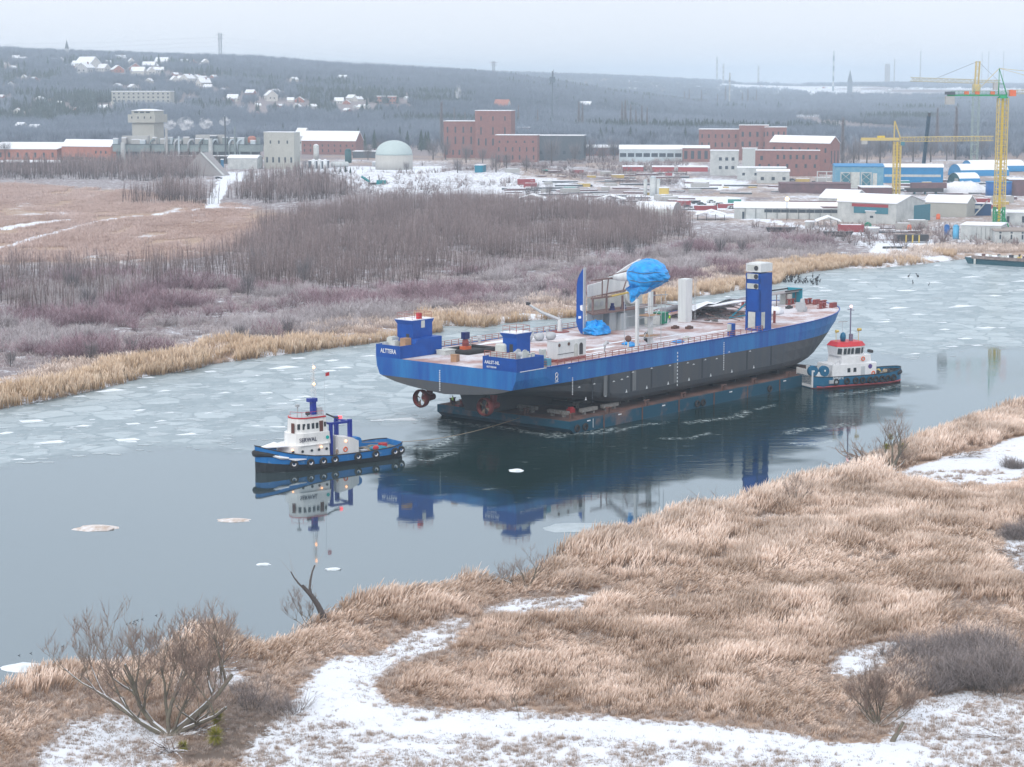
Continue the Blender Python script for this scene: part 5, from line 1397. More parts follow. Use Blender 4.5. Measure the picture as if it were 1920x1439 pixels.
M_SLAB = mat('rust_slab', (0.20, 0.13, 0.12), 0.85)
part('floor_slab', MB().prism([(38.8, 25.0), (61, 25.0), (61, 29.2), (42, 29.2)], 16.65, 16.95), M_SLAB, hs)
part('back_wall', MB().b2(42.2, 61, 28.9, 29.1, 16.96, 19.6), M_CREAM, hs)
ps = MB().b2(-.16, .16, -.16, .16, 0, 2.9).mesh('post', M_SLAB)
for x in (39.2, 43.8, 49.2, 60.4): part('post', ps, None, hs, loc=(x, 25.3, 16.96))
part('roof_beam', MB().b2(38.7, 45.2, 25.0, 25.5, 19.87, 20.2), M_SLAB, hs)
bm_ = MB().tube([(44.2, 25.2, 20.0), (60, 25.2, 20.9)], 0.22, 5); part('roof_beam', bm_, M_YELLOW, hs)
part('roof_beam', MB().tube([(42.5, 25.2, 20.6), (60, 25.2, 21.3)], 0.14, 5), M_SLAB, hs)
for a, c in (((43.8, 25.3, 20.2), (44.4, 25.3, 23.6)), ((42.3, 25.3, 20.2), (42.3, 25.3, 23.6)), ((49.3, 25.3, 20.7), (51.6, 25.3, 24.9))): part('strut', MB().tube([a, c], 0.15, 5), M_SLAB, hs)
part('top_beam', MB().b2(38.7, 45.5, 25.0, 25.4, 23.6, 23.9), M_SLAB, hs)
part('top_beam', MB().tube([(44.5, 25.2, 24.3), (60, 25.2, 25.8)], 0.14, 5), M_SLAB, hs)
part('fairing', MB().ext([(42, 28.6, 19.9), (60, 28.6, 20.9), (60, 28.6, 26.6), (56, 28.6, 25.6), (51, 28.6, 23.9), (46.5, 28.6, 22.7), (42, 28.6, 22.3)], (0, 0.35, 0)), M_WHITE, hs)
for x in (42.6, 44.2, 46, 47.7): part('porthole', MB().lathe([(0.55, -.08), (0.55, 0)], (x + .8, 28.85, 18.2), 12, None, 'y'), M_STEEL, hs)
for x in (47.2, 51.0): part('winch_drum', MB().lathe([(0.75, 0), (0.5, .25), (0.5, .8), (0.35, .85), (0.35, 1.4)], (x, 26.4, 16.96), 12), mat('navy', (0.01, 0.02, 0.12), .5), hs)
part('ring_frame', MB().torus((56.5, 28.4, 19.3), 1.9, 0.22, 'y', 20, 6), M_WHITE, hs)
def lumpy(c, r, seed, nu=26, nv=14, fold=0.06, z_cut=-1.0, tail=None):
    rg = np.random.default_rng(seed); V = []; ph = rg.random(6) * 6
    for j in range(nv + 1):
        th = math.pi * j / nv
        for i in range(nu):
            a = 2 * math.pi * i / nu
            d = 1 + fold * math.sin(7 * th + 2 * a + ph[0]) * 0.6 + fold * math.sin(5 * a + ph[1] + 3 * th) * 0.8 + rg.normal(0, fold * 0.35)
            x, y, z = math.sin(th) * math.cos(a), math.sin(th) * math.sin(a), math.cos(th)
            V.append((c[0] + r[0] * d * x, c[1] + r[1] * d * y, c[2] + max(r[2] * d * z, z_cut * r[2])))
    F = [(j * nu + i, (j + 1) * nu + i, (j + 1) * nu + (i + 1) % nu, j * nu + (i + 1) % nu) for j in range(nv) for i in range(nu)]
    return MB().add(V, F)
# scaffold mast and tarp-wrapped ring
ms_ = MB()
for (x, y) in ((26.4, 4.6), (32.7, 6.0)):
    ms_.b2(x - (.28 if x < 30 else .45), x + (.28 if x < 30 else .45), y - .28, y + .28, D0, 22.3 if x < 30 else 23.2)
mo = part('white_mast', ms_, M_WHITE, ship)
sc = MB()
for x in (25.8, 29.5, 33.4):
    for y in (4.0, 7.2): sc.tube([(x, y, D0), (x, y, 22.4)], 0.07, 5)
for z in (14.7, 16.7, 18.7, 20.7):
    for y in (4.0, 7.2): sc.tube([(25.8, y, z), (33.4, y, z)], 0.06, 4)
    for x in (29.5, 33.4): sc.tube([(x, 4.0, z), (x, 7.2, z)], 0.06, 4)
sc.tube([(26, 4, 13), (29.5, 4, 16.7)], .08, 4).tube([(29.5, 4, 16.7), (33.4, 4, 20.7)], .08, 4).tube([(33.4, 7.2, 22.3), (37.5, 5.5, 22.3)], .1, 4).tube([(37.0, 5.6, 17), (37.0, 5.6, 23)], .08, 4)
part('scaffold', sc, M_STEEL, mo)
for z in (14.7, 18.7): part('scaffold_board', MB().b2(29.4, 33.5, 4.1, 7.1, z + 0.06, z + 0.13), M_WOODY, mo)
rgt = np.random.default_rng(4); nu, nv = 56, 36; vs = []
for j in range(nv + 1):
    th = math.pi * j / nv
    for i in range(nu):
        a = 2 * math.pi * i / nu
        x, y, z = math.sin(th) * math.cos(a), math.sin(th) * math.sin(a), math.cos(th)
        sh = (x * .77 - y * .64)                       # +1 towards the bow side, -1 towards the stern side
        z2 = z * (.9 if z > 0 else .75)
        q = 1 + .050 * abs(math.sin(8.5 * z + 1.2 * math.sin(a * 2 + 1))) ** .6 - .03 + .03 * math.sin(3 * a + 4 * z) + .022 * math.sin(11 * a + 3 * math.sin(5 * z)) * (1 - z) + rgt.normal(0, .007)
        if z < 0:
            t = -z
            x, y = x * (1 - .25 * t * t), y * (1 - .25 * t * t)
            if sh < .1: z2 -= t ** 1.2 * (.1 - sh) * .5
            else: z2 += .25 * t * sh
        vs.append((34.8 + 3.9 * q * x, 8.2 + 4.3 * q * y, 25.9 + 3.7 * q * z2))
tp_ = MB().add(vs, [(j * nu + i, (j + 1) * nu + i, (j + 1) * nu + (i + 1) % nu, j * nu + (i + 1) % nu) for j in range(nv) for i in range(nu)])
tpo = part('tarpaulin', tp_, M_TARP, ship)
for zz_, rr_ in ((26.9, .97), (25.2, 1.0)): part('lashing_rope', MB().tube([(34.8 + 4.0 * rr_ * math.cos(a), 8.2 + 4.4 * rr_ * math.sin(a), zz_ + .15 * math.sin(5 * a)) for a in np.linspace(0, 6.283, 24)], .06, 4), mat('rope_dark', (.08, .10, .14), .8), tpo)
vs = []
for j in range(9):
    t = j / 8; w_ = 2.6 * (1 - t) ** 1.1 + .15; cx_, cy_ = 32.6 - 1.2 * t, 8.8 + 1.0 * t; zz = 24.0 - 2.9 * t ** 1.1
    for i in range(10):
        a = 6.283 * i / 10; r_ = w_ * (1 + .18 * math.sin(3 * a + j) + rgt.normal(0, .05)); vs.append((cx_ + r_ * math.cos(a) * .8, cy_ + r_ * math.sin(a), zz + .3 * math.sin(2 * a + j)))
part('tarpaulin', MB().add(vs, [(j * 10 + i, (j + 1) * 10 + i, (j + 1) * 10 + (i + 1) % 10, j * 10 + (i + 1) % 10) for j in range(8) for i in range(10)]), M_TARP, ship, label='torn hanging tail of the blue tarpaulin')
part('duct', MB().tube([(48, 27.5, 23.6), (44, 22.5, 24.2), (40, 16.5, 25.0), (37, 12, 25.6)], [0.4, 0.7, 1.1, 1.6], 10), M_WHITE, ship, True)
gt = part('tarpaulin', lumpy((40.3, 25.3, 13.4), (2.7, 2.5, 1.9), 9, 30, 14, 0.15, -0.35), M_TARP, ship, False, label='crumpled blue tarpaulin at the foot of the fin')

# loose things on the deck, each its own thing
def on_ship(x, y, z=None):
    z = deckz(x) - 0.05 if z is None else z
    c, s_ = math.cos(SRZ), math.sin(SRZ)
    return (SO[0] + x * c - y * s_, SO[1] + x * s_ + y * c, z)
def deck_item(name, mb, m, label, cat, x, y, z=None, rz=0, group=None, smooth=False):
    return solo(name, mb, m, label, cat, on_ship(x, y, z), SRZ + rz, group, smooth)
rf = thing('fender_mat', 'square black frame of inflated fenders lying on the aft deck', 'fender', on_ship(3.2, 27), SRZ)
for a, c in (((-4, -3, .4), (4, -3, .4)), ((4, -3, .4), (4, 3, .4)), ((4, 3, .4), (-4, 3, .4)), ((-4, 3, .4), (-4, -3, .4))): part('fender_roll', MB().tube([a, c], 0.42, 8), M_RUBBER, rf, True)
part('cover_sheet', MB().b2(-3.6, 3.6, -2.6, 2.6, 0.05, 0.3), M_RUBBER, rf)
pm = thing('pump_unit', 'orange and navy pump unit on a stand amid the black fenders', 'pump', on_ship(3.6, 28.5), SRZ)
part('base', MB().b2(-.9, .9, -.7, .7, .3, .9), M_ORANGE, pm); part('body', MB().lathe([(0.6, .9), (0.7, 1.5), (.5, 2.3)], n=10), M_OXIDE, pm); part('motor', MB().b2(-.7, .7, -.5, .5, 2.3, 3.6), mat('navy', (0, 0, 0)), pm); part('frame', MB().tube([(1.6, 0, 0), (1.4, 0, 2.0), (0, 0, 2.4)], .12, 5), M_CREAM, pm)
deck_item('wooden_crate', MB().b2(-1.5, 1.5, -1.1, 1.1, 0, .8).b2(-1.6, 1.6, -1.2, 1.2, .8, .9), M_CREAM, 'pale flat crate beside the port stern block', 'crate', -2.5, 28.0)
deck_item('cardboard_box', MB().b2(-.7, .7, -.6, .6, 0, 1.3).b2(-.75, 0, -.65, .65, 1.3, 1.36), M_WOODY, 'brown box standing alone on the aft deck', 'box', -9.2, 19.8, rz=.3)
deck_item('wooden_crate', MB().b2(-.8, .8, -.7, .7, 0, 1.7), M_WOODY, 'brown crate left of the port tower doorway', 'crate', -10.3, 31.2, 14.5)
for i, (x, y, z, w, l) in enumerate([(-12.2, 34.6, 14.5, .5, 'small grey box at the port stern corner'), (-11.0, 33.2, 14.5, .7, 'low grey winch box behind the word on the port stern'), (-9.9, 34.8, 14.5, 1.0, 'tall pale cabinet left of the port tower'), (-12.4, 7.6, 14.5, .8, 'pale box at the inner corner of the near stern block'), (-10.8, 5.0, 14.5, .7, 'small pale winch on the near stern block')]):
    deck_item('deck_box', MB().b2(-w, w, -w * .7, w * .7, 0, w * 1.5).b2(-w * .8, w * .8, -w * .5, w * .5, w * 1.5, w * 1.7), M_CREAM if i != 0 else M_STEEL, l, 'box', x, y, z)
wn_ = thing('mooring_winch', 'grey mooring winch with round drum on the near stern block', 'winch', on_ship(-10.0, 3.3, 14.5), SRZ)
part('drum', MB().lathe([(.9, -.9), (.9, -.75), (.4, -.7), (.4, .6), (.9, .65), (.9, .8)], (0, 0, 1.0), 14, None, 'y'), M_STEEL, wn_); part('frame', MB().b2(-.9, .9, -1.1, -.95, 0, 1.5).b2(-.9, .9, .85, 1, 0, 1.5), M_CREAM, wn_)
deck_item('drum', MB().lathe([(1.0, 0), (1.05, .1), (1.0, 2.3), (.8, 2.5)], n=14), M_CREAM, 'large cream drum before the near stern tower', 'drum', -10.2, 7.9, 14.5, smooth=False)
for i, (x, y) in enumerate([(-7.6, 2.5), (-9.0, 2.2)]): deck_item('roller_fairlead', MB().lathe([(.45, 0), (.3, .2), (.3, .9), (.45, 1.1)], n=10), M_CREAM, 'white roller at the rim of the near stern block', 'roller', x, y, 14.5, group='white rollers on the near stern block')
deck_item('blue_locker', MB().b2(-1, 1, -.6, .6, .5, 1.5).b2(-.8, -.6, -.4, .4, 0, .5).b2(.6, .8, -.4, .4, 0, .5), M_BLUEP, 'blue locker on legs right of the near stern tower', 'locker', -3.4, 6.6)
deck_item('trestle', MB().b2(-.8, .8, -.1, .1, 0, 1.4).b2(-.8, -.6, -.8, .8, 0, 1.2).b2(.6, .8, -.8, .8, 0, 1.2), M_OXIDE, 'rusty red trestle between locker and white casing', 'trestle', -1.0, 6.4)
for i, (x, y) in enumerate([(22, 28.3), (24.6, 27.4), (27, 26.4)]): deck_item('gas_buoy', lumpy((0, 0, .8), (1.3, .9, .85), 20 + i, 14, 8, .03), M_STEEL, 'grey rounded pontoon buoy lying on deck behind the casing', 'buoy', x, y, group='grey buoys behind the white casing', smooth=True)
sk_ = thing('garbage_skip', 'green wheeled waste skip right of the scaffold mast', 'skip', on_ship(62.5, 25.3), SRZ)
part('bin', MB().box((0, 0, 1.3), (2.3, 2.1, 2.2), 0, None, 1.15), M_GREEN, sk_); part('rim', MB().b2(-1.5, 1.5, -1.35, 1.35, 2.41, 2.6), M_GREEN, sk_)
deck_item('generator', MB().b2(-1.4, 1.4, -1, 1, 0, 2.2).b2(-1.2, 1.2, -.8, .8, 2.2, 2.35), M_CREAM, 'cream generator box next to the green skip', 'generator', 58.2, 24.2)
deck_item('cable_reel', MB().torus((0, 0, 1.1), .95, .16, 'y', 16, 5).lathe([(.9, -.35), (.95, .35)], (0, 0, 1.1), 12, None, 'y'), M_DARK, 'dark cable reel at the foot of the white mast', 'reel', 36.5, 9.5)
for i, (x, y) in enumerate([(31.5, 10.5), (30.0, 8.0), (40.0, 4.6)]): deck_item('blue_sheet', lumpy((0, 0, .15), (1.7, 1.0, .35), 40 + i, 16, 8, .12, -.4), M_TARP, 'crumpled scrap of blue sheet on the snowy deck', 'sheet', x, y, group='blue scraps near the mast', smooth=True)
cn_ = thing('signal_lamp', 'round grey searchlight on a post by the near railing', 'lamp', on_ship(24.4, 5.2), SRZ)
part('post', MB().lathe([(.2, 0), (.15, 1.6)], n=8), M_CREAM, cn_); part('head', lumpy((0, 0, 2.2), (.65, .65, .65), 3, 12, 8, 0), M_RUST, cn_, True)
deck_item('vent_pipe', MB().tube([(0, 0, 0), (0, 0, 1.7), (.5, 0, 2.2), (1.0, 0, 2.0)], .3, 8), M_STEEL, 'bent grey vent pipe right of the white casing', 'vent', 17.0, 5.2)
ck_ = thing('deck_crane', 'small pale folded deck crane with slanting arm left of the blue fin', 'crane', on_ship(38.6, 33.4), SRZ)
part('post', MB().lathe([(.6, 0), (.45, 1.2), (.45, 2.6)], n=10), M_WHITE, ck_); part('arm', MB().tube([(0, 0, 2.5), (-2.0, 3.2, 4.0), (-3.2, 5.8, 5.6)], [.4, .32, .2], 6), M_STEEL, ck_); part('jib_head', MB().box((-3.2, 5.8, 5.7), (.5, .8, .6)), M_DARK, ck_); part('base', MB().lathe([(2.0, 0), (2.0, .15)], n=16), M_OXIDE, ck_)
for i, (x, y) in enumerate([(30, 33.5), (34, 33), (26, 33.5), (14, 34)]): deck_item('mushroom_vent', MB().lathe([(.25, 0), (.25, 1.0), (.6, 1.05), (.5, 1.5)], n=10), M_STEEL, 'grey mushroom vent along the far railing', 'vent', x, y, group='vents along the far rail')
# collapsed tent: sagging white roof, blue truss, poles and clutter
tn = thing('collapsed_tent', 'sagging white tent roof on broken poles in the middle of the deck', 'tent', on_ship(0, 0, 0), SRZ)
sh_ = MB()
gx_ = np.linspace(70, 92, 9); gy_ = np.linspace(24, 37 - 2, 6)
vs = []
for i, x in enumerate(gx_):
    for j, y in enumerate(gy_): vs.append((x, y - 2, deckz(x) + 2.3 + 0.9 * math.sin(j * .9 + i * .3) - 0.012 * (x - 70) * (y - 24) + 0.25 * ((i * 7 + j * 5) % 3)))
sh_.add(vs, [(i * 6 + j, (i + 1) * 6 + j, (i + 1) * 6 + j + 1, i * 6 + j + 1) for i in range(8) for j in range(5)])
part('roof_sheet', sh_, M_SNOW, tn)
part('truss', MB().tube([(78, 18, 13.2), (84, 17.5, 16.2), (90, 17, 13.6)], .2, 5).tube([(78, 18, 13.2), (90, 17, 13.6)], .16, 5), mat('teal_paint', (0.0, 0.20, 0.30), .5), tn)
part('roof_sheet', MB().ext([(75, 20, 16.0), (84, 17.6, 16.6), (84, 17.6, 16.4), (75, 20, 15.8)], (3, 7, -.8)), M_SNOW, tn)
pp = MB()
rg_ = random.Random(3)
for k in range(26):
    x = rg_.uniform(68, 92); y = rg_.uniform(12, 33); a = rg_.uniform(0, 3.14); L = rg_.uniform(2, 7); z = deckz(x) + rg_.uniform(.1, 1.2)
    pp.tube([(x, y, z), (x + L * math.cos(a), y + L * math.sin(a), z + rg_.uniform(-.1, 1.0))], .1, 4)
part('fallen_poles', pp, M_SLAB, tn, kind='stuff')
jb = MB()
for k in range(40):
    x = rg_.uniform(72, 90); y = rg_.uniform(16, 32); s_ = rg_.uniform(.3, 1.1)
    jb.box((x, y, deckz(x) + s_ * .3), (s_ * 2, s_, s_ * .6), rg_.uniform(0, 3))
part('junk', jb, mat('junk_grey', (0.22, 0.21, 0.21), .8, col2=(.1, .1, .1), vscale=2), tn, kind='stuff')
ts = thing('steel_table', 'rusty red trestle with crossed legs left of the blue tower', 'trestle', on_ship(74, 9.5), SRZ)
part('top', MB().b2(-3.2, 3.2, -.2, .2, 3.3, 3.55), M_STEEL, ts)
for x in (-2.5, 2.5): part('leg', MB().b2(x - .12, x + .12, -.12, .12, 0, 3.29), M_OXIDE, ts)
part('brace', MB().tube([(2.5, 0, 1.8), (.8, 0, 3.3)], .1, 4).tube([(-2.5, 0, 1.8), (-.8, 0, 3.3)], .1, 4), M_OXIDE, ts)
aw = thing('shelter', 'grey flat canopy with turquoise end wall near the bow', 'shelter', on_ship(104, 22), SRZ)
part('canopy', MB().b2(-8, 6, -1.2, 1.6, 2.6, 2.8), mat('grey_sheet', (.33, .31, .31), .8), aw); part('end_wall', MB().b2(6.1, 6.6, -1.8, 2.0, -.1, 3.4), mat('turquoise', (.01, .28, .38), .5), aw)
part('drum', MB().lathe([(1.4, 0), (1.4, 2.4)], (2.5, 0, 0), 14), M_CREAM, aw); part('roof_frame', MB().b2(-.5, 6, -2, -1.6, 3.0, 3.3).b2(-.5, 6, 1.7, 2.0, 3.0, 3.3), M_DARK, aw)
for x in (-7, -3, 1, 5): part('post', MB().b2(x - .08, x + .08, -1.1, -.95, 0, 2.6), M_SLAB, aw)
deck_item('snowy_heap', lumpy((0, 0, .4), (3.0, 1.8, 1.2), 60, 18, 8, .12, -.3), M_SNOW, 'white snow-covered heap right of the blue tower', 'heap', 90.5, 15.0, smooth=True)
deck_item('snowy_heap', lumpy((0, 0, .5), (2.2, 1.6, 1.5), 61, 18, 8, .12, -.3), M_SNOW, 'pale wrapped bundle under the grey canopy', 'bundle', 99, 24, smooth=True)
deck_item('anchor_windlass', MB().b2(-.8, .8, -.8, .8, 0, 1).lathe([(.5, 1), (.7, 1.6), (.4, 2.8)], n=10).b2(-.9, -.6, -1.2, 1.2, .4, 2.0), M_STEEL, 'grey-green windlass standing on the foredeck', 'windlass', 97.5, 12.0)
deck_item('steel_post', MB().b2(-.2, .2, -.2, .2, 0, 2.6), M_OXIDE, 'lone rusty post on the foredeck right of the blue tower', 'post', 78.5, 7.0)
for i, (x, y, l) in enumerate([(60, 16, 'low flat box on deck left of the tower'), (58.5, 18.5, 'rusty lump on the open mid deck'), (100, 17, 'small dark block near the bow bollards'), (45, 6, 'small white box by the near railing amidships')]):
    deck_item('deck_box', MB().b2(-.8, .8, -.5, .5, 0, .5).b2(-.3, .3, -.3, .3, .5, .7), [M_RUST, M_RUST, M_DARK, M_CREAM][i], l, 'box', x, y)

# people
def person(name_label, loc, rz, top, legs, pose=0.0, parent=None):
    o = thing('person', name_label, 'person', loc, rz)
    me = bpy.data.meshes.new('body')
    J = [(0, 0, .95), (0, 0, 1.2), (0, 0, 1.42), (0, 0, 1.52), (0, 0.02, 1.66), (0, .02, 1.76), (-.12, 0, .92), (-.13, pose, .5), (-.13, pose * .6, .08), (-.13, .14 + pose * .6, .04), (.12, 0, .92), (.13, -pose, .5), (.13, -pose * .6, .08), (.13, .14 - pose * .6, .04),
         (-.2, 0, 1.42), (-.27, .04, 1.15), (-.24, .2, .95), (.2, 0, 1.42), (.27, .04, 1.15), (.24, .2, .95)]
    E = [(0, 1), (1, 2), (2, 3), (3, 4), (4, 5), (0, 6), (6, 7), (7, 8), (8, 9), (0, 10), (10, 11), (11, 12), (12, 13), (2, 14), (14, 15), (15, 16), (2, 17), (17, 18), (18, 19)]
    rad = [.15, .15, .17, .07, .11, .08, .1, .075, .055, .05, .1, .075, .055, .05, .08, .06, .04, .08, .06, .04]
    me.from_pydata(J, E, [])
    ob = bpy.data.objects.new('body', me); COL.objects.link(ob)
    s = ob.modifiers.new('skin', 'SKIN')
    for v, r_ in zip(me.skin_vertices[0].data if me.skin_vertices else [], rad): v.radius = (r_, r_ * .85)
    if not me.skin_vertices:
        sk = me.attributes
    ob.modifiers.new('sub', 'SUBSURF').levels = 1
    bpy.context.view_layer.update()
    m2 = bpy.data.meshes.new_from_object(ob.evaluated_get(bpy.context.evaluated_depsgraph_get())); m2.name = 'body'
    bpy.data.objects.remove(ob)
    m2.materials.clear()
    for q in (top, legs, mat('skin', (.5, .3, .22), .6), M_RUBBER): m2.materials.append(q)
    for p_ in m2.polygons:
        z = p_.center.z
        p_.material_index = 1 if z < .9 and abs(p_.center.y) < .16 else (2 if 1.5 < z < 1.68 else 0)
        if z < .1: p_.material_index = 3
    part('body', m2, None, o)
    part('helmet', MB().lathe([(.16, 1.68), (.13, 1.76), (.06, 1.83), (.01, 1.85)], (0, .02, 0), 10), M_WHITE, o)
    return o
M_HIVIS = mat('hi_vis', (0.50, 0.85, 0.05), 0.6); M_NAVYC = mat('dark_trousers', (0.03, 0.035, 0.06), .8)
person('person in a lime hi-vis jacket standing left of the white column', on_ship(66.3, 25.5), 1.0, M_HIVIS, M_NAVYC, .1)
person('person in a lime hi-vis jacket on the far stern corner of the barge', on_ship(1.0, 29.5, BH + .06), 2.0, M_HIVIS, M_NAVYC, .05)
deck_item('capstan', MB().lathe([(.6, 0), (.4, .2), (.4, 1.0), (.7, 1.2)], n=10).b2(-1.4, 1.4, -.5, .5, 0, .4), M_OXIDE, 'dark red capstan beside the person on the barge corner', 'capstan', 1.4, 27.5, BH + .06)
deck_item('red_gas_bottle_rack', MB().b2(-.7, .7, -.5, .5, 0, 1.0).b2(-.5, .5, -.3, .3, 1.0, 1.3), M_RED, 'red box among the timber blocks at the near barge corner', 'box', 7.0, 5.4, BH + .06)

# ================================================================== tugs
def tug_hull(L, B, sheer, bowp, sternp, zsp, mats, parent, low=-1.0):
    XS_ = [-L / 2 + L * t for t in [0, .02, .05, .1, .16, .25, .4, .55, .68, .78, .86, .92, .96, .985, 1.0]]
    def hb(x):
        t = (x + L / 2) / L
        a = 1 - max(0, (0.14 - t) / 0.14) ** 2.2 * sternp
        c = max(0.0, 1 - max(0, (t - 0.62) / 0.38) ** 2.2) ** bowp
        return max(0.02, B / 2 * a * c)
    mb = MB(); V = []; k = 5; rng_ = []
    for x in XS_:
        zt = sheer(x); h = hb(x); zsplit = zsp if zsp < 1 else zt * .40
        V += [(x, -h, zt), (x, -h * .985, zsplit), (x, -h * .93, 0.1), (x * .97, -h * .80, low), (x * .95, 0, low - .4), (x * .97, h * .80, low), (x, h * .93, 0.1), (x, h * .985, zsplit), (x, h, zt)]
    n = 9; F = []; M = []
    for i in range(len(XS_) - 1):
        for j in range(n - 1):
            F.append((i * n + j, (i + 1) * n + j, (i + 1) * n + j + 1, i * n + j + 1)); M.append(0 if j in (0, 7) else (1 if j in (1, 6) else (2 if len(mats) > 2 else 1)))
    mb.v = V; mb.f = F; mb.m = M
    mb.add([V[j] for j in range(n)], [tuple(range(n))[::-1]], 0)
    ho_ = part('hull', mb, mats, parent)
    dm = MB(); vs = []
    for x in XS_: vs += [(x, -hb(x) + .12, max(sheer(x) - 0.95, 0.9)), (x, hb(x) - .12, max(sheer(x) - 0.95, 0.9))]
    dm.add(vs, [(2 * i, 2 * i + 2, 2 * i + 3, 2 * i + 1) for i in range(len(XS_) - 1)])
    part('deck', dm, M_DARKDECK, parent)
    for s_ in (-1, 1): part('gunwale', MB().tube([(x, s_ * hb(x), sheer(x)) for x in XS_], .09, 5), M_RUBBER, parent)
    return hb
M_DARKDECK = mat('dark_deck', (0.10, 0.13, 0.13), .8, col2=(.3, .3, .3), vscale=.8)
M_TUGBLUE = mat('tug_blue', (0.01, 0.16, 0.45), .45, col2=(.25, .40, .55), vscale=.5, thr=(.58, .75))
M_TUGTEAL = mat('tug_teal', (0.01, 0.13, 0.25), .45)
M_BOOT = mat('boot_red', (0.45, 0.08, 0.09), .6)
M_BLACKH = mat('black_hull', (0.015, 0.018, 0.022), .4)
M_LAMP = mat('lamp_warm', (1, .6, .35), .5, emit=((1.0, .42, .18), 2.6))
M_LAMPR = mat('lamp_red', (1, .2, .2), .5, emit=((1.0, .05, .06), 1.6))
M_WIN = mat('window_glass', (0.04, 0.05, 0.06), .1, spec=.6)
def round_poly(x0, x1, hw, fr, n=6, back=0.0):
    """plan with rounded front at x1"""
    p = [(x0, -hw), (x1 - fr, -hw)] + [(x1 - fr + fr * math.sin(t), -hw * math.cos(t)) for t in np.linspace(.2, math.pi - .2, n)] + [(x1 - fr, hw), (x0, hw)]
    return p
def house(poly, z0, z1, m, parent, name, inset=0.0):
    n = len(poly); cx = sum(p[0] for p in poly) / n
    vs = [(x, y, z0) for x, y in poly] + [(cx + (x - cx) * (1 - inset), y * (1 - inset), z1) for x, y in poly]
    return part(name, MB().add(vs, [tuple(range(n))[::-1], tuple(range(n, 2 * n))] + [(i, (i + 1) % n, n + (i + 1) % n, n + i) for i in range(n)]), m, parent)

T1C = at(613, 868); T1H = math.atan2(-17.3, -22.4)
tug1 = thing('tugboat', 'near tug with white house, blue mast and black hull towing ahead of the ship', 'tugboat', (T1C[0], T1C[1], 0), T1H)
sh1 = lambda x: 1.95 + 0.011 * max(0, x + 1) ** 2 + 0.006 * max(0, -x - 5) ** 2
hb1 = tug_hull(27.8, 8.4, sh1, .62, .45, 1.1, [M_TUGBLUE, M_BLACKH], tug1)
tyr = MB().torus((0, 0, 0), .52, .24, 'y', 16, 6).mesh('tyre_fender', M_RUBBER)
snw = MB().torus((0, .02, 0), .52, .26, 'y', 16, 6)
for x in (8.8, 5.9, 3.5, 1.2, -3.4, -7.0, -11.0, -12.8):
    o_ = part('tyre_fender', tyr, None, tug1, loc=(x, hb1(x) + .22, 1.25)); 
    if x > 7: o_.rotation_euler = (0, 0, -0.35)
    part('snow_cap', MB().torus((0, .05, .12), .36, .12, 'y', 10, 4), M_SNOW, o_)
for x in (8, 4, 0, -4, -8): part('tyre_fender', tyr, None, tug1, loc=(x, -hb1(x) - .22, 1.25))
bf = MB().tube([(11.0, 2.6, 2.7), (12.6, 1.7, 3.0), (13.7, .6, 3.1), (14.0, 0, 3.1), (13.7, -.6, 3.1), (12.6, -1.7, 3.0), (11.0, -2.6, 2.7)], [.3, .38, .5, .55, .5, .38, .3], 8)
part('bow_fender', bf, M_RUBBER, tug1, True)
part('snow_cover', MB().tube([(9.6, 3.5, 2.35), (10.8, 2.95, 2.5), (12, 2.2, 2.85)], [.16, .3, .18], 6).tube([(6.6, 4.1, 1.95), (8.6, 3.85, 2.0), (9.6, 3.5, 2.2)], [.08, .22, .1], 5), M_SNOW, tug1)
M_TW = mat('tug_white', (0.82, 0.82, 0.81), .5, col2=(.68, .68, .67), vscale=.6, streak=True)
h1 = house(round_poly(1.2, 9.3, 2.9, 2.4), 1.3, 4.0, M_TW, tug1, 'deckhouse', .02)
part('rail_line', MB().b2(1.1, 7.0, 2.86, 2.98, 3.9, 4.0), M_TW, h1)
for x in (8.2, 6.6, 4.8, 3.4, 1.9):
    yy = 2.9 if x < 7 else 2.9 - (x - 7) * .35
    pt = part('porthole', MB().lathe([(.24, 0), (.24, .08)], (0, 0, 0), 10, None, 'y'), M_WIN, h1, loc=(x, yy + .02, 3.05))
h2 = house(round_poly(0.9, 7.9, 2.6, 2.2), 4.0, 5.9, M_TW, tug1, 'upper_house', .03)
h3 = house(round_poly(1.3, 7.3, 2.35, 2.0), 5.9, 8.3, M_TW, tug1, 'wheelhouse', .07)
part('roof_rim', MB().prism(round_poly(1.5, 7.2, 2.3, 2.0), 8.301, 8.5), M_RED, h3)
part('roof_top', MB().prism(round_poly(1.65, 7.0, 2.12, 1.85), 8.501, 8.53), M_STEEL, h3)
for x in (6.6, 5.8, 5.0, 4.1, 3.3): part('window', MB().b2(-.25, .25, -.05, .05, 0, .95), M_WIN, h3, loc=(x, 2.27 if x < 5.6 else 2.27 - (x - 5.6) * .45, 6.55))
part('window', MB().b2(-.18, .18, -.05, .05, 0, .8), M_WIN, h3, loc=(1.75, 2.28, 6.7))
part('door', MB().b2(-.35, .35, -.05, .05, 0, 1.8), mat('brown_door', (.12, .04, .03), .5), h3, loc=(2.5, 2.3, 5.95))
part('door', MB().b2(-.3, .3, -.04, .04, 0, 1.7), mat('brown_door', (0, 0, 0)), h3, loc=(7.25, 1.0, 5.9)).rotation_euler = (0, 0, -1.2)
put_text('SERWAL', .95, mat('letter_grey', (.08, .08, .12), .6), tug1, (7.0, 2.62, 4.55), (R(90), 0, R(180)), 3.4)
part('company_badge', MB().lathe([(.32, 0), (.32, .04)], (1.5, 2.62, 4.9), 12, None, 'y'), mat('badge_teal', (.0, .45, .42), .5), tug1)
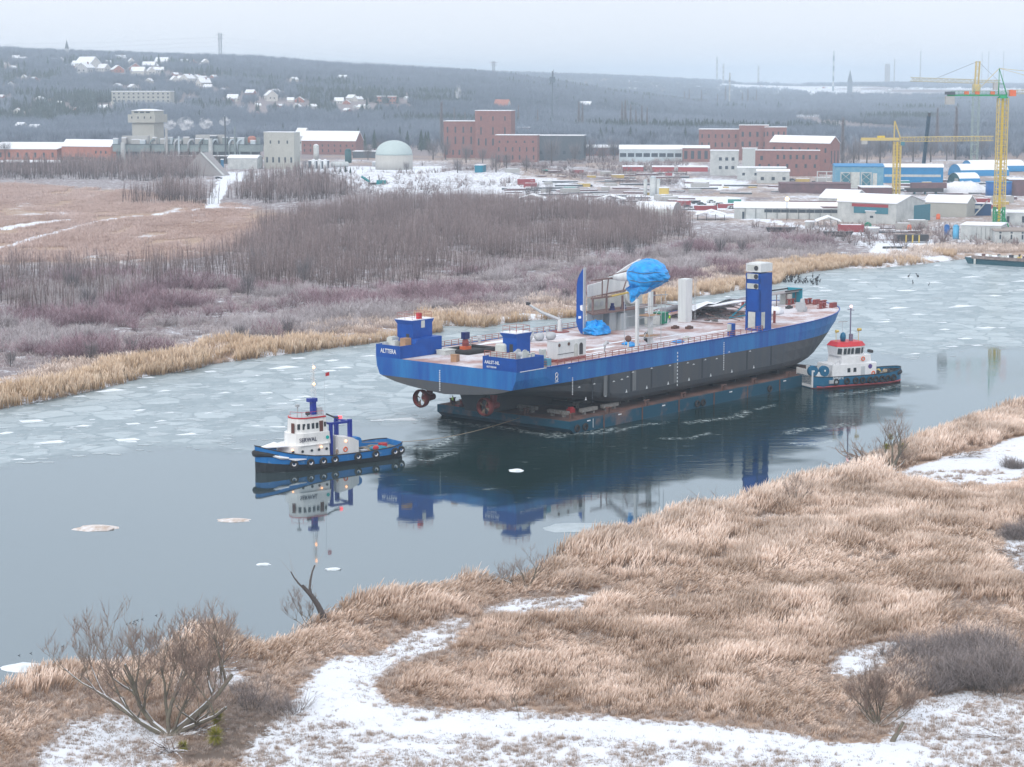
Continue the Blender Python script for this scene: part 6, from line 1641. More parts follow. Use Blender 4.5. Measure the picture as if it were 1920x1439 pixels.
part('main_mast', MB().b2(2.2, 3.0, -.4, .4, 8.5, 10.9).b2(2.0, 3.6, -.5, .5, 10.7, 11.3), mat('mast_blue', (.01, .03, .30), .45), tug1)
part('funnel_casing', MB().b2(1.2, 2.1, -.7, .7, 8.5, 9.7), M_STEEL, tug1)
lt = MB()
for x, y in ((2.2, -.25), (2.2, .25), (2.9, 0)): lt.tube([(x, y, 11.3), (2.5, 0, 17.2)], .05, 4)
for z in (12.3, 13.3, 14.5, 15.6): lt.tube([(2.5, -.9, z), (2.5, .9, z)], .04, 4); lt.tube([(1.9, 0, z + .3), (3.1, 0, z + .3)], .04, 4)
lt.tube([(2.5, 0, 17.2), (2.5, 0, 18.0)], .03, 4).tube([(2.5, -.6, 15.5), (1.4, -.6, 11.4)], .025, 3)
part('signal_mast', lt, M_WHITE, tug1)
for z, m_ in ((16.5, M_LAMP), (13.7, M_LAMP)): part('mast_light', lumpy((2.5, .25, z), (.22, .22, .24), 1, 10, 6, 0), m_, tug1)
part('flag', MB().ext([(.7, 1.0, 14.9), (-.05, 1.0, 15.0), (-.05, 1.0, 15.6), (.7, 1.0, 15.5)], (0, .03, 0)), M_RED, tug1)
part('flag_halyard', MB().tube([(1.0, 1.0, 16.4), (1.0, 1.2, 8.5)], .02, 3), M_STEEL, tug1)
part('radar_post', MB().tube([(6.4, 1.1, 8.5), (6.3, 1.1, 10.3)], .1, 5).b2(6.1, 6.6, .8, 1.4, 10.3, 10.7), M_STEEL, tug1)
part('searchlight', MB().lathe([(.3, -.3), (.3, .3)], (4.3, 1.0, 9.0), 10, None, 'x').tube([(4.3, 1, 8.5), (4.3, 1, 8.9)], .08, 5), M_DARK, tug1)
rr = MB()
for a in ((7.1, 0), (6, 1.9), (4.4, 2.2), (2, 2.2)): rr.tube([(a[0], a[1], 8.5), (a[0], a[1], 9.4)], .03, 4)
rr.tube([(7.1, 0, 9.4), (6, 1.9, 9.4), (4.4, 2.2, 9.4), (2, 2.2, 9.4)], .03, 4)
part('roof_rail', rr, M_RED, tug1)
part('towing_frame', MB().b2(.2, .7, 1.8, 2.3, 1.3, 7.2).b2(-3.6, -3.0, 1.8, 2.4, 3.0, 7.4).b2(-3.0, .2, 1.9, 2.2, 6.8, 7.2).b2(.2, .7, -2.3, -1.8, 1.3, 7.2).b2(-3.6, -3.0, -2.4, -1.8, 1.3, 7.4).b2(.3, .6, -1.8, 1.8, 6.8, 7.1).b2(-3.5, -3.1, -1.8, 1.8, 6.8, 7.1), mat('mast_blue', (0, 0, 0)), tug1)
part('tail_boom', MB().tube([(.8, 1.2, 8.6), (-.6, 1.6, 7.9), (-1.4, 1.7, 7.8)], .16, 6), M_DARK, tug1); part('stern_light', MB().b2(-1.9, -1.4, 1.5, 1.9, 7.6, 8.1), M_LAMPR, tug1)
cs1 = part('engine_casing', MB().ext([(-.6, .4, 1.3), (-4.6, .4, 1.3), (-4.6, .4, 3.7), (-3.2, .4, 4.4), (-.6, .4, 4.8)], (0, 2.4, 0)), M_TW, tug1)
lbu = part('lifebuoy', MB().torus((-1.9, 2.86, 2.5), .36, .11, 'y', 14, 5), M_ORANGE, cs1)
part('warm_lamp', lumpy((-2.0, 2.9, 3.9), (.2, .1, .2), 1, 8, 6, 0), M_LAMP, cs1)
part('winch_drum', MB().lathe([(.8, -.7), (.8, .7)], (-4.9, 1.4, 3.4), 16, None, 'y'), M_TUGBLUE, tug1)
for x, y in ((8.5, 2.85), (3.0, 3.1)): part('warm_lamp', lumpy((x, y, 3.5), (.17, .17, .17), 1, 8, 6, 0), M_LAMP, tug1)
part('foredeck_cover', MB().add([(9, 2.2, 4.0), (13.6, .2, 3.9), (9, -2.2, 4.1), (9, 2.2, 4.15), (13.6, .2, 4.05), (9, -2.2, 4.25)], [(0, 2, 1), (3, 4, 5), (0, 1, 4, 3), (1, 2, 5, 4), (2, 0, 3, 5)]), M_SNOW, tug1)
part('anchor_winch', MB().b2(9.8, 10.8, -.9, .9, 1.9, 3.1).lathe([(.4, -.9), (.4, .9)], (10.9, 0, 2.9), 10, None, 'y'), M_RED, tug1)
hawser = MB()
rg_ = random.Random(8)
for k in range(12):
    x = rg_.uniform(-12.4, -5.5); y = rg_.uniform(-2.5, 2.5); hawser.torus((x, y, 1.15 + .05 * k % .3), rg_.uniform(.5, 1.1), .1, 'z', 12, 4)
part('hawser_coils', hawser, mat('rope_tan', (.35, .28, .20), .9), tug1)
part('aft_net', lumpy((-10.2, 0.4, 1.3), (1.7, 1.5, .6), 5, 14, 8, .1, -.2), mat('teal_paint', (0, 0, 0)), tug1)
part('aft_buoy', lumpy((-8.0, 2.9, 2.1), (.6, .35, .4), 6, 12, 8, .03), M_RED, tug1)
for x, y, m_ in ((-6.5, 0, M_DARK), (-12.2, -1.2, M_RED), (-6.0, 2.0, M_STEEL)): part('deck_box', MB().b2(x - .6, x + .6, y - .5, y + .5, 1.0, 1.9), m_, tug1)
def on_tug(T, H, x, y, z): return (T[0] + x * math.cos(H) - y * math.sin(H), T[1] + x * math.sin(H) + y * math.cos(H), z)
person('deckhand in tan jacket leaning at the side door of the near tug', on_tug(T1C, T1H, .1, 3.3, 1.2), T1H, mat('tan_cloth', (.30, .22, .16), .9), mat('brown_cloth', (.10, .07, .06), .9), .1)
# tow lines
p0 = on_tug(T1C, T1H, -5, 0, 3.0); p1 = on_ship(0.2, 12, 1.8)
tw = []
for t in np.linspace(0, 1, 14): tw.append((p0[0] + (p1[0] - p0[0]) * t, p0[1] + (p1[1] - p0[1]) * t, p0[2] + (p1[2] - p0[2]) * t - 1.6 * math.sin(math.pi * t)))
solo('tow_line', MB().tube(tw, .055, 4), mat('rope_tan', (0, 0, 0)), 'thin tow rope from the near tug to the barge', 'rope')

T2C = at(1598, 719); T2H = R(24)
tug2 = thing('tugboat', 'far tug with red-topped wheelhouse and teal hull pressed against the barge bow', 'tugboat', (T2C[0], T2C[1], 0), T2H)
sh2 = lambda x: 2.3 + 0.006 * max(0, x - 1) ** 2 + .004 * max(0, -x - 4) ** 2
hb2 = tug_hull(24.0, 8.4, sh2, .6, .35, .75, [M_TUGTEAL, M_TUGTEAL, M_BOOT], tug2)
part('boot_stripe', MB().tube([(x, -hb2(x) * .97, .28) for x in (-11, -8, -4, 0, 4, 7, 9.5, 11.2)], .2, 4), M_BOOT, tug2)
for x in (-6.9, -4.2, -2.0, -.3, 1.5, 3.0, 4.6, 6.2, 8.0): part('tyre_fender', tyr, None, tug2, loc=(x, -hb2(x) - .2, 1.25))
part('bow_fender', MB().tube([(9.6, -2.6, 1.9), (11, -1.8, 2.1), (12.1, 0, 2.2), (11, 1.8, 2.1), (9.6, 2.6, 1.9)], .4, 7), M_RUBBER, tug2, True)
put_text('FAIRPLAY X', .75, M_MARK, tug2, (-7.6, -hb2(-6) - .03, 1.75), (R(90), 0, 0), 2.6)
M_W2 = mat('clean_white', (.82, .83, .84), .45)
g1 = house([(-7, -3), (4.0, -3), (4.6, -2), (4.6, 2), (4, 3), (-7, 3)], 1.6, 4.6, M_W2, tug2, 'deckhouse', .01)
for x in (-2.9, -1.4): part('window', MB().b2(x - .35, x + .35, -3.04, -2.94, 2.9, 3.8), M_WIN, g1)
part('door', MB().b2(.1, 1.1, -3.04, -2.94, 1.8, 4.0), mat('pale_grey', (.55, .58, .6), .5), g1)
part('badge', MB().lathe([(.5, 0), (.5, .04)], (2.4, -3.05, 3.9), 12, None, 'y'), mat('violet', (.10, .06, .25), .5), g1)
for x, z in ((3.2, 2.4),): part('lifebuoy', MB().torus((x, -3.08, z), .38, .12, 'y', 14, 5), M_ORANGE, g1)
g2 = house([(-4.6, -2.7), (-1.2, -3.0), (3.0, -2.4), (3.6, 0), (3.0, 2.4), (-4.6, 2.7)], 4.6, 6.3, M_W2, tug2, 'upper_house', .03)
part('lifebuoy', MB().torus((.6, -2.98, 5.6), .38, .12, 'y', 14, 5), M_ORANGE, g2)
g3 = house([(-5.0, -1.8), (-4.2, -2.6), (0, -2.6), (1.4, -1.8), (1.4, 1.8), (0, 2.6), (-4.2, 2.6), (-5, 1.8)], 6.3, 8.3, M_W2, tug2, 'wheelhouse', -.1)
for x0_, x1_, y0_, y1_ in [(-4.15, -3.5, -2.72, -2.72), (-3.2, -2.6, -2.73, -2.73), (-2.3, -1.7, -2.73, -2.73), (-1.3, -.1, -2.74, -2.74), (.35, .95, -2.6, -2.25), (-5.15, -4.5, -1.9, -2.5)]:
    part('window', MB().ext([(x0_, y0_, 6.75), (x1_, y1_, 6.75), (x1_ + .02, y1_ - .17, 8.0), (x0_ + .02, y0_ - .17, 8.0)], (0, -.05, 0)), M_WIN, g3)
rf2 = part('roof', MB().add([(x, y, 8.31) for x, y in [(-5.4, -2), (-4.4, -2.9), (.2, -2.9), (1.8, -2), (1.8, 2), (.2, 2.9), (-4.4, 2.9), (-5.4, 2)]] + [(x, y, 9.2) for x, y in [(-4.7, -1.5), (-4, -2.2), (-.1, -2.2), (1.2, -1.6), (1.2, 1.6), (-.1, 2.2), (-4, 2.2), (-4.7, 1.5)]],
     [(7, 6, 5, 4, 3, 2, 1, 0), (8, 9, 10, 11, 12, 13, 14, 15)] + [(i, (i + 1) % 8, 8 + (i + 1) % 8, 8 + i) for i in range(8)]), M_RED, g3)
part('mast', MB().tube([(-.8, 0, 9.2), (-.8, 0, 16.6)], .14, 6).b2(-.95, -.3, -.3, .3, 9.2, 10.6).tube([(-.8, -1, 15.8), (-.8, 1, 15.8)], .08, 4).tube([(-1.7, 0, 15.9), (.1, 0, 15.7)], .06, 4), mat('mast_grey', (.18, .17, .25), .5), tug2)
part('mast_light', lumpy((-.8, -.1, 16.5), (.3, .3, .3), 1, 8, 6, 0), mat('lamp_pink', (1, .6, .6), .5, emit=((1, .40, .35), 2.0)), tug2)
part('radome', MB().lathe([(.5, 9.3), (.65, 10.2), (.5, 10.9), (.1, 11.2)], (-3.0, -.6, 0), 12), M_TUGTEAL, tug2, True)
part('fire_monitor', MB().tube([(-4.6, -.4, 9.2), (-4.6, -.4, 11.2)], .06, 5).lathe([(.35, -.3), (.25, .4)], (-4.4, -.4, 11.4), 8, None, 'x').tube([(1.0, -.4, 9.2), (1.0, -.4, 11.2)], .06, 5).lathe([(.35, -.4), (.3, .4)], (1.2, -.4, 11.5), 8, None, 'x'), M_YELLOW, tug2)
part('radar_bar', MB().tube([(-2.6, .3, 9.2), (-2.6, .3, 13.2)], .05, 4).b2(-3.6, -1.4, .2, .4, 13.2, 13.4), M_STEEL, tug2)
wh = MB()
wh.lathe([(1.15, -.45), (1.15, .45)], (-11.6, -2.6, 3.6), 18, None, 'y'); wh.lathe([(1.15, -.45), (1.15, .45)], (-9.0, -3.0, 3.4), 18, None, 'y')
part('push_roller', MB().lathe([(1.1, -.45), (1.15, 0), (1.1, .45)], (-11.5, -2.4, 3.6), 18, None, 'y'), M_TUGTEAL, tug2)
part('push_roller', MB().lathe([(1.1, -.45), (1.15, 0), (1.1, .45)], (-9.0, -2.8, 3.5), 18, None, 'y'), M_TUGTEAL, tug2)
for x, y in ((-11.5, -2.9), (-9, -3.3)): part('roller_hub', lumpy((x, y, 3.6), (.22, .1, .22), 1, 8, 6, 0), M_W2, tug2)
part('push_frame', MB().ext([(-11.6, -3.0, 1.6), (-6.5, -3.2, 1.6), (-10.2, -3.0, 3.4)], (0, .3, 0)).b2(-12, -11.8, -3.2, 3.2, .2, 3.8).b2(-9.6, -9.3, -3.2, 3.2, .4, 4.0), M_W2, tug2)
part('grating', MB().b2(-8.6, -6.4, -hb2(-7) - .32, -hb2(-7) - .02, 1.0, 1.7), M_STEEL, tug2)
rr = MB()
for x in (-8, -7, -6, -5): rr.tube([(x, -2.6, 1.6), (x, -2.6, 4.0 + (x + 8) * .5)], .05, 4)
rr.tube([(-8, -2.6, 4.0), (-5, -2.6, 5.5)], .05, 4).tube([(-8, -2.6, 3), (-5, -2.6, 4.2)], .05, 4)
part('boarding_ladder', rr, M_STEEL, tug2)
for x, y, m_ in ((5.6, -1, M_DARK), (6.8, .4, M_YELLOW), (7.8, -.6, mat('rope_tan', (0, 0, 0))), (9, .2, M_DARK), (5.2, .9, M_STEEL)): part('deck_gear', lumpy((x, y, 2.2), (.6, .5, .5), int(x * 7), 10, 6, .15, -.6), m_, tug2)
part('liferaft', MB().lathe([(.35, -.7), (.4, 0), (.35, .7)], (3.4, -1.4, 6.9), 10, None, 'y'), M_DARK, tug2)
# ================================================================== the works, the yard, the far structures
M_IVORY = mat('ivory_render', (.43, .43, .39), .9, vscale=.2)
M_GREEN_G = mat('grey_green_panel', (.25, .31, .31), .8, col2=(.18, .22, .23), vscale=.15)
M_PALEB = mat('pale_blue_panel', (.50, .58, .62), .7, vscale=.2)
M_DARKSH = mat('dark_shed', (.10, .12, .14), .8)
M_BLUEW = mat('workshop_blue', (.01, .22, .48), .5, vscale=.3)
M_LBLUE = mat('workshop_pale_blue', (.10, .30, .44), .6, col2=(.2, .38, .48), vscale=.3)
M_BROWNST = mat('brown_plates', (.19, .11, .12), .85, col2=(.13, .09, .10), vscale=.25)
M_CONC = mat('concrete', (.42, .42, .41), .9, vscale=.4)
M_TWHITE = mat('shed_white', (.56, .58, .57), .7, col2=(.40, .43, .43), vscale=.25)
M_TEALW = mat('teal_door', (.05, .20, .26), .6)
def mp(py): return at(960, py, 1.6)[1] / FP
def fb(name, label, px, py, ang, wpx, dpx, hpx, wallm, roofm, rowsL=(), rowsR=(), rhpx=0, cat='building', wm=None, group=None, parapet=.35):
    p = gat(px, py); k = p[1] / FP; c_, s_ = math.cos(ang), math.sin(abs(ang))
    w = wpx * k / c_; d = dpx * k / max(s_, .05) if dpx else 18.0
    def rows(rs, L):
        out = []
        for r in rs:
            n, z, ww, hh = r[:4]; a, b_ = (r[4], r[5]) if len(r) > 4 else (0, 1)
            for i in range(n): out.append((L * (a + (b_ - a) * (i + .5) / n), z * k, ww * k, hh * k))
        return out
    return facade_building(name, label, cat, p, -ang, w, d, hpx * k, wallm, roofm, rows(rowsL, w), rows(rowsR, d), rhpx * k, None, wm, parapet, group)
# --- left works
fb('brick_hall', 'long orange brick hall with a snowy roof at the left edge', 107, 301, .12, 150, 30, 20, M_BRICKO, M_SNOWR, [(9, 5, 4, 9)], rhpx=9)
fb('brick_hall', 'orange brick hall with low gable and three dark windows', 208, 303, .35, 99, 12, 27, M_BRICKO, M_SNOWR, [(3, 14, 3.5, 5, .05, .35), (10, 3, 4, 4, .1, 1)], rhpx=12)
fb('loading_canopy', 'low dark loading shed with snowy roof before the left brick halls', 139, 316, .1, 160, 10, 10, M_DARKSH, M_SNOWR)
fb('white_house', 'white gabled house at far left behind the brick hall', 40, 258, .3, 14, 8, 20, M_PLASTER, M_SNOWR, [(2, 8, 2, 3)], rhpx=7)
fb('white_house', 'white gabled house right of the dark conifer at left', 68, 262, .3, 18, 8, 20, M_TWHITE, M_SNOWR, [(2, 8, 2, 3)], rhpx=7)
tw_ = thing('timber_frame', 'dark crossing roof timbers standing on the left brick hall', 'roof frame', gat(62, 262), 0)
for k in range(5): part('rafter', MB().tube([(-7 + k * 3.2, 0, 0), (-4 + k * 3.2, 0, 8 - k % 2 * 2), (-1 + k * 3.2, 0, 0)], .35, 4), mat('dark_bark', (0, 0, 0)), tw_)
fb('flat_block', 'pale blue-grey flat block with snowy roof behind the brick halls', 263, 255, .2, 76, 12, 14, M_PALEB, M_SNOWR, [(2, 4, 1.5, 6, 0.5, 0.7)])
fb('flat_block', 'grey low building with strip windows behind the timber frame', 118, 262, .2, 34, 8, 15, M_PLASTER2, M_SNOWR, [(6, 5, 4, 3)])
tk = thing('boxy_tower', 'square cream water tower with flared top above the left factory', 'tower', gat(279, 300), -.3)
k_ = mp(300)
part('shaft', MB().box((0, 0, 33 * k_), (45 * k_, 40 * k_, 72 * k_)), M_IVORY, tk); part('head', MB().box((0, 0, 77 * k_), (56 * k_, 50 * k_, 15 * k_)).box((0, 0, 88 * k_), (46 * k_, 40 * k_, 7 * k_)), M_IVORY, tk)
part('roof', MB().box((0, 0, 93 * k_), (50 * k_, 44 * k_, 3 * k_), 0, None, .3), M_SNOWR, tk)
for i in range(4): part('window', MB().box((-20 * k_ + i * 13 * k_, -25.2 * k_, 79 * k_), (2.2 * k_, .3, 4 * k_)), M_GLASSD, tk)
for i in range(3): part('window', MB().box((-13 * k_ + i * 12 * k_, -20.3 * k_, 88.5 * k_), (8 * k_, .4, 2.5 * k_)), M_GLASSD, tk)
# grey-green process plant
gp = thing('process_plant', 'long grey-green factory with rooftop ducts and legs at left', 'factory', gat(345, 308), -.06)
k_ = mp(308)
part('gallery', MB().b2(-135 * k_, 145 * k_, 0, 30 * k_, 23 * k_, 36 * k_), M_GREEN_G, gp)
part('lower_hall', MB().b2(-130 * k_, 140 * k_, 6 * k_, 28 * k_, -2, 22.9 * k_), M_DARKSH, gp)
part('roof', MB().b2(-136 * k_, 146 * k_, -.4, 31 * k_, 36.1 * k_, 37 * k_), M_DARKSH, gp)
for x0_, x1_, z_ in ((-120, -70, 52), (-50, 10, 47), (20, 75, 54), (85, 140, 49)): part('upper_house', MB().b2(x0_ * k_, x1_ * k_, 14 * k_, 28 * k_, 37.02 * k_, z_ * k_), M_CONC if z_ > 50 else M_GREEN_G, gp)
part('lower_canopy', MB().b2(-30 * k_, 120 * k_, -9 * k_, 6 * k_, 15 * k_, 16.5 * k_), M_SNOWR, gp)
lg = MB().b2(-1 * k_, 1 * k_, 0, 2 * k_, 0, 22.8 * k_).mesh('leg', M_GREEN_G)
for i in range(13): part('leg', lg, None, gp, loc=((-125 + i * 21) * k_, 0, 0))
rd = random.Random(4)
for i in range(16):
    x = (-128 + i * 17 + rd.uniform(-4, 4)) * k_; w_ = rd.uniform(4, 9) * k_; h_ = rd.uniform(6, 15) * k_
    rb = part('roof_unit', MB().b2(x - w_, x + w_, 3 * k_, 12 * k_, 37 * k_, 37 * k_ + h_), rd.choice([M_GREEN_G, M_PALEB, M_CONC, M_DARKSH]), gp)
    part('snow_cover', MB().b2(x - w_, x + w_, 3 * k_, 12 * k_, 37 * k_ + h_ + .02, 37 * k_ + h_ + .5), M_SNOWR, rb)
for i in range(8):
    x = (-60 + i * 24 + rd.uniform(-6, 6)) * k_
    part('bent_duct', MB().tube([(x, -2 * k_, 4 * k_), (x, -2 * k_, 40 * k_), (x + 3 * k_, 1 * k_, 45 * k_), (x + 7 * k_, 4 * k_, 46 * k_), (x + 9 * k_, 6 * k_, 37 * k_)], 2.0 * k_, 8), rd.choice([M_STEEL, M_PALEB, M_GREEN_G]), gp, True)
for i, (x, h_, r_) in enumerate([(-114, 40, 5), (-31, 66, 2.6), (52, 48, 4.5), (80, 88, 1.6), (98, 70, 1.8), (-8, 52, 2)]):
    part('stack', MB().tube([(x * k_, -4 * k_, 0), (x * k_, -4 * k_, h_ * k_)], [r_ * k_, r_ * k_ * .85], 10), [M_TWHITE, M_CONC, M_TWHITE, M_DARKSH, M_GREEN_G, M_PALEB][i], gp)
part('red_tank', MB().lathe([(8 * k_, 0), (8 * k_, 9 * k_), (4 * k_, 12 * k_)], (127 * k_, 14 * k_, 40 * k_), 12), M_BRICKO, gp)
for px, py, w_, s_ in [(322, 232, 11, 1), (352, 231, 13, 2), (390, 230, 11, 3), (425, 226, 9, 4), (300, 240, 7, 5), (860, 172, 7, 6)]:
    p = at(px, py, 50 if px < 800 else 60)
    if px < 800: t_ = 1680 / p[1]; p = (p[0] * 0 + (px - 960) / FP * 1680, 1680, 64 - (py - 150) / FP * 1680)
    else: p = ((px - 960) / FP * 2300, 2300, 64 - (py - 150) / FP * 2300)
    steam = lumpy((0, 0, 0), (w_ * .55, w_ * .5, w_ * .55), s_, 16, 10, .1)
    so = solo('steam_plume', steam, None or MATS.get('steam') or (lambda: None)() or M_SNOW, 'small white steam puff above the left factory roof' if px < 800 else 'thin pale smoke column in the woods left of the brick tower', 'steam', p, 0, 'steam puffs over the factory' if px < 800 else None)
    so.scale = (1, 1, .8 if px < 800 else 2)
    sm_ = bpy.data.materials.get('steam_vapour')
    if sm_ is None:
        sm_ = bpy.data.materials.new('steam_vapour'); sm_.use_nodes = True
        q_ = sm_.node_tree.nodes; q_.remove(q_['Principled BSDF'])
        v_ = q_.new('ShaderNodeVolumePrincipled'); v_.inputs['Color'].default_value = (1, 1, 1, 1); nz_ = q_.new('ShaderNodeTexNoise'); nz_.inputs['Scale'].default_value = .28; nz_.inputs['Detail'].default_value = 4; tc_ = q_.new('ShaderNodeTexCoord'); mr_ = q_.new('ShaderNodeMapRange'); mr_.inputs[1].default_value = .47; mr_.inputs[2].default_value = .75; mr_.inputs[4].default_value = .30
        sm_.node_tree.links.new(tc_.outputs['Object'], nz_.inputs['Vector']); sm_.node_tree.links.new(nz_.outputs[0], mr_.inputs[0]); sm_.node_tree.links.new(mr_.outputs[0], v_.inputs['Density'])
        sm_.node_tree.links.new(v_.outputs[0], q_['Material Output'].inputs['Volume'])
    so.data.materials.clear(); so.data.materials.append(sm_)
fb('white_shed', 'white panelled shed with snowy roof below the factory', 482, 318, .15, 56, 6, 20, M_TWHITE, M_SNOWR, [], rhpx=5)
bt_ = thing('blue_silo', 'slim teal silo left of the white shed', 'silo', gat(417, 323)); part('body', MB().lathe([(3 * mp(323), 0), (3 * mp(323), 23 * mp(323))], n=12), M_TUGTEAL, bt_); part('cap', MB().lathe([(3.2 * mp(323), 23 * mp(323)), (1, 24.5 * mp(323))], n=12), M_SNOWR, bt_)
fb('grey_office', 'beige-grey flat office block with two window rows', 552, 318, .25, 58, 8, 68, M_IVORY, M_SNOWR, [(3, 47, 3, 6, .08, .92), (5, 12, 3.5, 10)])
fb('gabled_house', 'tall white gabled house behind the grey office', 568, 284, .6, 18, 14, 28, M_TWHITE, M_SNOWR, [(2, 14, 2, 3)], rhpx=14)
lh = fb('long_brick_house', 'long dark brick house with hipped snowy roof and dormers', 667, 291, .3, 104, 12, 26, M_BRICK, M_SNOWR, [(9, 5, 2.4, 5), (9, 15, 2.4, 4)], rhpx=17)
ag = thing('gravel_roof', 'grey A-shaped conveyor roof behind the left thicket', 'roof', gat(378, 330), -.2)
part('slope', MB().ext([(-15, 0, 0), (-1, 0, 15), (1, 0, 15), (15, 0, 0)], (0, 14, 0)), mat('grey_sheet', (0, 0, 0)), ag); part('conveyor', MB().tube([(0, -.5, 15.5), (17, -3, 0)], .7, 5), M_TWHITE, ag)
# storage yard
k_ = mp(302)
def cyl_thing(name, label, cat, px, py, rpx, hpx, m, n=14, cap=None, group=None, base=None):
    k = mp(py); p = gat(px, py); o = thing(name, label, cat, p, 0, group)
    part('body', MB().lathe([(rpx * k, -1), (rpx * k, hpx * k)], n=n), m, o, True)
    part('top', MB().lathe([(rpx * k * .98, hpx * k + .02), (rpx * k * .6, hpx * k + rpx * k * .45), (.05, hpx * k + rpx * k * .6)], n=n), cap or m, o, True)
    return o
cyl_thing('silo', 'single tall white silo in the left storage yard', 'silo', 593, 300, 5.2, 26, M_TWHITE, cap=M_SNOWR)
for i, x in enumerate((588, 599, 610)): cyl_thing('silo', 'white silo in the front row of three below the tall one', 'silo', x, 319, 3.8, 18, M_WHITE, cap=M_SNOWR, group='front row of white silos')
fb('silo_rack', 'grey frame between the three front silos', 612, 317, .1, 34, 3, 14, M_DARKSH, M_SNOWR)
ht = thing('tank', 'white horizontal tank right of the white silos', 'tank', gat(637, 315), 0); k_ = mp(315)
part('body', MB().lathe([(1, -17 * k_), (5 * k_, -15 * k_), (5.5 * k_, 0), (5 * k_, 15 * k_), (1, 17 * k_)], (0, 0, 6 * k_), 14, None, 'x'), M_TWHITE, ht, True)
for x in (-9, 9): part('saddle', MB().b2((x - 1) * k_, (x + 1) * k_, -4 * k_, 4 * k_, -1, 3 * k_), M_CONC, ht)
cyl_thing('tank', 'dark green upright tank right of the white horizontal one', 'tank', 653, 305, 6.3, 22, mat('dark_green_tank', (.02, .10, .11), .5))
fb('low_shed', 'low dark green shed between green tank and dome', 706, 297, .1, 45, 4, 12, M_DARKSH, M_SNOWR)
dt = thing('domed_tank', 'large round pale tank with a smooth grey-green dome', 'tank', gat(739, 318), 0); k_ = mp(318)
part('wall', MB().lathe([(35 * k_, -1), (35 * k_, 27 * k_)], n=40), mat('tank_wall', (.48, .47, .44), .8, streak=True), dt, True)
part('dome', MB().lathe([(35.2 * k_, 27 * k_), (34 * k_, 31 * k_)] + [(34 * k_ * math.cos(t), (30 + 24 * math.sin(t)) * k_) for t in np.linspace(.12, 1.5, 10)], n=40), mat('dome_skin', (.46, .55, .54), .5), dt, True)
fb('blue_kiosk', 'small pale blue kiosk in front of the domed tank', 718, 312, .1, 20, 3, 7, M_PALEB, M_SNOWR)
fb('container', 'dark teal container in the middle of the snowy yard', 905, 322, .3, 15, 6, 10, mat('teal_paint', (0, 0, 0)), M_SNOWR, cat='container')
fb('container', 'dark blue container beside the grey office', 528, 316, .2, 14, 3, 18, M_TUGTEAL, M_SNOWR, cat='container'); fb('container', 'bright blue container beside the grey office', 541, 315, .2, 12, 3, 19, M_LBLUE, M_SNOWR, cat='container')
def vehicle(name, label, cat, px, py, rz, L, W_, H_, m, cab=True, group=None, k=1.0):
    o = thing(name, label, cat, gat(px, py), rz, group)
    if cab:   # lorry / van
        part('body', MB().b2(-L / 2, L * .22, -W_ / 2, W_ / 2, .9, H_), m, o); part('cab', MB().ext([(L * .23, -W_ / 2, .6), (L / 2, -W_ / 2, .6), (L / 2, -W_ / 2, 1.6), (L * .44, -W_ / 2, H_ * .85), (L * .23, -W_ / 2, H_ * .85)], (0, W_, 0)), M_WHITE, o)
    else:
        part('body', MB().ext([(-L / 2, -W_ / 2, .35), (L / 2, -W_ / 2, .35), (L / 2, -W_ / 2, .85), (L * .22, -W_ / 2, .95), (L * .08, -W_ / 2, H_), (-L * .32, -W_ / 2, H_), (-L * .47, -W_ / 2, .95), (-L / 2, -W_ / 2, .9)], (0, W_, 0)), m, o)
        part('windows', MB().ext([(L * .19, -W_ / 2 - .01, .98), (L * .07, -W_ / 2 - .01, H_ - .1), (-L * .3, -W_ / 2 - .01, H_ - .1), (-L * .42, -W_ / 2 - .01, .98)], (0, W_ + .02, 0)), M_WIN, o)
    for sx in (-.32, .32):
        for sy in (-1, 1): part('wheel', MB().lathe([(.42, -.12), (.42, .12)], (0, 0, 0), 12, None, 'y'), M_RUBBER, o, loc=(L * sx, sy * W_ * .48, .42))
    return o
vehicle('lorry', 'white tipper lorry driving below the blue containers', 'lorry', 530, 330, .1, 11, 2.6, 3.6, M_TWHITE)
for px, py, l in [(410, 336, 'dark car by the conveyor roof'), (113, 323, 'white car among the bushes at left'), (100, 318, 'pale van among the bushes at left')]: vehicle('parked_car', l, 'car', px, py, .2, 4.6, 1.8, 1.5, M_DARK if 'dark' in l else M_TWHITE, False)
exc = thing('conveyor_machine', 'teal screening machine with folded conveyors on the heap', 'machine', gat(697, 348), .05)
part('conveyor', MB().tube([(-6, 0, 5), (-1, 0, 1.8)], .7, 5), mat('teal_machine', (.0, .22, .24), .5), exc); part('hopper', MB().box((5.5, 0, 1.6), (5.5, 2.2, 2.4)), mat('teal_machine', (0, 0, 0)), exc); part('chassis', MB().b2(-2, 5, -1, 1, .5, 1.3), M_DARK, exc); part('mast', MB().b2(-1.6, -1.1, -.5, .5, 1, 5), M_DARK, exc)
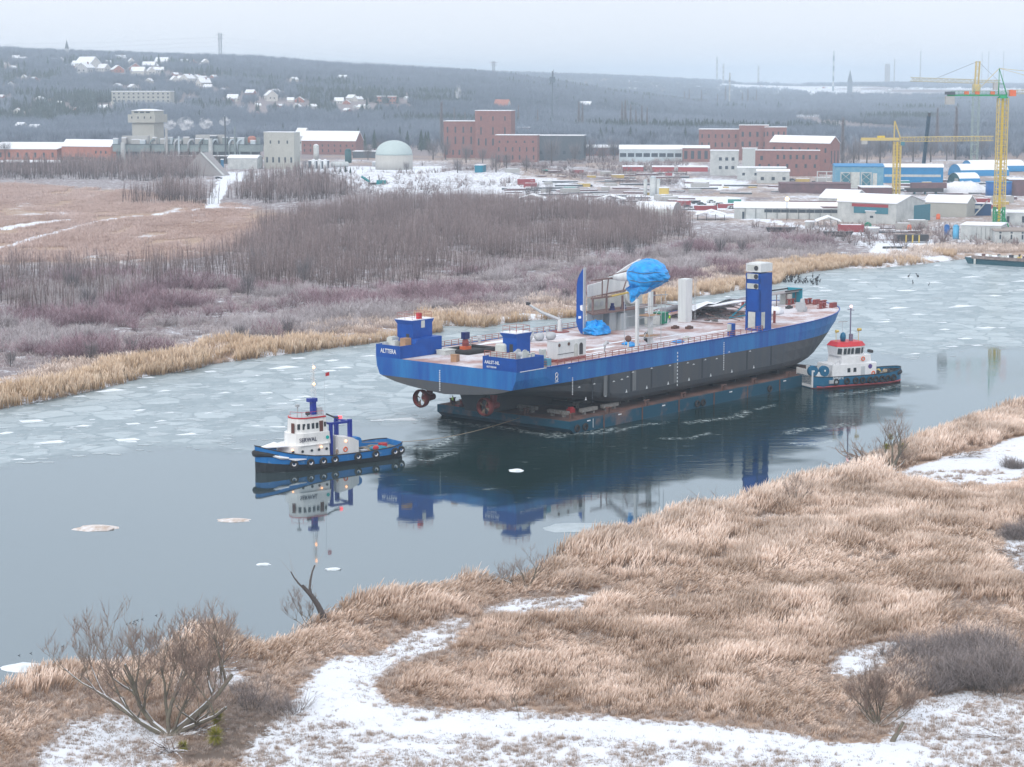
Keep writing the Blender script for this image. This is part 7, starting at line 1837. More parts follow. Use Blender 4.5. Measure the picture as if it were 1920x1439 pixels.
# --- brick power works
fb('brick_works', 'lower wing of the brick works with paired tall windows, left of the tower', 891, 297, .12, 59, 6, 68, M_BRICK, M_SNOWR, [(4, 47, 3, 11), (4, 26, 3, 14), (5, 6, 3, 9)])
fb('brick_works', 'tall brick tower block of the works with narrow windows', 958, 298, .15, 67, 8, 88, M_BRICK, M_SNOWR, [(3, 70, 2.5, 8), (3, 44, 2.5, 14), (5, 24, 3, 13)])
fb('brick_works', 'small front brick wing of the works, right of the tower', 1007, 305, .12, 78, 5, 50, M_BRICK, M_SNOWR, [(5, 36, 3, 4), (6, 20, 2.5, 8), (6, 5, 2.5, 8)])
fb('brick_block', 'little brick box on the roof line behind the front wing', 992, 262, .1, 26, 4, 22, M_BRICK, M_SNOWR)
fb('orange_house', 'white house with orange tiled roof behind the brick tower', 950, 212, .4, 26, 10, 10, M_PLASTER, M_TILE, [(3, 5, 2, 3)], rhpx=14)
fb('dark_shed', 'dark shed with snow-edged roof right of the brick works', 1094, 302, .12, 86, 6, 46, M_DARKSH, M_SNOWR, [(6, 12, 5, 6)])
fb('low_brick_shed', 'low brick shed half hidden by bushes right of the dark shed', 1160, 292, .1, 92, 6, 14, M_BRICK, M_SNOWR, rhpx=4)
fb('glazed_hall', 'long low white-roofed hall with a dark glazed front', 1279, 303, .08, 117, 0, 22, M_PALEB, M_SNOWR, [(8, 8, 12, 7)], rhpx=7)
fb('brick_annex', 'brick annex with four tall windows at the end of the glazed hall', 1330, 304, .08, 50, 0, 25, M_BRICK, M_SNOWR, [(4, 5, 6, 15)], rhpx=4)
fb('white_office', 'white two-storey office with six square windows', 1384, 330, .12, 52, 5, 46, M_TWHITE, M_SNOWR, [(3, 28, 5.5, 6, .08, .75), (3, 12, 5.5, 6, .08, .75)])
fb('white_annex', 'windowless pale block stuck to the white office', 1419, 322, .12, 27, 3, 42, mat('pale_wall', (.52, .56, .55), .8), M_SNOWR)
fb('low_office', 'low white building with small square windows beside the white office', 1474, 338, .1, 90, 5, 22, M_TWHITE, M_SNOWR, [(4, 8, 5, 5)])
fb('brick_works', 'back brick factory, left lower part with rusty roof edge', 1385, 300, .12, 74, 5, 56, M_BRICK, M_SNOWR, [(6, 40, 3, 7), (6, 24, 3, 8)])
fb('brick_works', 'back brick factory, taller middle part', 1440, 300, .12, 54, 4, 63, M_BRICK, M_SNOWR, [(4, 42, 4, 9), (4, 24, 4, 9)])
fb('brick_works', 'back brick factory, right end block', 1474, 300, .12, 40, 4, 60, M_BRICK, M_SNOWR, [(4, 44, 3, 8)])
hall = fb('brick_hall', 'large brick hall with gabled right end and two window rows', 1555, 328, .75, 100, 22, 58, M_BRICK, M_SNOWR, [(7, 40, 4, 9), (7, 22, 3, 6)], [(3, 20, 3, 24)], rhpx=12)
fb('brick_wing', 'flat-roofed front wing of the large brick hall', 1536, 332, .15, 118, 4, 48, M_BRICK, M_SNOWR, [(7, 32, 4, 8, 0, .7), (7, 16, 4, 7), (1, 30, 5, 8, .85, .95)])
fb('arched_sheds', 'pale lean-to halls before the brick wing', 1480, 345, .1, 60, 4, 22, M_TWHITE, M_SNOWR, [(3, 6, 6, 6)], rhpx=3)
for px, w, l in [(1206, 38, 'left'), (1264, 40, 'middle'), (1327, 54, 'right')]: fb('red_wall', f'{l} one of three low red walls below the glazed hall', px, 322, .05, w, 0, 8, mat('red_wall', (.42, .08, .09), .7), M_SNOWR, cat='wall')
# --- blue workshop
fb('blue_workshop', 'long bright blue workshop with a white stripe and snowy roof', 1768, 345, .1, 112, 3, 30, M_BLUEW, M_SNOWR, [(1, 12, 104, 4.5)], rhpx=5, wm=M_TWHITE)
ws = fb('blue_workshop', 'blue gable end of the workshop with white crossed doors', 1656, 356, .08, 90, 0, 42, M_LBLUE, M_BLUEW, rhpx=4)
k_ = mp(356)
for x in (-80, -42): 
    dr = part('door_frame', MB().b2(x * k_, (x + 20) * k_, -.3, -.05, 0, 32 * k_), M_TWHITE, ws)
    part('dark_panel', MB().b2((x + 2) * k_, (x + 18) * k_, -.34, -.31, 2 * k_, 30 * k_), M_TEALW, dr)
    part('cross_brace', MB().tube([((x + 2) * k_, -.4, 2 * k_), ((x + 18) * k_, -.4, 17 * k_), ((x + 2) * k_, -.4, 30 * k_)], .25, 4).tube([((x + 18) * k_, -.5, 2 * k_), ((x + 2) * k_, -.5, 17 * k_), ((x + 18) * k_, -.5, 30 * k_)], .25, 4), M_TWHITE, dr)
part('sliding_door', MB().b2(-62 * k_, -44 * k_, -.3, -.02, 0, 32 * k_), M_CREAM, ws); part('sliding_door', MB().b2(-20 * k_, -12 * k_, -.3, -.02, 0, 30 * k_), M_CREAM, ws)
gt_ = thing('gantry_frame', 'white steel portal frame left of the blue workshop', 'frame', gat(1545, 346), 0)
for x in (-14, 4, 18): part('leg', MB().b2(x * k_, (x + 1.6) * k_, 0, 1, 0, 24 * k_), M_TWHITE, gt_)
part('beam', MB().b2(-14 * k_, 19.6 * k_, 0, 1, 24 * k_, 25.5 * k_), M_TWHITE, gt_)
# arched tents
def arch_hall(name, label, px, py, rz, wm_, L, hh, m, endm, snow=True):
    o = thing(name, label, 'hall', gat(px, py), rz)
    ts_ = np.linspace(0, math.pi, 13)
    b = MB(); n = len(ts_)
    vs = [(0, -wm_ / 2 * math.cos(t), hh * math.sin(t)) for t in ts_] + [(L, -wm_ / 2 * math.cos(t), hh * math.sin(t)) for t in ts_]
    b.add(vs, [(i, i + 1, n + i + 1, n + i) for i in range(n - 1)]); part('shell', b, m, o)
    e = MB().add([(0.05, y, z) for _, y, z in vs[:n]], [tuple(range(n))]).add([(L - .05, y, z) for _, y, z in vs[:n]], [tuple(range(n))[::-1]]); part('end_wall', e, endm, o)
    if snow:
        s_ = MB(); vs2 = [(-.1, -wm_ / 2 * 1.01 * math.cos(t), hh * 1.03 * math.sin(t)) for t in ts_[2:-2]] + [(L + .1, -wm_ / 2 * 1.01 * math.cos(t), hh * 1.03 * math.sin(t)) for t in ts_[2:-2]]; q = len(ts_[2:-2])
        s_.add(vs2, [(i, i + 1, q + i + 1, q + i) for i in range(q - 1)]); part('snow_cover', s_, M_SNOWR, o)
    return o
arch_hall('arched_tent', 'blue arched tent hall at the far right, furthest left', 1790, 330, .25, 20, 34, 7.5, M_BLUEW, M_BLUEW)
arch_hall('arched_tent', 'blue arched tent hall behind the green crane mast', 1812, 322, .25, 18, 40, 7.5, M_BLUEW, M_BLUEW)
arch_hall('arched_tent', 'dark green arched tent with open end below the blue ones', 1788, 345, .3, 16, 14, 6.5, M_BLUEW, mat('dark_green_tank', (0, 0, 0)))
arch_hall('arched_hall', 'white corrugated arched hall with grey end wall', 1270, 405, 2.72, 13, 19, 6.2, M_TWHITE, mat('grey_sheet', (0, 0, 0)))
# --- warehouses near the river
w1 = fb('warehouse', 'big white-roofed warehouse with a tall teal door in its gable', 1680, 421, .68, 98, 70, 38, M_TWHITE, M_SNOWR, rhpx=13)
k_ = mp(421)
def face_local(o): return o
part('sliding_door', MB().b2(-.25, .2, 16, 31, 0, 32 * k_), M_TEALW, w1); part('strip_window', MB().b2(-21, -4, -.2, .05, 18 * k_, 30 * k_), M_TEALW, w1); part('red_fascia', MB().b2(-22, -4, -.22, .05, 30.2 * k_, 36 * k_), mat('red_fascia', (.35, .06, .07), .7), w1)
fb('low_warehouse', 'small white lean-to in front of the big warehouse', 1668, 420, .2, 44, 6, 22, M_TWHITE, M_SNOWR, [(2, 10, 6, 4)])
lw = fb('long_warehouse', 'long low warehouse with white and rust-brown roof and a dark window band', 1578, 414, .16, 198, 4, 22, M_TWHITE, M_SNOWR, [(9, 13, 15, 6, .02, .72), (1, 0, 4, 14, .9, .93)], rhpx=9)
part('rusty_roof_sheet', MB().ext([(0.2, -.6, 22 * mp(414) + .2), (.2, 9, 31 * mp(414) + .25), (-24, 9, 31 * mp(414) + .25), (-8 , -.6, 22 * mp(414) + .2)], (0, 0, .35)), M_BROWNST, lw)
for i in range(10): part('wall_post', MB().b2(-4.8 * i - .1, -4.8 * i + .1, -.3, -.02, 0, 22 * mp(414)), M_DARKSH, lw)
fb('warehouse', 'cream warehouse with snowy gable roof, right of the teal-doored one', 1812, 408, .5, 72, 28, 26, M_IVORY, M_SNOWR, rhpx=12)
fb('warehouse', 'warehouse with a pointed snowy roof behind the big one', 1600, 384, .5, 60, 40, 10, M_TWHITE, M_SNOWR, rhpx=14)
cbx = fb('site_cabin', 'dark blue raised site cabin with outside stair', 1858, 405, .2, 32, 4, 22, mat('navy_cabin', (.01, .06, .16), .5), M_SNOWR, [(2, 13, 6, 6, .6, .95)], wm=M_TWHITE, cat='cabin')
part('stair', MB().ext([(-8, -.6, 0), (-2, -.6, 7), (-1.4, -.6, 7), (-7.2, -.6, 0)], (0, -.4, 0)), M_TWHITE, cbx)
fb('river_cabin', 'long white cabin with a yellow poster, near the blue tanks', 1876, 452, .35, 70, 0, 27, M_TWHITE, M_SNOWR, [(1, 9, 4, 9, .05, .15), (5, 2, .6, 22, .1, .65)], cat='cabin')
fb('river_cabin', 'white cabin with brown roof and dark windows at the right edge', 1990, 458, .12, 122, 0, 22, M_TWHITE, mat('brown_roof', (.32, .27, .24), .8), [(6, 7, 3, 9), (6, 18, 4, 3)], cat='cabin')
fb('river_cabin', 'white low cabin right of the green crane foot', 1990, 425, .1, 112, 0, 24, M_TWHITE, M_SNOWR, [(4, 6, 5, 12)], cat='cabin')
fb('container', 'green container beside the crane foot', 1886, 424, .2, 18, 4, 22, mat('grey_green', (.12, .22, .18), .7), M_SNOWR, cat='container')
cyl_thing('tank', 'dark blue plastic tank by the river cabin', 'tank', 1775, 442, 5.2, 17, mat('tank_blue', (.01, .12, .38), .4)); cyl_thing('tank', 'light blue plastic tank right of the dark blue one', 'tank', 1792, 449, 6, 24, mat('tank_lightblue', (.10, .42, .68), .4))
for x, y, r_, h_, l in [(1210, 367, 3.5, 28, 'slim left white silo of the yard'), (1224, 368, 6, 34, 'thick middle white silo of the yard'), (1234, 368, 3.8, 30, 'slim right white silo of the yard')]: cyl_thing('silo', l, 'silo', x, y, r_, h_, M_TWHITE, cap=M_PALEB)
fb('batching_box', 'yellow batching machine beside the yard silos', 1252, 372, .2, 16, 4, 18, M_YELLOW, M_SNOWR, cat='machine')
def canopy(label, px, py, wpx, hpx, dm=10, ang=.1, rise=2):
    k = mp(py); o = thing('canopy_shed', label, 'shed', gat(px, py), -ang); w = wpx * k
    for x in (0, w / 3, 2 * w / 3, w):
        for y in (0, dm): part('post', MB().b2(x - .12, x + .12, y - .12, y + .12, 0, hpx * k), M_DARK, o)
    part('roof', MB().ext([(-1, -1, hpx * k + .02), (w / 2, -1, hpx * k + rise), (w + 1, -1, hpx * k + .02), (w + 1, -1, hpx * k + .3), (w / 2, -1, hpx * k + rise + .3), (-1, -1, hpx * k + .3)], (0, dm + 2, 0)), M_SNOWR, o)
canopy('open shed with snowy roof at the left end of the yard road', 974, 383, 44, 9); canopy('open shed with snowy roof and dark clutter, second from left', 1120, 386, 48, 11); canopy('large white canopy standing alone in the dry grass', 1308, 414, 50, 9); canopy('small canopy with a white tent roof by the long warehouse', 1534, 426, 38, 9)
fb('tool_cabin', 'little grey cabin left of the small canopy', 1524, 428, .3, 14, 6, 11, M_CONC, M_SNOWR, cat='cabin')
fb('brown_hull_section', 'long rusty brown ship section before the blue workshop, left half', 1595, 364, .05, 130, 0, 18, M_BROWNST, M_BROWNST, cat='hull section'); fb('brown_hull_section', 'rusty brown ship section before the blue workshop, right half', 1672, 368, .05, 56, 0, 15, M_BROWNST, M_SNOWR, cat='hull section')
fb('brown_hull_section', 'big brown block at the right edge behind the crane mast', 2000, 368, .05, 106, 0, 30, M_BROWNST, M_SNOWR, cat='hull section')
bs = thing('boat_section', 'dark boat hull on blocks beyond the warehouses', 'boat', gat(1735, 366), -.05); k_ = mp(366)
part('hull', MB().ext([(-32 * k_, 0, 5 * k_), (34 * k_, 0, 5 * k_), (34 * k_, 0, 12 * k_), (-38 * k_, 0, 12 * k_)], (0, 7, 0)), M_DARK, bs); part('house', MB().b2(-26 * k_, 40 * k_, .5, 6, 12 * k_ + .02, 22 * k_), M_BROWNST, bs)
for x in (-20, 0, 20): part('support', MB().b2(x * k_, (x + 2) * k_, 1, 6, -1, 5 * k_), M_TEALW, bs)
solo('snow_pile', lumpy((0, 0, 0), (15, 6, 6), 77, 22, 10, .1), M_SNOW, 'white snow-covered pile right of the dark boat hull', 'pile', gat(1805, 362), 0, None, True)
vt = thing('blue_vat', 'big blue round vat behind the yellow-green crane mast', 'vat', gat(1872, 368)); part('wall', MB().lathe([(7, -1), (7, 7.5)], n=20), mat('tank_blue', (0, 0, 0)), vt, True); part('rim', MB().lathe([(7.2, 7.5), (7.2, 7.9)], n=20), M_BLUEW, vt)
# clutter: stacks of plates, pipes, crates, cars
rd = random.Random(21)
kinds = []
st_m = [MB().b2(-5, 5, -1.6, 1.6, 0, .9).mesh('stack', M_BROWNST), MB().b2(-7, 7, -1.2, 1.2, 0, .7).mesh('stack', M_DARKSH), MB().b2(-3, 3, -1.2, 1.2, 0, 2.4).mesh('stack', M_CONC), MB().b2(-3, 3, -1.2, 1.2, 0, 2.4).mesh('stack', mat('rust_red_box', (.30, .06, .07), .7)), MB().b2(-2.4, 2.4, -1, 1, 0, 1.6).mesh('stack', mat('yellow_box', (.52, .38, .12), .7)), MB().b2(-2.4, 2.4, -1, 1, 0, 1.6).mesh('stack', mat('green_box', (.05, .25, .22), .7))]
sn_m = [MB().b2(-4.9, 4.9, -1.5, 1.5, .902, 1.05).mesh('snow_cover', M_SNOWR), MB().b2(-6.9, 6.9, -1.1, 1.1, .702, .85).mesh('snow_cover', M_SNOWR)] + [MB().b2(-2.3, 2.3, -.95, .95, h, h + .15).mesh('snow_cover', M_SNOWR) for h in (2.402, 2.402, 1.602, 1.602)]
cnames = ['plate_stack', 'pipe_stack', 'grey_container', 'red_container', 'yellow_crate', 'green_crate']; clabs = ['low stack of rusty brown plates with snow on top in the shipyard', 'long dark bundle of pipes dusted with snow in the shipyard', 'small grey container among the yard clutter', 'small dark red container among the yard clutter', 'yellow crate or machine part in the shipyard clutter', 'teal green crate in the shipyard clutter']
n_c = 0
while n_c < 150:
    px = rd.uniform(960, 1900); py = rd.uniform(322, 440)
    if px > 1300 and py < 340: continue
    if py > 395 and px < 1560: continue
    if 1380 < px < 1780 and 362 < py < 428: continue
    if px > 1780 and py > 400: continue
    if px < 1180 and py > 372: continue
    if 1590 < px < 1760 and py < 345: continue
    n_c += 1
    i = rd.choices(range(6), [5, 5, 2.2, 1, .8, .8])[0]
    o = thing(cnames[i], clabs[i], 'stack' if i < 2 else ('container' if i < 4 else 'crate'), gat(px, py), rd.uniform(-.3, .3), clabs[i].split(' in ')[0].split(' among ')[0] + 's in the yard')
    s = rd.uniform(.6, 1.5); o.scale = (s * 1.2, s, s * rd.uniform(.6, 1.2))
    part('stack', st_m[i], None, o); part('snow_cover', sn_m[i], None, o)
for i in range(16):
    px = rd.uniform(1290, 1385) if i < 10 else rd.uniform(1470, 1560); py = rd.uniform(378, 394) if i < 10 else rd.uniform(338, 352)
    vehicle('parked_car', 'parked car with snow-dusted roof in the shipyard', 'car', px, py, rd.uniform(-.6, .6), 4.6, 1.8, 1.6, rd.choice([M_DARK, M_STEEL, M_TWHITE, M_DARKSH]), False, 'cars parked in the shipyard')
vehicle('red_car', 'dark red truck cab in the yard beyond the silos', 'truck', 1256, 334, .1, 6, 2.4, 3, mat('rust_red_box', (0, 0, 0)))
for px, py, l in [(1705, 432, 'orange bin on the river yard'), (1759, 412, 'orange pipe end behind the yellow hoses')]: cyl_thing('orange_bin', l, 'bin', px, py, 4, 8, M_ORANGE)
cyl_thing('green_tank', 'green round bin with white stripe near the riverside heap', 'bin', 1627, 430, 7, 9, M_GREEN)
fb('grey_trailer', 'grey covered trailer beside the green bin', 1648, 438, .1, 24, 3, 9, M_STEEL, M_SNOWR, cat='trailer')
tr2 = thing('dark_trestle', 'dark dump box on yellow posts beside the path', 'box', gat(1712, 456)); 
part('box', MB().b2(-7, 6, 0, 4, .5, 3), M_DARK, tr2)
for x in (-3, -.5, 2): part('post', MB().b2(x, x + .5, -.3, 0, 0, 3), M_YELLOW, tr2)
for px, py, l in [(1463, 436, 'dark upturned boat in the dry grass, left one'), (1570, 444, 'snow-topped low wreck in the dry grass, right one')]:
    solo('dark_boat', MB().add([(-5, -1, 0), (5, -1, 0), (6.5, 0, 2.0), (5, 1, 0), (-5, 1, 0), (-6, 0, 2.0), (-5, -1.4, 2), (5, -1.4, 2), (5, 1.4, 2), (-5, 1.4, 2)], [(0, 4, 3, 1), (0, 1, 7, 6), (4, 9, 8, 3), (1, 2, 7), (3, 8, 2), (0, 6, 5), (4, 5, 9), (6, 7, 2, 8, 9, 5)]), M_DARK, l, 'boat', gat(px, py))
solo('log_pile', MB().tube([(-5, 0, .4), (5, 0, .4)], .4, 6).tube([(-4.5, .8, .4), (4.8, .9, .4)], .4, 6), M_DARK, 'dark logs lying by the snowy clearing near the shore', 'logs', gat(1680, 468))
# yard lamps
for px, py, hp_ in [(1475, 430, 58), (1573, 430, 56)]:
    o = thing('yard_lamp', 'lit yellow lamp on the roof line of the long warehouse, ' + ('left one' if px < 1500 else 'right one'), 'lamp', gat(px, py - 16)); k = mp(py - 16)
    part('pole', MB().tube([(0, 0, 0), (0, 0, (hp_ - 20) * k)], .12, 5), M_DARK, o); part('lamp', lumpy((0, 0, (hp_ - 20) * k + .5), (.9, .9, .9), 2, 10, 8, 0), mat('sodium_lamp', (1, .7, .3), .5, emit=((1, .62, .2), 3)), o)
for nm_, lb_ in (('grey_container', 'small grey container in the yard clutter'), ('red_container', 'small dark red container in the yard clutter'), ('yellow_crate', 'yellow crate in the shipyard clutter'), ('green_crate', 'teal green crate in the shipyard clutter'), ('parked_car', 'parked car with snow-dusted roof in the shipyard')):
    os_ = sorted([o for o in COL.objects if o.name.split('.')[0] == nm_ and o.parent is None and 'group' in o], key=lambda o: o.location.x / o.location.y)
    for i, o in enumerate(os_): o['label'] = f'{lb_}, {ordinal(i)} counted from the left'
# fence posts of the path and works
fp = MB().b2(-.08, .08, -.08, .08, 0, 2.2).mesh('post', M_DARK)
fe = thing('mesh_fence', 'thin post fence along the marsh edge of the yard', 'fence', (0, 0, 0))
pts_ = [gat(x, y) for x, y in [(720, 375), (800, 374), (900, 378), (960, 380), (1060, 385), (1100, 386)]]
for a, c in zip(pts_[:-1], pts_[1:]):
    n = max(2, int(math.dist(a[:2], c[:2]) / 6))
    for i in range(n): part('post', fp, None, fe, loc=tuple(a[j] + (c[j] - a[j]) * i / n for j in range(3)))
    part('rail', MB().tube([(a[0], a[1], a[2] + 2.1), (c[0], c[1], c[2] + 2.1)], .04, 3).tube([(a[0], a[1], a[2] + 1.0), (c[0], c[1], c[2] + 1.0)], .04, 3), M_DARK, fe)
# --- moored pontoon
mo_ = at(1808, 494, 0); pz = at(1990, 506, 0); ang_ = math.atan2(pz[1] - mo_[1], pz[0] - mo_[0])
pn = thing('moored_pontoon', 'snow-decked dark green work pontoon moored at the right shore', 'pontoon', mo_, ang_)
part('hull', MB().ext([(1.8, 0, -.6), (0, 0, 2.2), (46, 0, 2.2), (46, 0, -.6)], (0, 13, 0)), mat('pontoon_green', (.02, .09, .12), .6), pn); part('snow_cover', MB().b2(.5, 45.8, .3, 12.8, 2.21, 2.36), M_SNOW, pn)
part('side_shelf', MB().b2(3, 46, -.5, -.02, 1.9, 3.0), mat('weathered_shelf', (.34, .28, .25), .85, col2=(.18, .13, .12), vscale=1.0), pn)
for i in range(14): part('deck_gear', MB().box((rd.uniform(3, 24), rd.uniform(.8, 8), 2.9), (rd.uniform(.4, 1.4), rd.uniform(.4, 1.2), rd.uniform(.5, 1.6)), rd.uniform(0, 1)), rd.choice([M_DARK, M_RUST, M_YELLOW, M_CREAM]), pn)
for x in (4, 24): part('fender_strip', MB().b2(x, x + .8, -.6, -.51, -.1, 1.9), M_CREAM, pn)
# --- cranes
def lattice(b, p0, p1, w, n, r=.12, r2=.07, tri=False):
    p0 = Vector(p0); p1 = Vector(p1); t = (p1 - p0).normalized()
    u = t.cross(Vector((0, 0, 1)));
    if u.length < .05: u = Vector((1, 0, 0))
    u.normalize(); v = t.cross(u)
    cs = [(-1, -1), (1, -1), (1, 1), (-1, 1)] if not tri else [(-1, -1), (1, -1), (0, 1)]
    P = lambda k, c: p0 + (p1 - p0) * (k / n) + u * (c[0] * w / 2) + v * (c[1] * w / 2)
    for c in cs: b.tube([P(0, c), P(n, c)], r, 4)
    for k in range(n):
        for i in range(len(cs)):
            a, c = cs[i], cs[(i + 1) % len(cs)]
            b.tube([P(k, a), P(k + 1, c)] if k % 2 else [P(k, c), P(k + 1, a)], r2, 3, False)
            b.tube([P(k, a), P(k, c)], r2, 3, False)
    return b
M_CY = mat('crane_yellow', (.62, .48, .16), .55); M_CYB = mat('crane_bright_yellow', (.72, .52, .03), .5); M_CG = mat('crane_green', (.01, .30, .12), .5); M_CPALE = mat('crane_pale', (.50, .48, .36), .6); M_CGREY = mat('crane_grey_green', (.30, .38, .34), .6)
def zof(py, D): return 64 - (py - 150) / FP * D * 1.0
def Xof(px, D): return (px - 960) / FP * D
# A: yellow crane with long jib
D = at(960, 366, 1.5)[1]; k = D / FP; X = Xof(1678, D)
A_ = thing('tower_crane', 'yellow tower crane with long horizontal jib, in front of the blue workshop', 'crane', (X, D, 1.2), 0)
part('mast', lattice(MB(), (0, 0, 0), (0, 0, zof(264, D) - 1.2), 3.6, 18, .26, .11), M_CY, A_)
part('ladder_box', MB().b2(-.5, .5, -.5, .5, 0, zof(264, D) - 1.2), M_CYB, A_, label='bright yellow ladder shaft inside the mast')
jz = zof(260, D) - 1.2
part('jib', lattice(MB(), (1.5, 0, jz), (52, -2, jz + .6), 2.4, 26, .16, .09, True), M_CY, A_)
part('counter_jib', MB().b2(-20, 1, -1, 1, jz - .6, jz).b2(-20, 1, -1, -.9, jz + .1, jz + 1.0), M_CY, A_)
part('counterweight', MB().b2(-19.5, -16.5, -1, 1, jz - 2.6, jz - .61), M_CONC, A_); part('winch_house', MB().b2(-11, -7, -.9, .9, jz + .02, jz + 2), M_CYB, A_)
part('cab', MB().b2(1.6, 3.6, -2.2, -.3, jz - 3.2, jz - 1.2), M_TEALW, A_)
part('apex', MB().tube([(1.8, 0, jz), (-1.6, 0, zof(226, D) - 1.2)], .35, 4).tube([(-1.8, 0, jz), (-1.8, 0, zof(226, D) - 1.2)], .35, 4).tube([(-1.2, 0, jz + 6), (.2, 0, jz + 6)], .2, 4), M_CY, A_)
# B: far pale crane
D = 1500.0; X = Xof(1822, D); z0 = hz(X, D)
B_ = thing('tower_crane', 'tall pale grey-green tower crane furthest back, jib to the left', 'crane', (X, D, z0), 0)
part('mast', lattice(MB(), (0, 0, 0), (0, 0, zof(160, D) - z0), 4.4, 18, .22, .10), M_CGREY, B_)
part('upper_mast', lattice(MB(), (0, 0, zof(160, D) - z0 + .1), (.6, 0, zof(116, D) - z0), 2.6, 7, .3, .15), M_CY, B_)
jz = zof(153, D) - z0
part('jib', lattice(MB(), (-2, 0, jz), (-47, 1, jz + 1.5), 2.6, 22, .28, .16), M_CPALE, B_); part('counter_jib', lattice(MB(), (2, 0, jz), (17, 0, jz), 1.8, 7, .25, .15), M_CPALE, B_)
part('counterweight', MB().b2(12, 16, -1.5, 1.5, jz - 6, jz - 1), M_CONC, B_)
ap = (.6, 0, zof(116, D) - z0)
part('pendant', MB().tube([ap, (-28, .6, jz + 2.5)], .13, 3).tube([ap, (15, 0, jz + 1)], .1, 3), M_DARK, B_); part('cab', MB().b2(-2.6, 2.6, -1.8, 1.8, jz - 8, jz - 2), M_CY, B_)
# C: green-topped crane
D = at(960, 428, 1.5)[1]; k = D / FP; X = Xof(1872, D)
C_ = thing('tower_crane', 'near tower crane with yellow mast, green foot and green counter-jib at right', 'crane', (X, D, 1.0), 0)
zt = zof(184, D) - 1.0
part('mast_foot', lattice(MB(), (0, 0, 0), (0, 0, 9.5), 3.9, 4, .3, .18), M_CG, C_)
part('mast', lattice(MB(), (0, 0, 9.6), (0, 0, zt), 3.9, 30, .22, .10), M_CY, C_); part('ladder_box', MB().b2(-.45, .45, -.45, .45, 3, zt), M_CYB, C_, label='bright yellow ladder shaft inside the mast')
part('foot_brace', MB().tube([(1, 0, 8), (4.6, 0, .2)], .3, 5).tube([(2, 0, 0), (4.6, 0, .2)], .2, 5), M_CG, C_)
part('slewing_ring', MB().lathe([(2.4, 0), (1.4, 1.2)], (0, 0, zt), 12), M_CG, C_)
part('counter_jib', MB().b2(-23.5, 1.5, -.9, .9, zt + .9, zt + 1.5), M_CG, C_); part('counter_rail', lattice(MB(), (-22, 0, zt + 2.3), (1, 0, zt + 2.3), 1.4, 14, .05, .04), M_CG, C_)
part('counterweight', MB().b2(-24.3, -20.6, -1.3, 1.3, zt - 2.6, zt + .88), M_CONC, C_); part('counterweight_frame', MB().b2(-24.4, -20.5, -1.4, 1.4, zt + 1.52, zt + 2.8), M_DARKSH, C_)
for x in (-15.5, -11, -4.5): part('red_unit', MB().b2(x - .9, x + .9, -.7, .7, zt + 1.52, zt + 2.9), M_ORANGE, C_)
apx = (-2.0, 0, zof(129, D) - 1.0)
part('apex', MB().tube([(-1.9, 0, zt + 1.5), apx, (1.6, 0, zt + 1.2)], .32, 5).tube([(-1.9, -.5, zt + 1.5), apx], .15, 4).tube([(-1.8, 0, zt + 6), (-.2, 0, zt + 6)], .12, 4), M_CG, C_)
part('cab', MB().b2(2.6, 5.2, -1.2, 1.2, zt + .9, zt + 3.6), M_ORANGE, C_)
part('jib', lattice(MB(), (1.8, 0, zt + 2.6), (46, -6, zt + 3.4), 1.6, 22, .14, .08, True), M_CPALE, C_)
part('pendant', MB().tube([apx, (-12, 0, zt + 2.2)], .12, 3).tube([apx, (22, -2.5, zt + 10)], .1, 3).tube([apx, (30, -4, zt + 3.8)], .08, 3), M_CY, C_)
# crawler crane, dark boom
D = at(960, 342, 1.5)[1]
cc = thing('crawler_crane', 'dark blue-grey crawler crane with a steep boom beyond the blue workshop', 'crane', (Xof(1736, D), D + 15, 1.5), 0)
part('boom', lattice(MB(), (0, 0, 6), (2.8, 0, zof(222, D)), 1.4, 16, .35, .2), mat('boom_navy', (.02, .06, .10), .5), cc); part('boom_core', MB().tube([(0, 0, 6), (2.8, 0, zof(222, D))], .5, 5), mat('boom_navy', (0, 0, 0)), cc)
part('head', MB().box((3.0, 0, zof(220, D)), (1.6, 1.2, 2.6)), M_DARK, cc); part('body', MB().box((-1, 0, 4), (6, 4, 5)), M_DARK, cc)
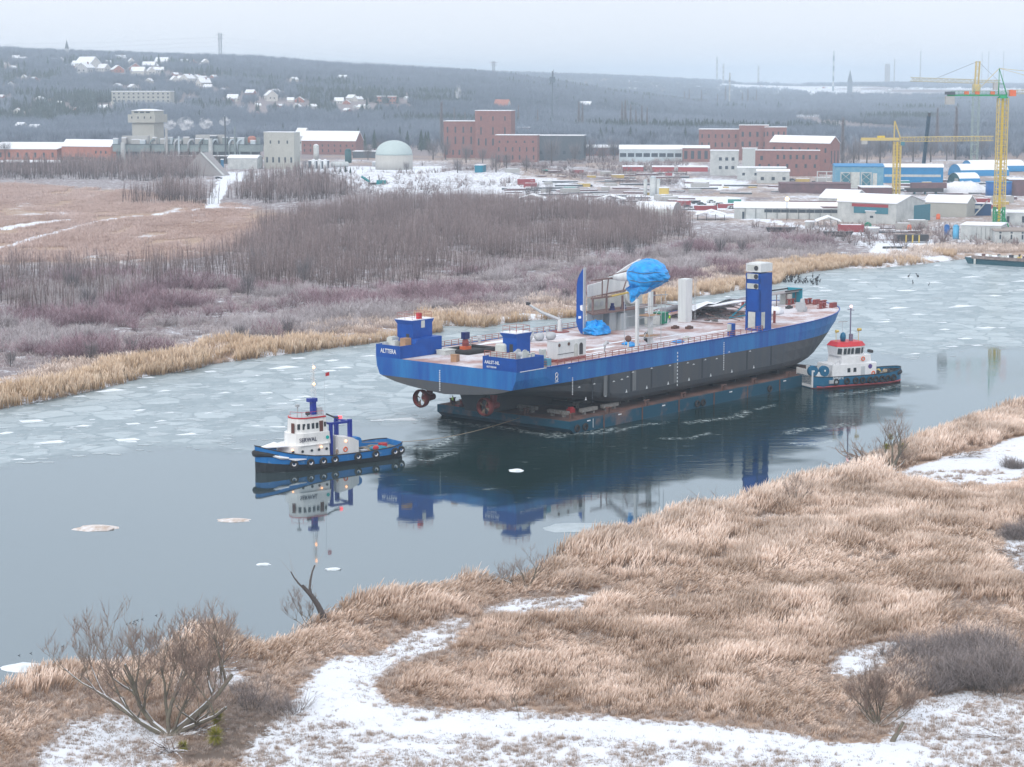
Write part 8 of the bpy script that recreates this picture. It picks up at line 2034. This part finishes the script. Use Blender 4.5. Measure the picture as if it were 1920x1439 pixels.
# pylons, masts, chimneys, church
def skyline(name, label, cat, px, pytop, D, w, kind, m, group=None):
    X = Xof(px, D); z0 = hz(X, D); h = zof(pytop, D) - z0; o = thing(name, label, cat, (X, D, z0), 0, group)
    if kind == 'pylon':
        part('tower', lattice(MB(), (0, 0, 0), (0, 0, h), w, 14, .45, .28), m, o)
        part('cross_arm', MB().tube([(-w * 1.6, 0, h * .93), (w * 1.6, 0, h * .93)], .5, 4).tube([(-w * 1.3, 0, h * .80), (w * 1.3, 0, h * .8)], .5, 4), m, o)
    elif kind == 'chimney':
        for i in range(8): part('band', MB().lathe([(w / 2, h * i / 8 + .01), (w / 2 * .97, h * (i + 1) / 8)], n=10), (m if i % 2 == 0 or h < 20 else M_TWHITE), o)
    elif kind == 'mast':
        part('pole', MB().tube([(0, 0, 0), (0, 0, h)], [w / 2, w / 3], 6), m, o); part('antennas', MB().b2(-w * 1.3, w * 1.3, -w, w, h * .80, h * .9).tube([(w * .6, 0, h * .8), (w * .6, 0, h * 1.03)], .25, 4), m, o)
    elif kind == 'church':
        part('tower', MB().b2(-w / 2, w / 2, -w / 2, w / 2, 0, h * .5), m, o); part('spire', MB().add([(-w / 2, -w / 2, h * .5), (w / 2, -w / 2, h * .5), (w / 2, w / 2, h * .5), (-w / 2, w / 2, h * .5), (0, 0, h)], [(3, 2, 1, 0), (0, 1, 4), (1, 2, 4), (2, 3, 4), (3, 0, 4)]), M_DARKSH, o); part('nave', MB().b2(w * .5 + .01, w * 2.4, -w, w, 0, h * .25), M_SNOWR, o)
    elif kind == 'block':
        part('body', MB().b2(-w / 2, w / 2, -w / 2, w / 2, 0, h), m, o); part('cap', MB().b2(-w / 3, w / 3, -w / 3, w / 3, h + .02, h + 3), m, o)
    return o
skyline('church', 'village church with a needle spire on the left hilltop', 'church', 136, 76, 4150, 7, 'church', M_PLASTER2)
skyline('power_pylon', 'tall lattice power pylon on the left ridge', 'pylon', 420, 64, 4350, 5.5, 'pylon', mat('pylon_grey', (.30, .33, .36), .7)); skyline('power_pylon', 'small lattice pylon on the ridge above the brick tower', 'pylon', 926, 116, 4300, 5, 'pylon', mat('pylon_grey', (0, 0, 0)))
skyline('radio_mast', 'slender dark radio mast right of the brick works', 'mast', 1035, 134, 2500, 2.4, 'mast', mat('mast_dark', (.14, .18, .22), .6))
skyline('chimney', 'short striped chimney above the back brick factory', 'chimney', 1364, 137, 4200, 3.2, 'chimney', M_CONC); skyline('chimney', 'tall thin chimney on the right horizon', 'chimney', 1556, 97, 6800, 6, 'chimney', mat('chimney_dark', (.16, .22, .24), .8))
skyline('church', 'distant church with pointed steeple on the right horizon', 'church', 1587, 131, 6500, 14, 'church', mat('mast_dark', (0, 0, 0)))
for px, py, l in [(1340, 108, 'faint leftmost smokestack on the horizon'), (1352, 120, 'faint short smokestack beside the leftmost one'), (1417, 124, 'faint stubby smokestack on the horizon'), (1669, 112, 'faint thin chimney right of the far tower block'), (1717, 98, 'faint tall thin chimney left of the pale crane')]: skyline('smokestack', l, 'chimney', px, py, 7900, 5 if px > 1600 else 7, 'chimney', M_CONC)
for px, py, l in [(1831, 100, 'faint chimney behind the pale crane mast'), (1843, 98, 'faint chimney between the two right cranes'), (1871, 98, 'faint chimney behind the green crane apex')]: skyline('smokestack', l, 'chimney', px, py, 7900, 3.5, 'chimney', M_CONC)
skyline('tower_block', 'faint high-rise block on the right horizon', 'tower', 1656, 122, 7900, 17, 'block', M_CONC)
# power lines of the ridge pylon
for i in range(3): 
    y0 = 72 + i * 8
    lab_ = ['top', 'middle', 'lowest'][i]
    b = MB().tube([(Xof(420, 4350), 4350, zof(y0, 4350)), (Xof(200, 4400), 4400, zof(y0 + 10, 4400)), (Xof(-50, 4500), 4500, zof(y0 + 14, 4500))], .16, 3).tube([(Xof(420, 4350), 4350, zof(y0, 4350)), (Xof(640, 4500), 4500, zof(y0 + 26, 4500)), (Xof(900, 4700), 4700, zof(y0 + 44, 4700))], .16, 3)
    tag(part('power_cable', b, M_STEEL), lab_ + ' of the sagging power cables strung from the ridge pylon', 'cable', 'cables of the ridge pylon')
# long cream school block and red block on the hillside
fb2 = [('hillside_block', 'long cream four-storey block half hidden on the left hillside', 320, 200, 112, 27, M_IVORY, 4, 12), ('hillside_block', 'orange brick block with snowy roof in the hillside woods', 742, 196, 38, 14, M_BRICKO, 2, 6)]
for nm, lb_, px, py, wpx, hpx, m_, nr, nc in fb2:
    p = gat(px, py); k = p[1] / FP
    facade_building(nm, lb_, 'building', p, -.1, wpx * k, 20, hpx * k, m_, M_SNOWR, [(wpx * k * (i + .5) / nc, hpx * k * (j + .25) / nr, 2.6, 2.2) for i in range(nc) for j in range(nr)], parapet=1.0)
# birds on the ice
bd = MB().add([(-.35, 0, .15), (.35, 0, .2), (0, -.16, .2), (0, .16, .2), (0, 0, .42), (0, 0, 0)], [(0, 2, 4), (2, 1, 4), (1, 3, 4), (3, 0, 4), (0, 5, 2), (2, 5, 1), (1, 5, 3), (3, 5, 0)]).tube([(.25, 0, .3), (.32, 0, .62), (.5, 0, .6)], .07, 4).b2(-.05, .05, -.05, .05, -.02, .1)
bm2 = bd.mesh('cormorant', M_RUBBER)
for i in range(62):
    px = rd.choice([rd.uniform(1468, 1486), rd.uniform(1488, 1548)]) if i < 58 else rd.uniform(1700, 1745); py = 518 + rd.uniform(0, 18) if px > 1486 else rd.uniform(518, 530)
    o = bpy.data.objects.new('cormorant', bm2); COL.objects.link(o); p = at(px, py, .02); o.location = p; o.rotation_euler = (0, 0, rd.uniform(0, 6.28)); s = rd.uniform(1.0, 1.6); o.scale = (s, s, s * 1.3)
    tag(o, 'black waterbird standing on the ice off the far shore', 'bird', 'birds on the far ice')
for px, py in [(237, 1172), (243, 1170), (249, 1171), (251, 1167), (254, 1173), (257, 1165), (266, 1163), (292, 1156), (117, 1214), (170, 1210), (57, 1227), (35, 1231)]:
    o = bpy.data.objects.new('duck', bm2); COL.objects.link(o); p = at(px, py, -.08); o.location = p; o.rotation_euler = (0, 0, rd.uniform(-.5, .5)); o.scale = (.42, .42, .36); tag(o, 'dark duck swimming near the lower left reeds', 'duck', 'ducks on the calm water')
# ================================================================== foreground trees and bushes
M_BARK = mat('willow_bark', (0.14, 0.115, 0.10), .9, col2=(.19, .18, .13), vscale=2.0, bump=.4)
M_BARKG = mat('mossy_bark', (0.15, 0.145, 0.095), .9, col2=(.12, .10, .08), vscale=2.0, bump=.3)
M_TWIG = mat('brown_twigs', (0.20, 0.135, 0.11), .9, col2=(.30, .24, .20), vscale=.8)
M_DEAD = mat('snowy_deadwood', (0.14, 0.11, 0.10), .9, col2=(.78, .80, .84), vscale=1.5, thr=(.46, .56))
M_MIST = mat('mistletoe_green', (0.34, 0.31, 0.03), .8, col2=(.15, .16, .03), vscale=3.0)
TW = []
def twig_mesh(w):
    n = len(TW); b_ = np.array([t[0][:] for t in TW]); d_ = np.array([t[1][:] for t in TW]); L_ = np.array([t[2] for t in TW])
    A = strips(b_, d_, L_, np.full(n, w), RNG.normal(0, .06, (n, 3)), 2, RNG.uniform(0, 3.14, n)); TW.clear()
    return np_mesh('fine_twigs', A[0], A[1], [M_TWIG], {'hgt': A[2]})
def grow(b, tw, p, d, L, r, lvl, rg, up=.12, spread=.55, twig_n=5, snow=None, kids=3):
    """limb with bends; children; last levels are twigs (thin strips)"""
    pts = [p.copy()]; rad = [r]; q = p.copy(); dd = d.copy(); n = 4
    for i in range(n):
        dd = (dd + Vector((rg.gauss(0, .16), rg.gauss(0, .16), rg.gauss(0, .10) + up))).normalized()
        q = q + dd * (L / n); pts.append(q.copy()); rad.append(r * (1 - .55 * (i + 1) / n))
    b.tube(pts, rad, 7 if r > .12 else (5 if r > .05 else 3), False)
    if snow is not None and r > .05 and abs(d.z) < .75:
        snow.tube([v + Vector((0, 0, rr_ * .62)) for v, rr_ in zip(pts, rad)], [rr_ * .62 for rr_ in rad], 5, False)
    if lvl == 0:
        for k in range(twig_n):
            t = rg.uniform(.2, 1.0); i = min(n - 1, int(t * n)); pp = pts[i].lerp(pts[i + 1], t * n - i)
            TW.append((pp, (dd + Vector((rg.gauss(0, .45), rg.gauss(0, .45), rg.gauss(0, .3) + .15))).normalized(), L * rg.uniform(.5, 1.1)))
        return
    for k in range(kids + (1 if lvl > 1 else 0)):
        t = rg.uniform(.35, 1.0); i = min(n - 1, int(t * n)); pp = pts[i].lerp(pts[i + 1], t * n - i)
        a = rg.uniform(0, 6.283); side = Vector((math.cos(a), math.sin(a), rg.uniform(-.1, .6)))
        nd = (dd * (1 - spread * .6) + side * spread).normalized()
        grow(tw if lvl <= 2 else b, tw, pp, nd, L * rg.uniform(.45, .72), max(rad[min(i, n)] * .55, .014), lvl - 1, rg, up, spread, twig_n, snow if lvl > 2 else None, kids)
def big_tree(name, label, px, py, limbs, seed, twm=M_TWIG, barkm=M_BARK, cat='tree', kids=3, lvl=4, up=.12, spread=.5, hpx=112):
    p = gat(px, py); rg = random.Random(seed); o = thing(name, label, cat, (p[0], p[1], p[2] - .2), 0)
    b = MB(); tw = MB(); sn = MB()
    for (dx, dy, dz, L, r) in limbs:
        d = Vector((dx, dy, dz)).normalized()
        grow(b, tw, Vector((0, 0, 0)), d, L, r, lvl, rg, up, spread, 5, sn, kids)
    zm = max([v[2] for v in b.v] + [v[2] for v in tw.v]); sc_ = hpx * math.hypot(p[0], p[1]) / FP * 1.03 / zm; o.scale = (sc_, sc_, sc_)
    part('trunk', b, barkm, o, True); cw_ = part('crown', tw, twm, o)
    if TW: part('fine_twigs', twig_mesh(.028 / sc_ ** .5), None, cw_)
    if sn.v: part('snow_cover', sn, M_SNOW, o)
    return o, p
o_, p_ = big_tree('willow_tree', 'large forked leafless willow with mossy limbs at lower left', 318, 1392, [(-1.5, .3, .60, 5.4, .22), (-1.0, .1, .9, 5.6, .20), (.05, .4, 1.3, 4.4, .17), (1.25, .3, 1.05, 5.6, .30), (1.7, .2, .8, 4.6, .18), (-.35, .8, .9, 4.6, .13), (-2.2, .2, .7, 4.2, .11), (.7, -.3, .9, 3.4, .12)], 12, kids=3, lvl=4, up=.13, spread=.6, hpx=262)
def deadfall(label, px, py, n, L, seed, az=(0, 6.28), r=.09, flat=.15, m=M_DEAD, lvl=2):
    p = gat(px, py); rg = random.Random(seed); o = thing('fallen_branch', label, 'branch', (p[0], p[1], p[2] + .15), 0); b = MB(); tw = MB()
    for k in range(n):
        a = rg.uniform(*az); grow(b, tw, Vector((rg.gauss(0, .3), rg.gauss(0, .3), 0)), Vector((math.cos(a), math.sin(a), flat + rg.uniform(-.05, .25))).normalized(), L * rg.uniform(.6, 1), r * rg.uniform(.6, 1.1), lvl, rg, -.02, .45, 4, None, 3)
    part('limb', b, m, o, True); part('twigs', tw, M_TWIG, o)
    TW.clear()
    return o
deadfall('snowy fallen limbs spreading right from the foot of the big willow', 345, 1390, 7, 5.5, 3, (-.5, .9), .10)
deadfall('snow-lined broken branches lying in front of the big willow', 318, 1415, 6, 3.6, 5, (3.6, 6.0), .12)
deadfall('pale fallen trunk with snow behind the big willow', 400, 1262, 4, 4.0, 6, (-.4, .4), .16)
deadfall('stack of snowy driftwood branches by the small willow in mid bank', 1022, 1112, 12, 4.2, 9, (-.25, .45), .11, .12)
deadfall('white snow-laden dead branch reaching out at the reed edge', 1395, 962, 4, 6.5, 10, (2.7, 3.5), .12, .1)
deadfall('pile of snowy branches beside the snag with mistletoe', 1790, 862, 9, 4.6, 14, (-.5, .5), .10, .08)
deadfall('dark fallen tree reaching into the water at right', 1672, 884, 9, 7.5, 15, (2.3, 3.8), .30, .10)
deadfall('snowy tangled branches at the right edge above the snow patch', 1905, 1045, 8, 3.6, 17, (0, 6.28), .07, .2)
deadfall('thin twigs lying on the snow at the lower right edge', 1905, 1400, 5, 4, 18, (2.6, 3.6), .05, .1)
def ball(label, px, py, zoff, r, base=None):
    p = at(px, py, zoff); rg = np.random.default_rng(int(px)); n = 420
    d = rg.normal(0, 1, (n, 3)); d /= np.linalg.norm(d, axis=1)[:, None]
    A = strips(d * r * .25, d, np.full(n, r * .8) * rg.uniform(.7, 1.1, n), np.full(n, .06), rg.normal(0, .12 * r, (n, 3)), 2, rg.uniform(0, 3.14, n))
    o = bpy.data.objects.new('mistletoe', np_mesh('mistletoe', A[0], A[1], [M_MIST], {'hgt': A[2]})); COL.objects.link(o); o.location = p
    tag(o, label, 'mistletoe')
ball('upper yellow-green mistletoe ball right of the willow', 408, 1348, 2.9, .85); ball('lower larger mistletoe ball right of the willow', 404, 1380, 2.4, 1.0); ball('small mistletoe tuft at the willow foot', 343, 1400, 1.8, .6)
ball('top mistletoe ball on the shore snag', 1670, 820, 4.4, .55); ball('left mistletoe ball on the shore snag', 1663, 838, 3.2, .75); ball('right mistletoe ball on the shore snag', 1693, 838, 3.2, .65); ball('lowest mistletoe ball on the shore snag', 1681, 850, 2.2, .5)
big_tree('dead_snag', 'broken leafless shore tree carrying mistletoe at right', 1674, 884, [(-.25, .2, 1.4, 4.5, .22), (.15, .1, 1.5, 5.2, .22), (-.8, .1, 1.1, 4.0, .15), (.6, .1, .9, 3.2, .13), (-1.3, .1, .5, 3.4, .16), (.9, 0, .3, 2.6, .10)], 31, kids=3, lvl=3, up=.1, hpx=112)
big_tree('bare_sapling', 'thin upright sapling on the snowy spit right of the snag', 1712, 872, [(0, 0, 1, 5.2, .06)], 32, kids=2, lvl=2, hpx=55)
big_tree('small_willow', 'small bare willow leaning over driftwood in mid bank', 985, 1118, [(-.9, .2, .8, 3.6, .13), (.45, .1, .9, 3.8, .16), (-.3, .3, 1, 3.2, .11), (-1.2, 0, .5, 3.0, .08)], 33, kids=3, lvl=3, up=.08, hpx=92)
big_tree('small_willow', 'small grey bare tree at the reed edge near the dark reflection', 1492, 955, [(-.3, .1, 1.2, 3.6, .09), (.35, .1, 1.1, 3.6, .10), (.05, .2, 1.2, 3.2, .08)], 34, kids=3, lvl=3, hpx=72)
big_tree('dead_stump', 'dark jagged dead trunk standing at the point of the left reeds', 612, 1180, [(-.05, 0, 1.3, 3.4, .26)], 35, kids=2, lvl=1, barkm=mat('dark_bark', (0, 0, 0)), twm=mat('dark_bark', (0, 0, 0)), hpx=112)
big_tree('small_willow', 'bare shrub with snowy limbs left of the dead trunk', 588, 1186, [(-.8, 0, .8, 3.2, .10), (-.2, 0, 1.1, 2.6, .09), (-1.3, .1, .4, 2.8, .08)], 36, kids=3, lvl=3, hpx=84)
big_tree('bare_sapling', 'slim green-twigged sapling alone in the snow strip', 973, 1352, [(.02, 0, 1, 3.4, .05)], 37, kids=3, lvl=2, barkm=M_BARKG, twm=M_BARKG, hpx=72)
big_tree('brown_bush', 'dense brown leafless bush with many stems at lower right', 1645, 1372, [(-.7, .1, 1, 3.4, .09), (-.4, 0, 1.2, 3.8, .10), (-.1, .2, 1.3, 4.0, .11), (.2, 0, 1.2, 4.0, .10), (.5, .1, 1, 3.8, .10), (.8, 0, .8, 3.4, .08), (-1, .1, .7, 3.4, .07), (.3, -.3, 1.1, 3.4, .08), (1.4, 0, .35, 4.2, .07)], 38, kids=4, lvl=3, cat='bush', hpx=135)
big_tree('dead_stump', 'broken brown stump just right of the brown bush', 1672, 1392, [(.5, 0, 1, 1.8, .22)], 39, kids=2, lvl=1, cat='stump', hpx=42)
for i, (px, py, s, l) in enumerate([(1745, 1290, 1.0, 'left part of the dark grey tangled shrubbery at right'), (1800, 1275, 1.15, 'middle of the dark grey tangled shrubbery at right'), (1868, 1290, 1.2, 'right part of the dark grey tangled shrubbery'), (1925, 1265, 1.2, 'grey shrub at the right edge of the tangle'), (1700, 1245, .75, 'low frosted end of the grey shrubbery'), (1770, 1240, .9, 'frosted back of the grey shrubbery'), (1850, 1235, 1.0, 'tall back shrub of the grey tangle'), (1900, 1010, .8, 'grey frosted bush at the right edge beside the reeds'), (1905, 880, .6, 'small dark bush on the snow at the right edge'), (470, 1335, .75, 'grey frosted bramble right of the big willow'), (520, 1350, .6, 'low grey bramble at the edge of the dark puddle'), (455, 1300, .55, 'thin frosted brush behind the mistletoe')]):
    p = gat(px, py); rb = random.Random(i); subs = []
    for q in range(9):
        f_ = rb.uniform(.35, .8); A = bush(int((750 if i < 9 else 260) * f_), 5.2 * s * f_, (3.8 if i < 9 else 5.0) * s * f_, 400 + 17 * i + q, .042 if i < 9 else .03)
        V_ = A[0].copy(); a_ = rb.uniform(0, 6.28); r_ = 3.6 * s * rb.random() ** .6
        V_[:, 0] += r_ * math.cos(a_) + .25 * V_[:, 2] * rb.uniform(-1, 1.4); V_[:, 1] += r_ * math.sin(a_); subs.append((V_, A[1], A[2]))
    v, f, h = merge(subs)
    o = bpy.data.objects.new('bare_bush', np_mesh('bare_bush', v, f, [attr_mat('tangle_twigs', [(0, (.10, .09, .075)), (.5, (.24, .205, .19)), (1, (.52, .47, .47))], 'hgt', instancer=False) if i == 0 else bpy.data.materials['tangle_twigs']], {'hgt': h})); COL.objects.link(o); o.location = (p[0], p[1], p[2] - .2)
    tag(o, l, 'bush')
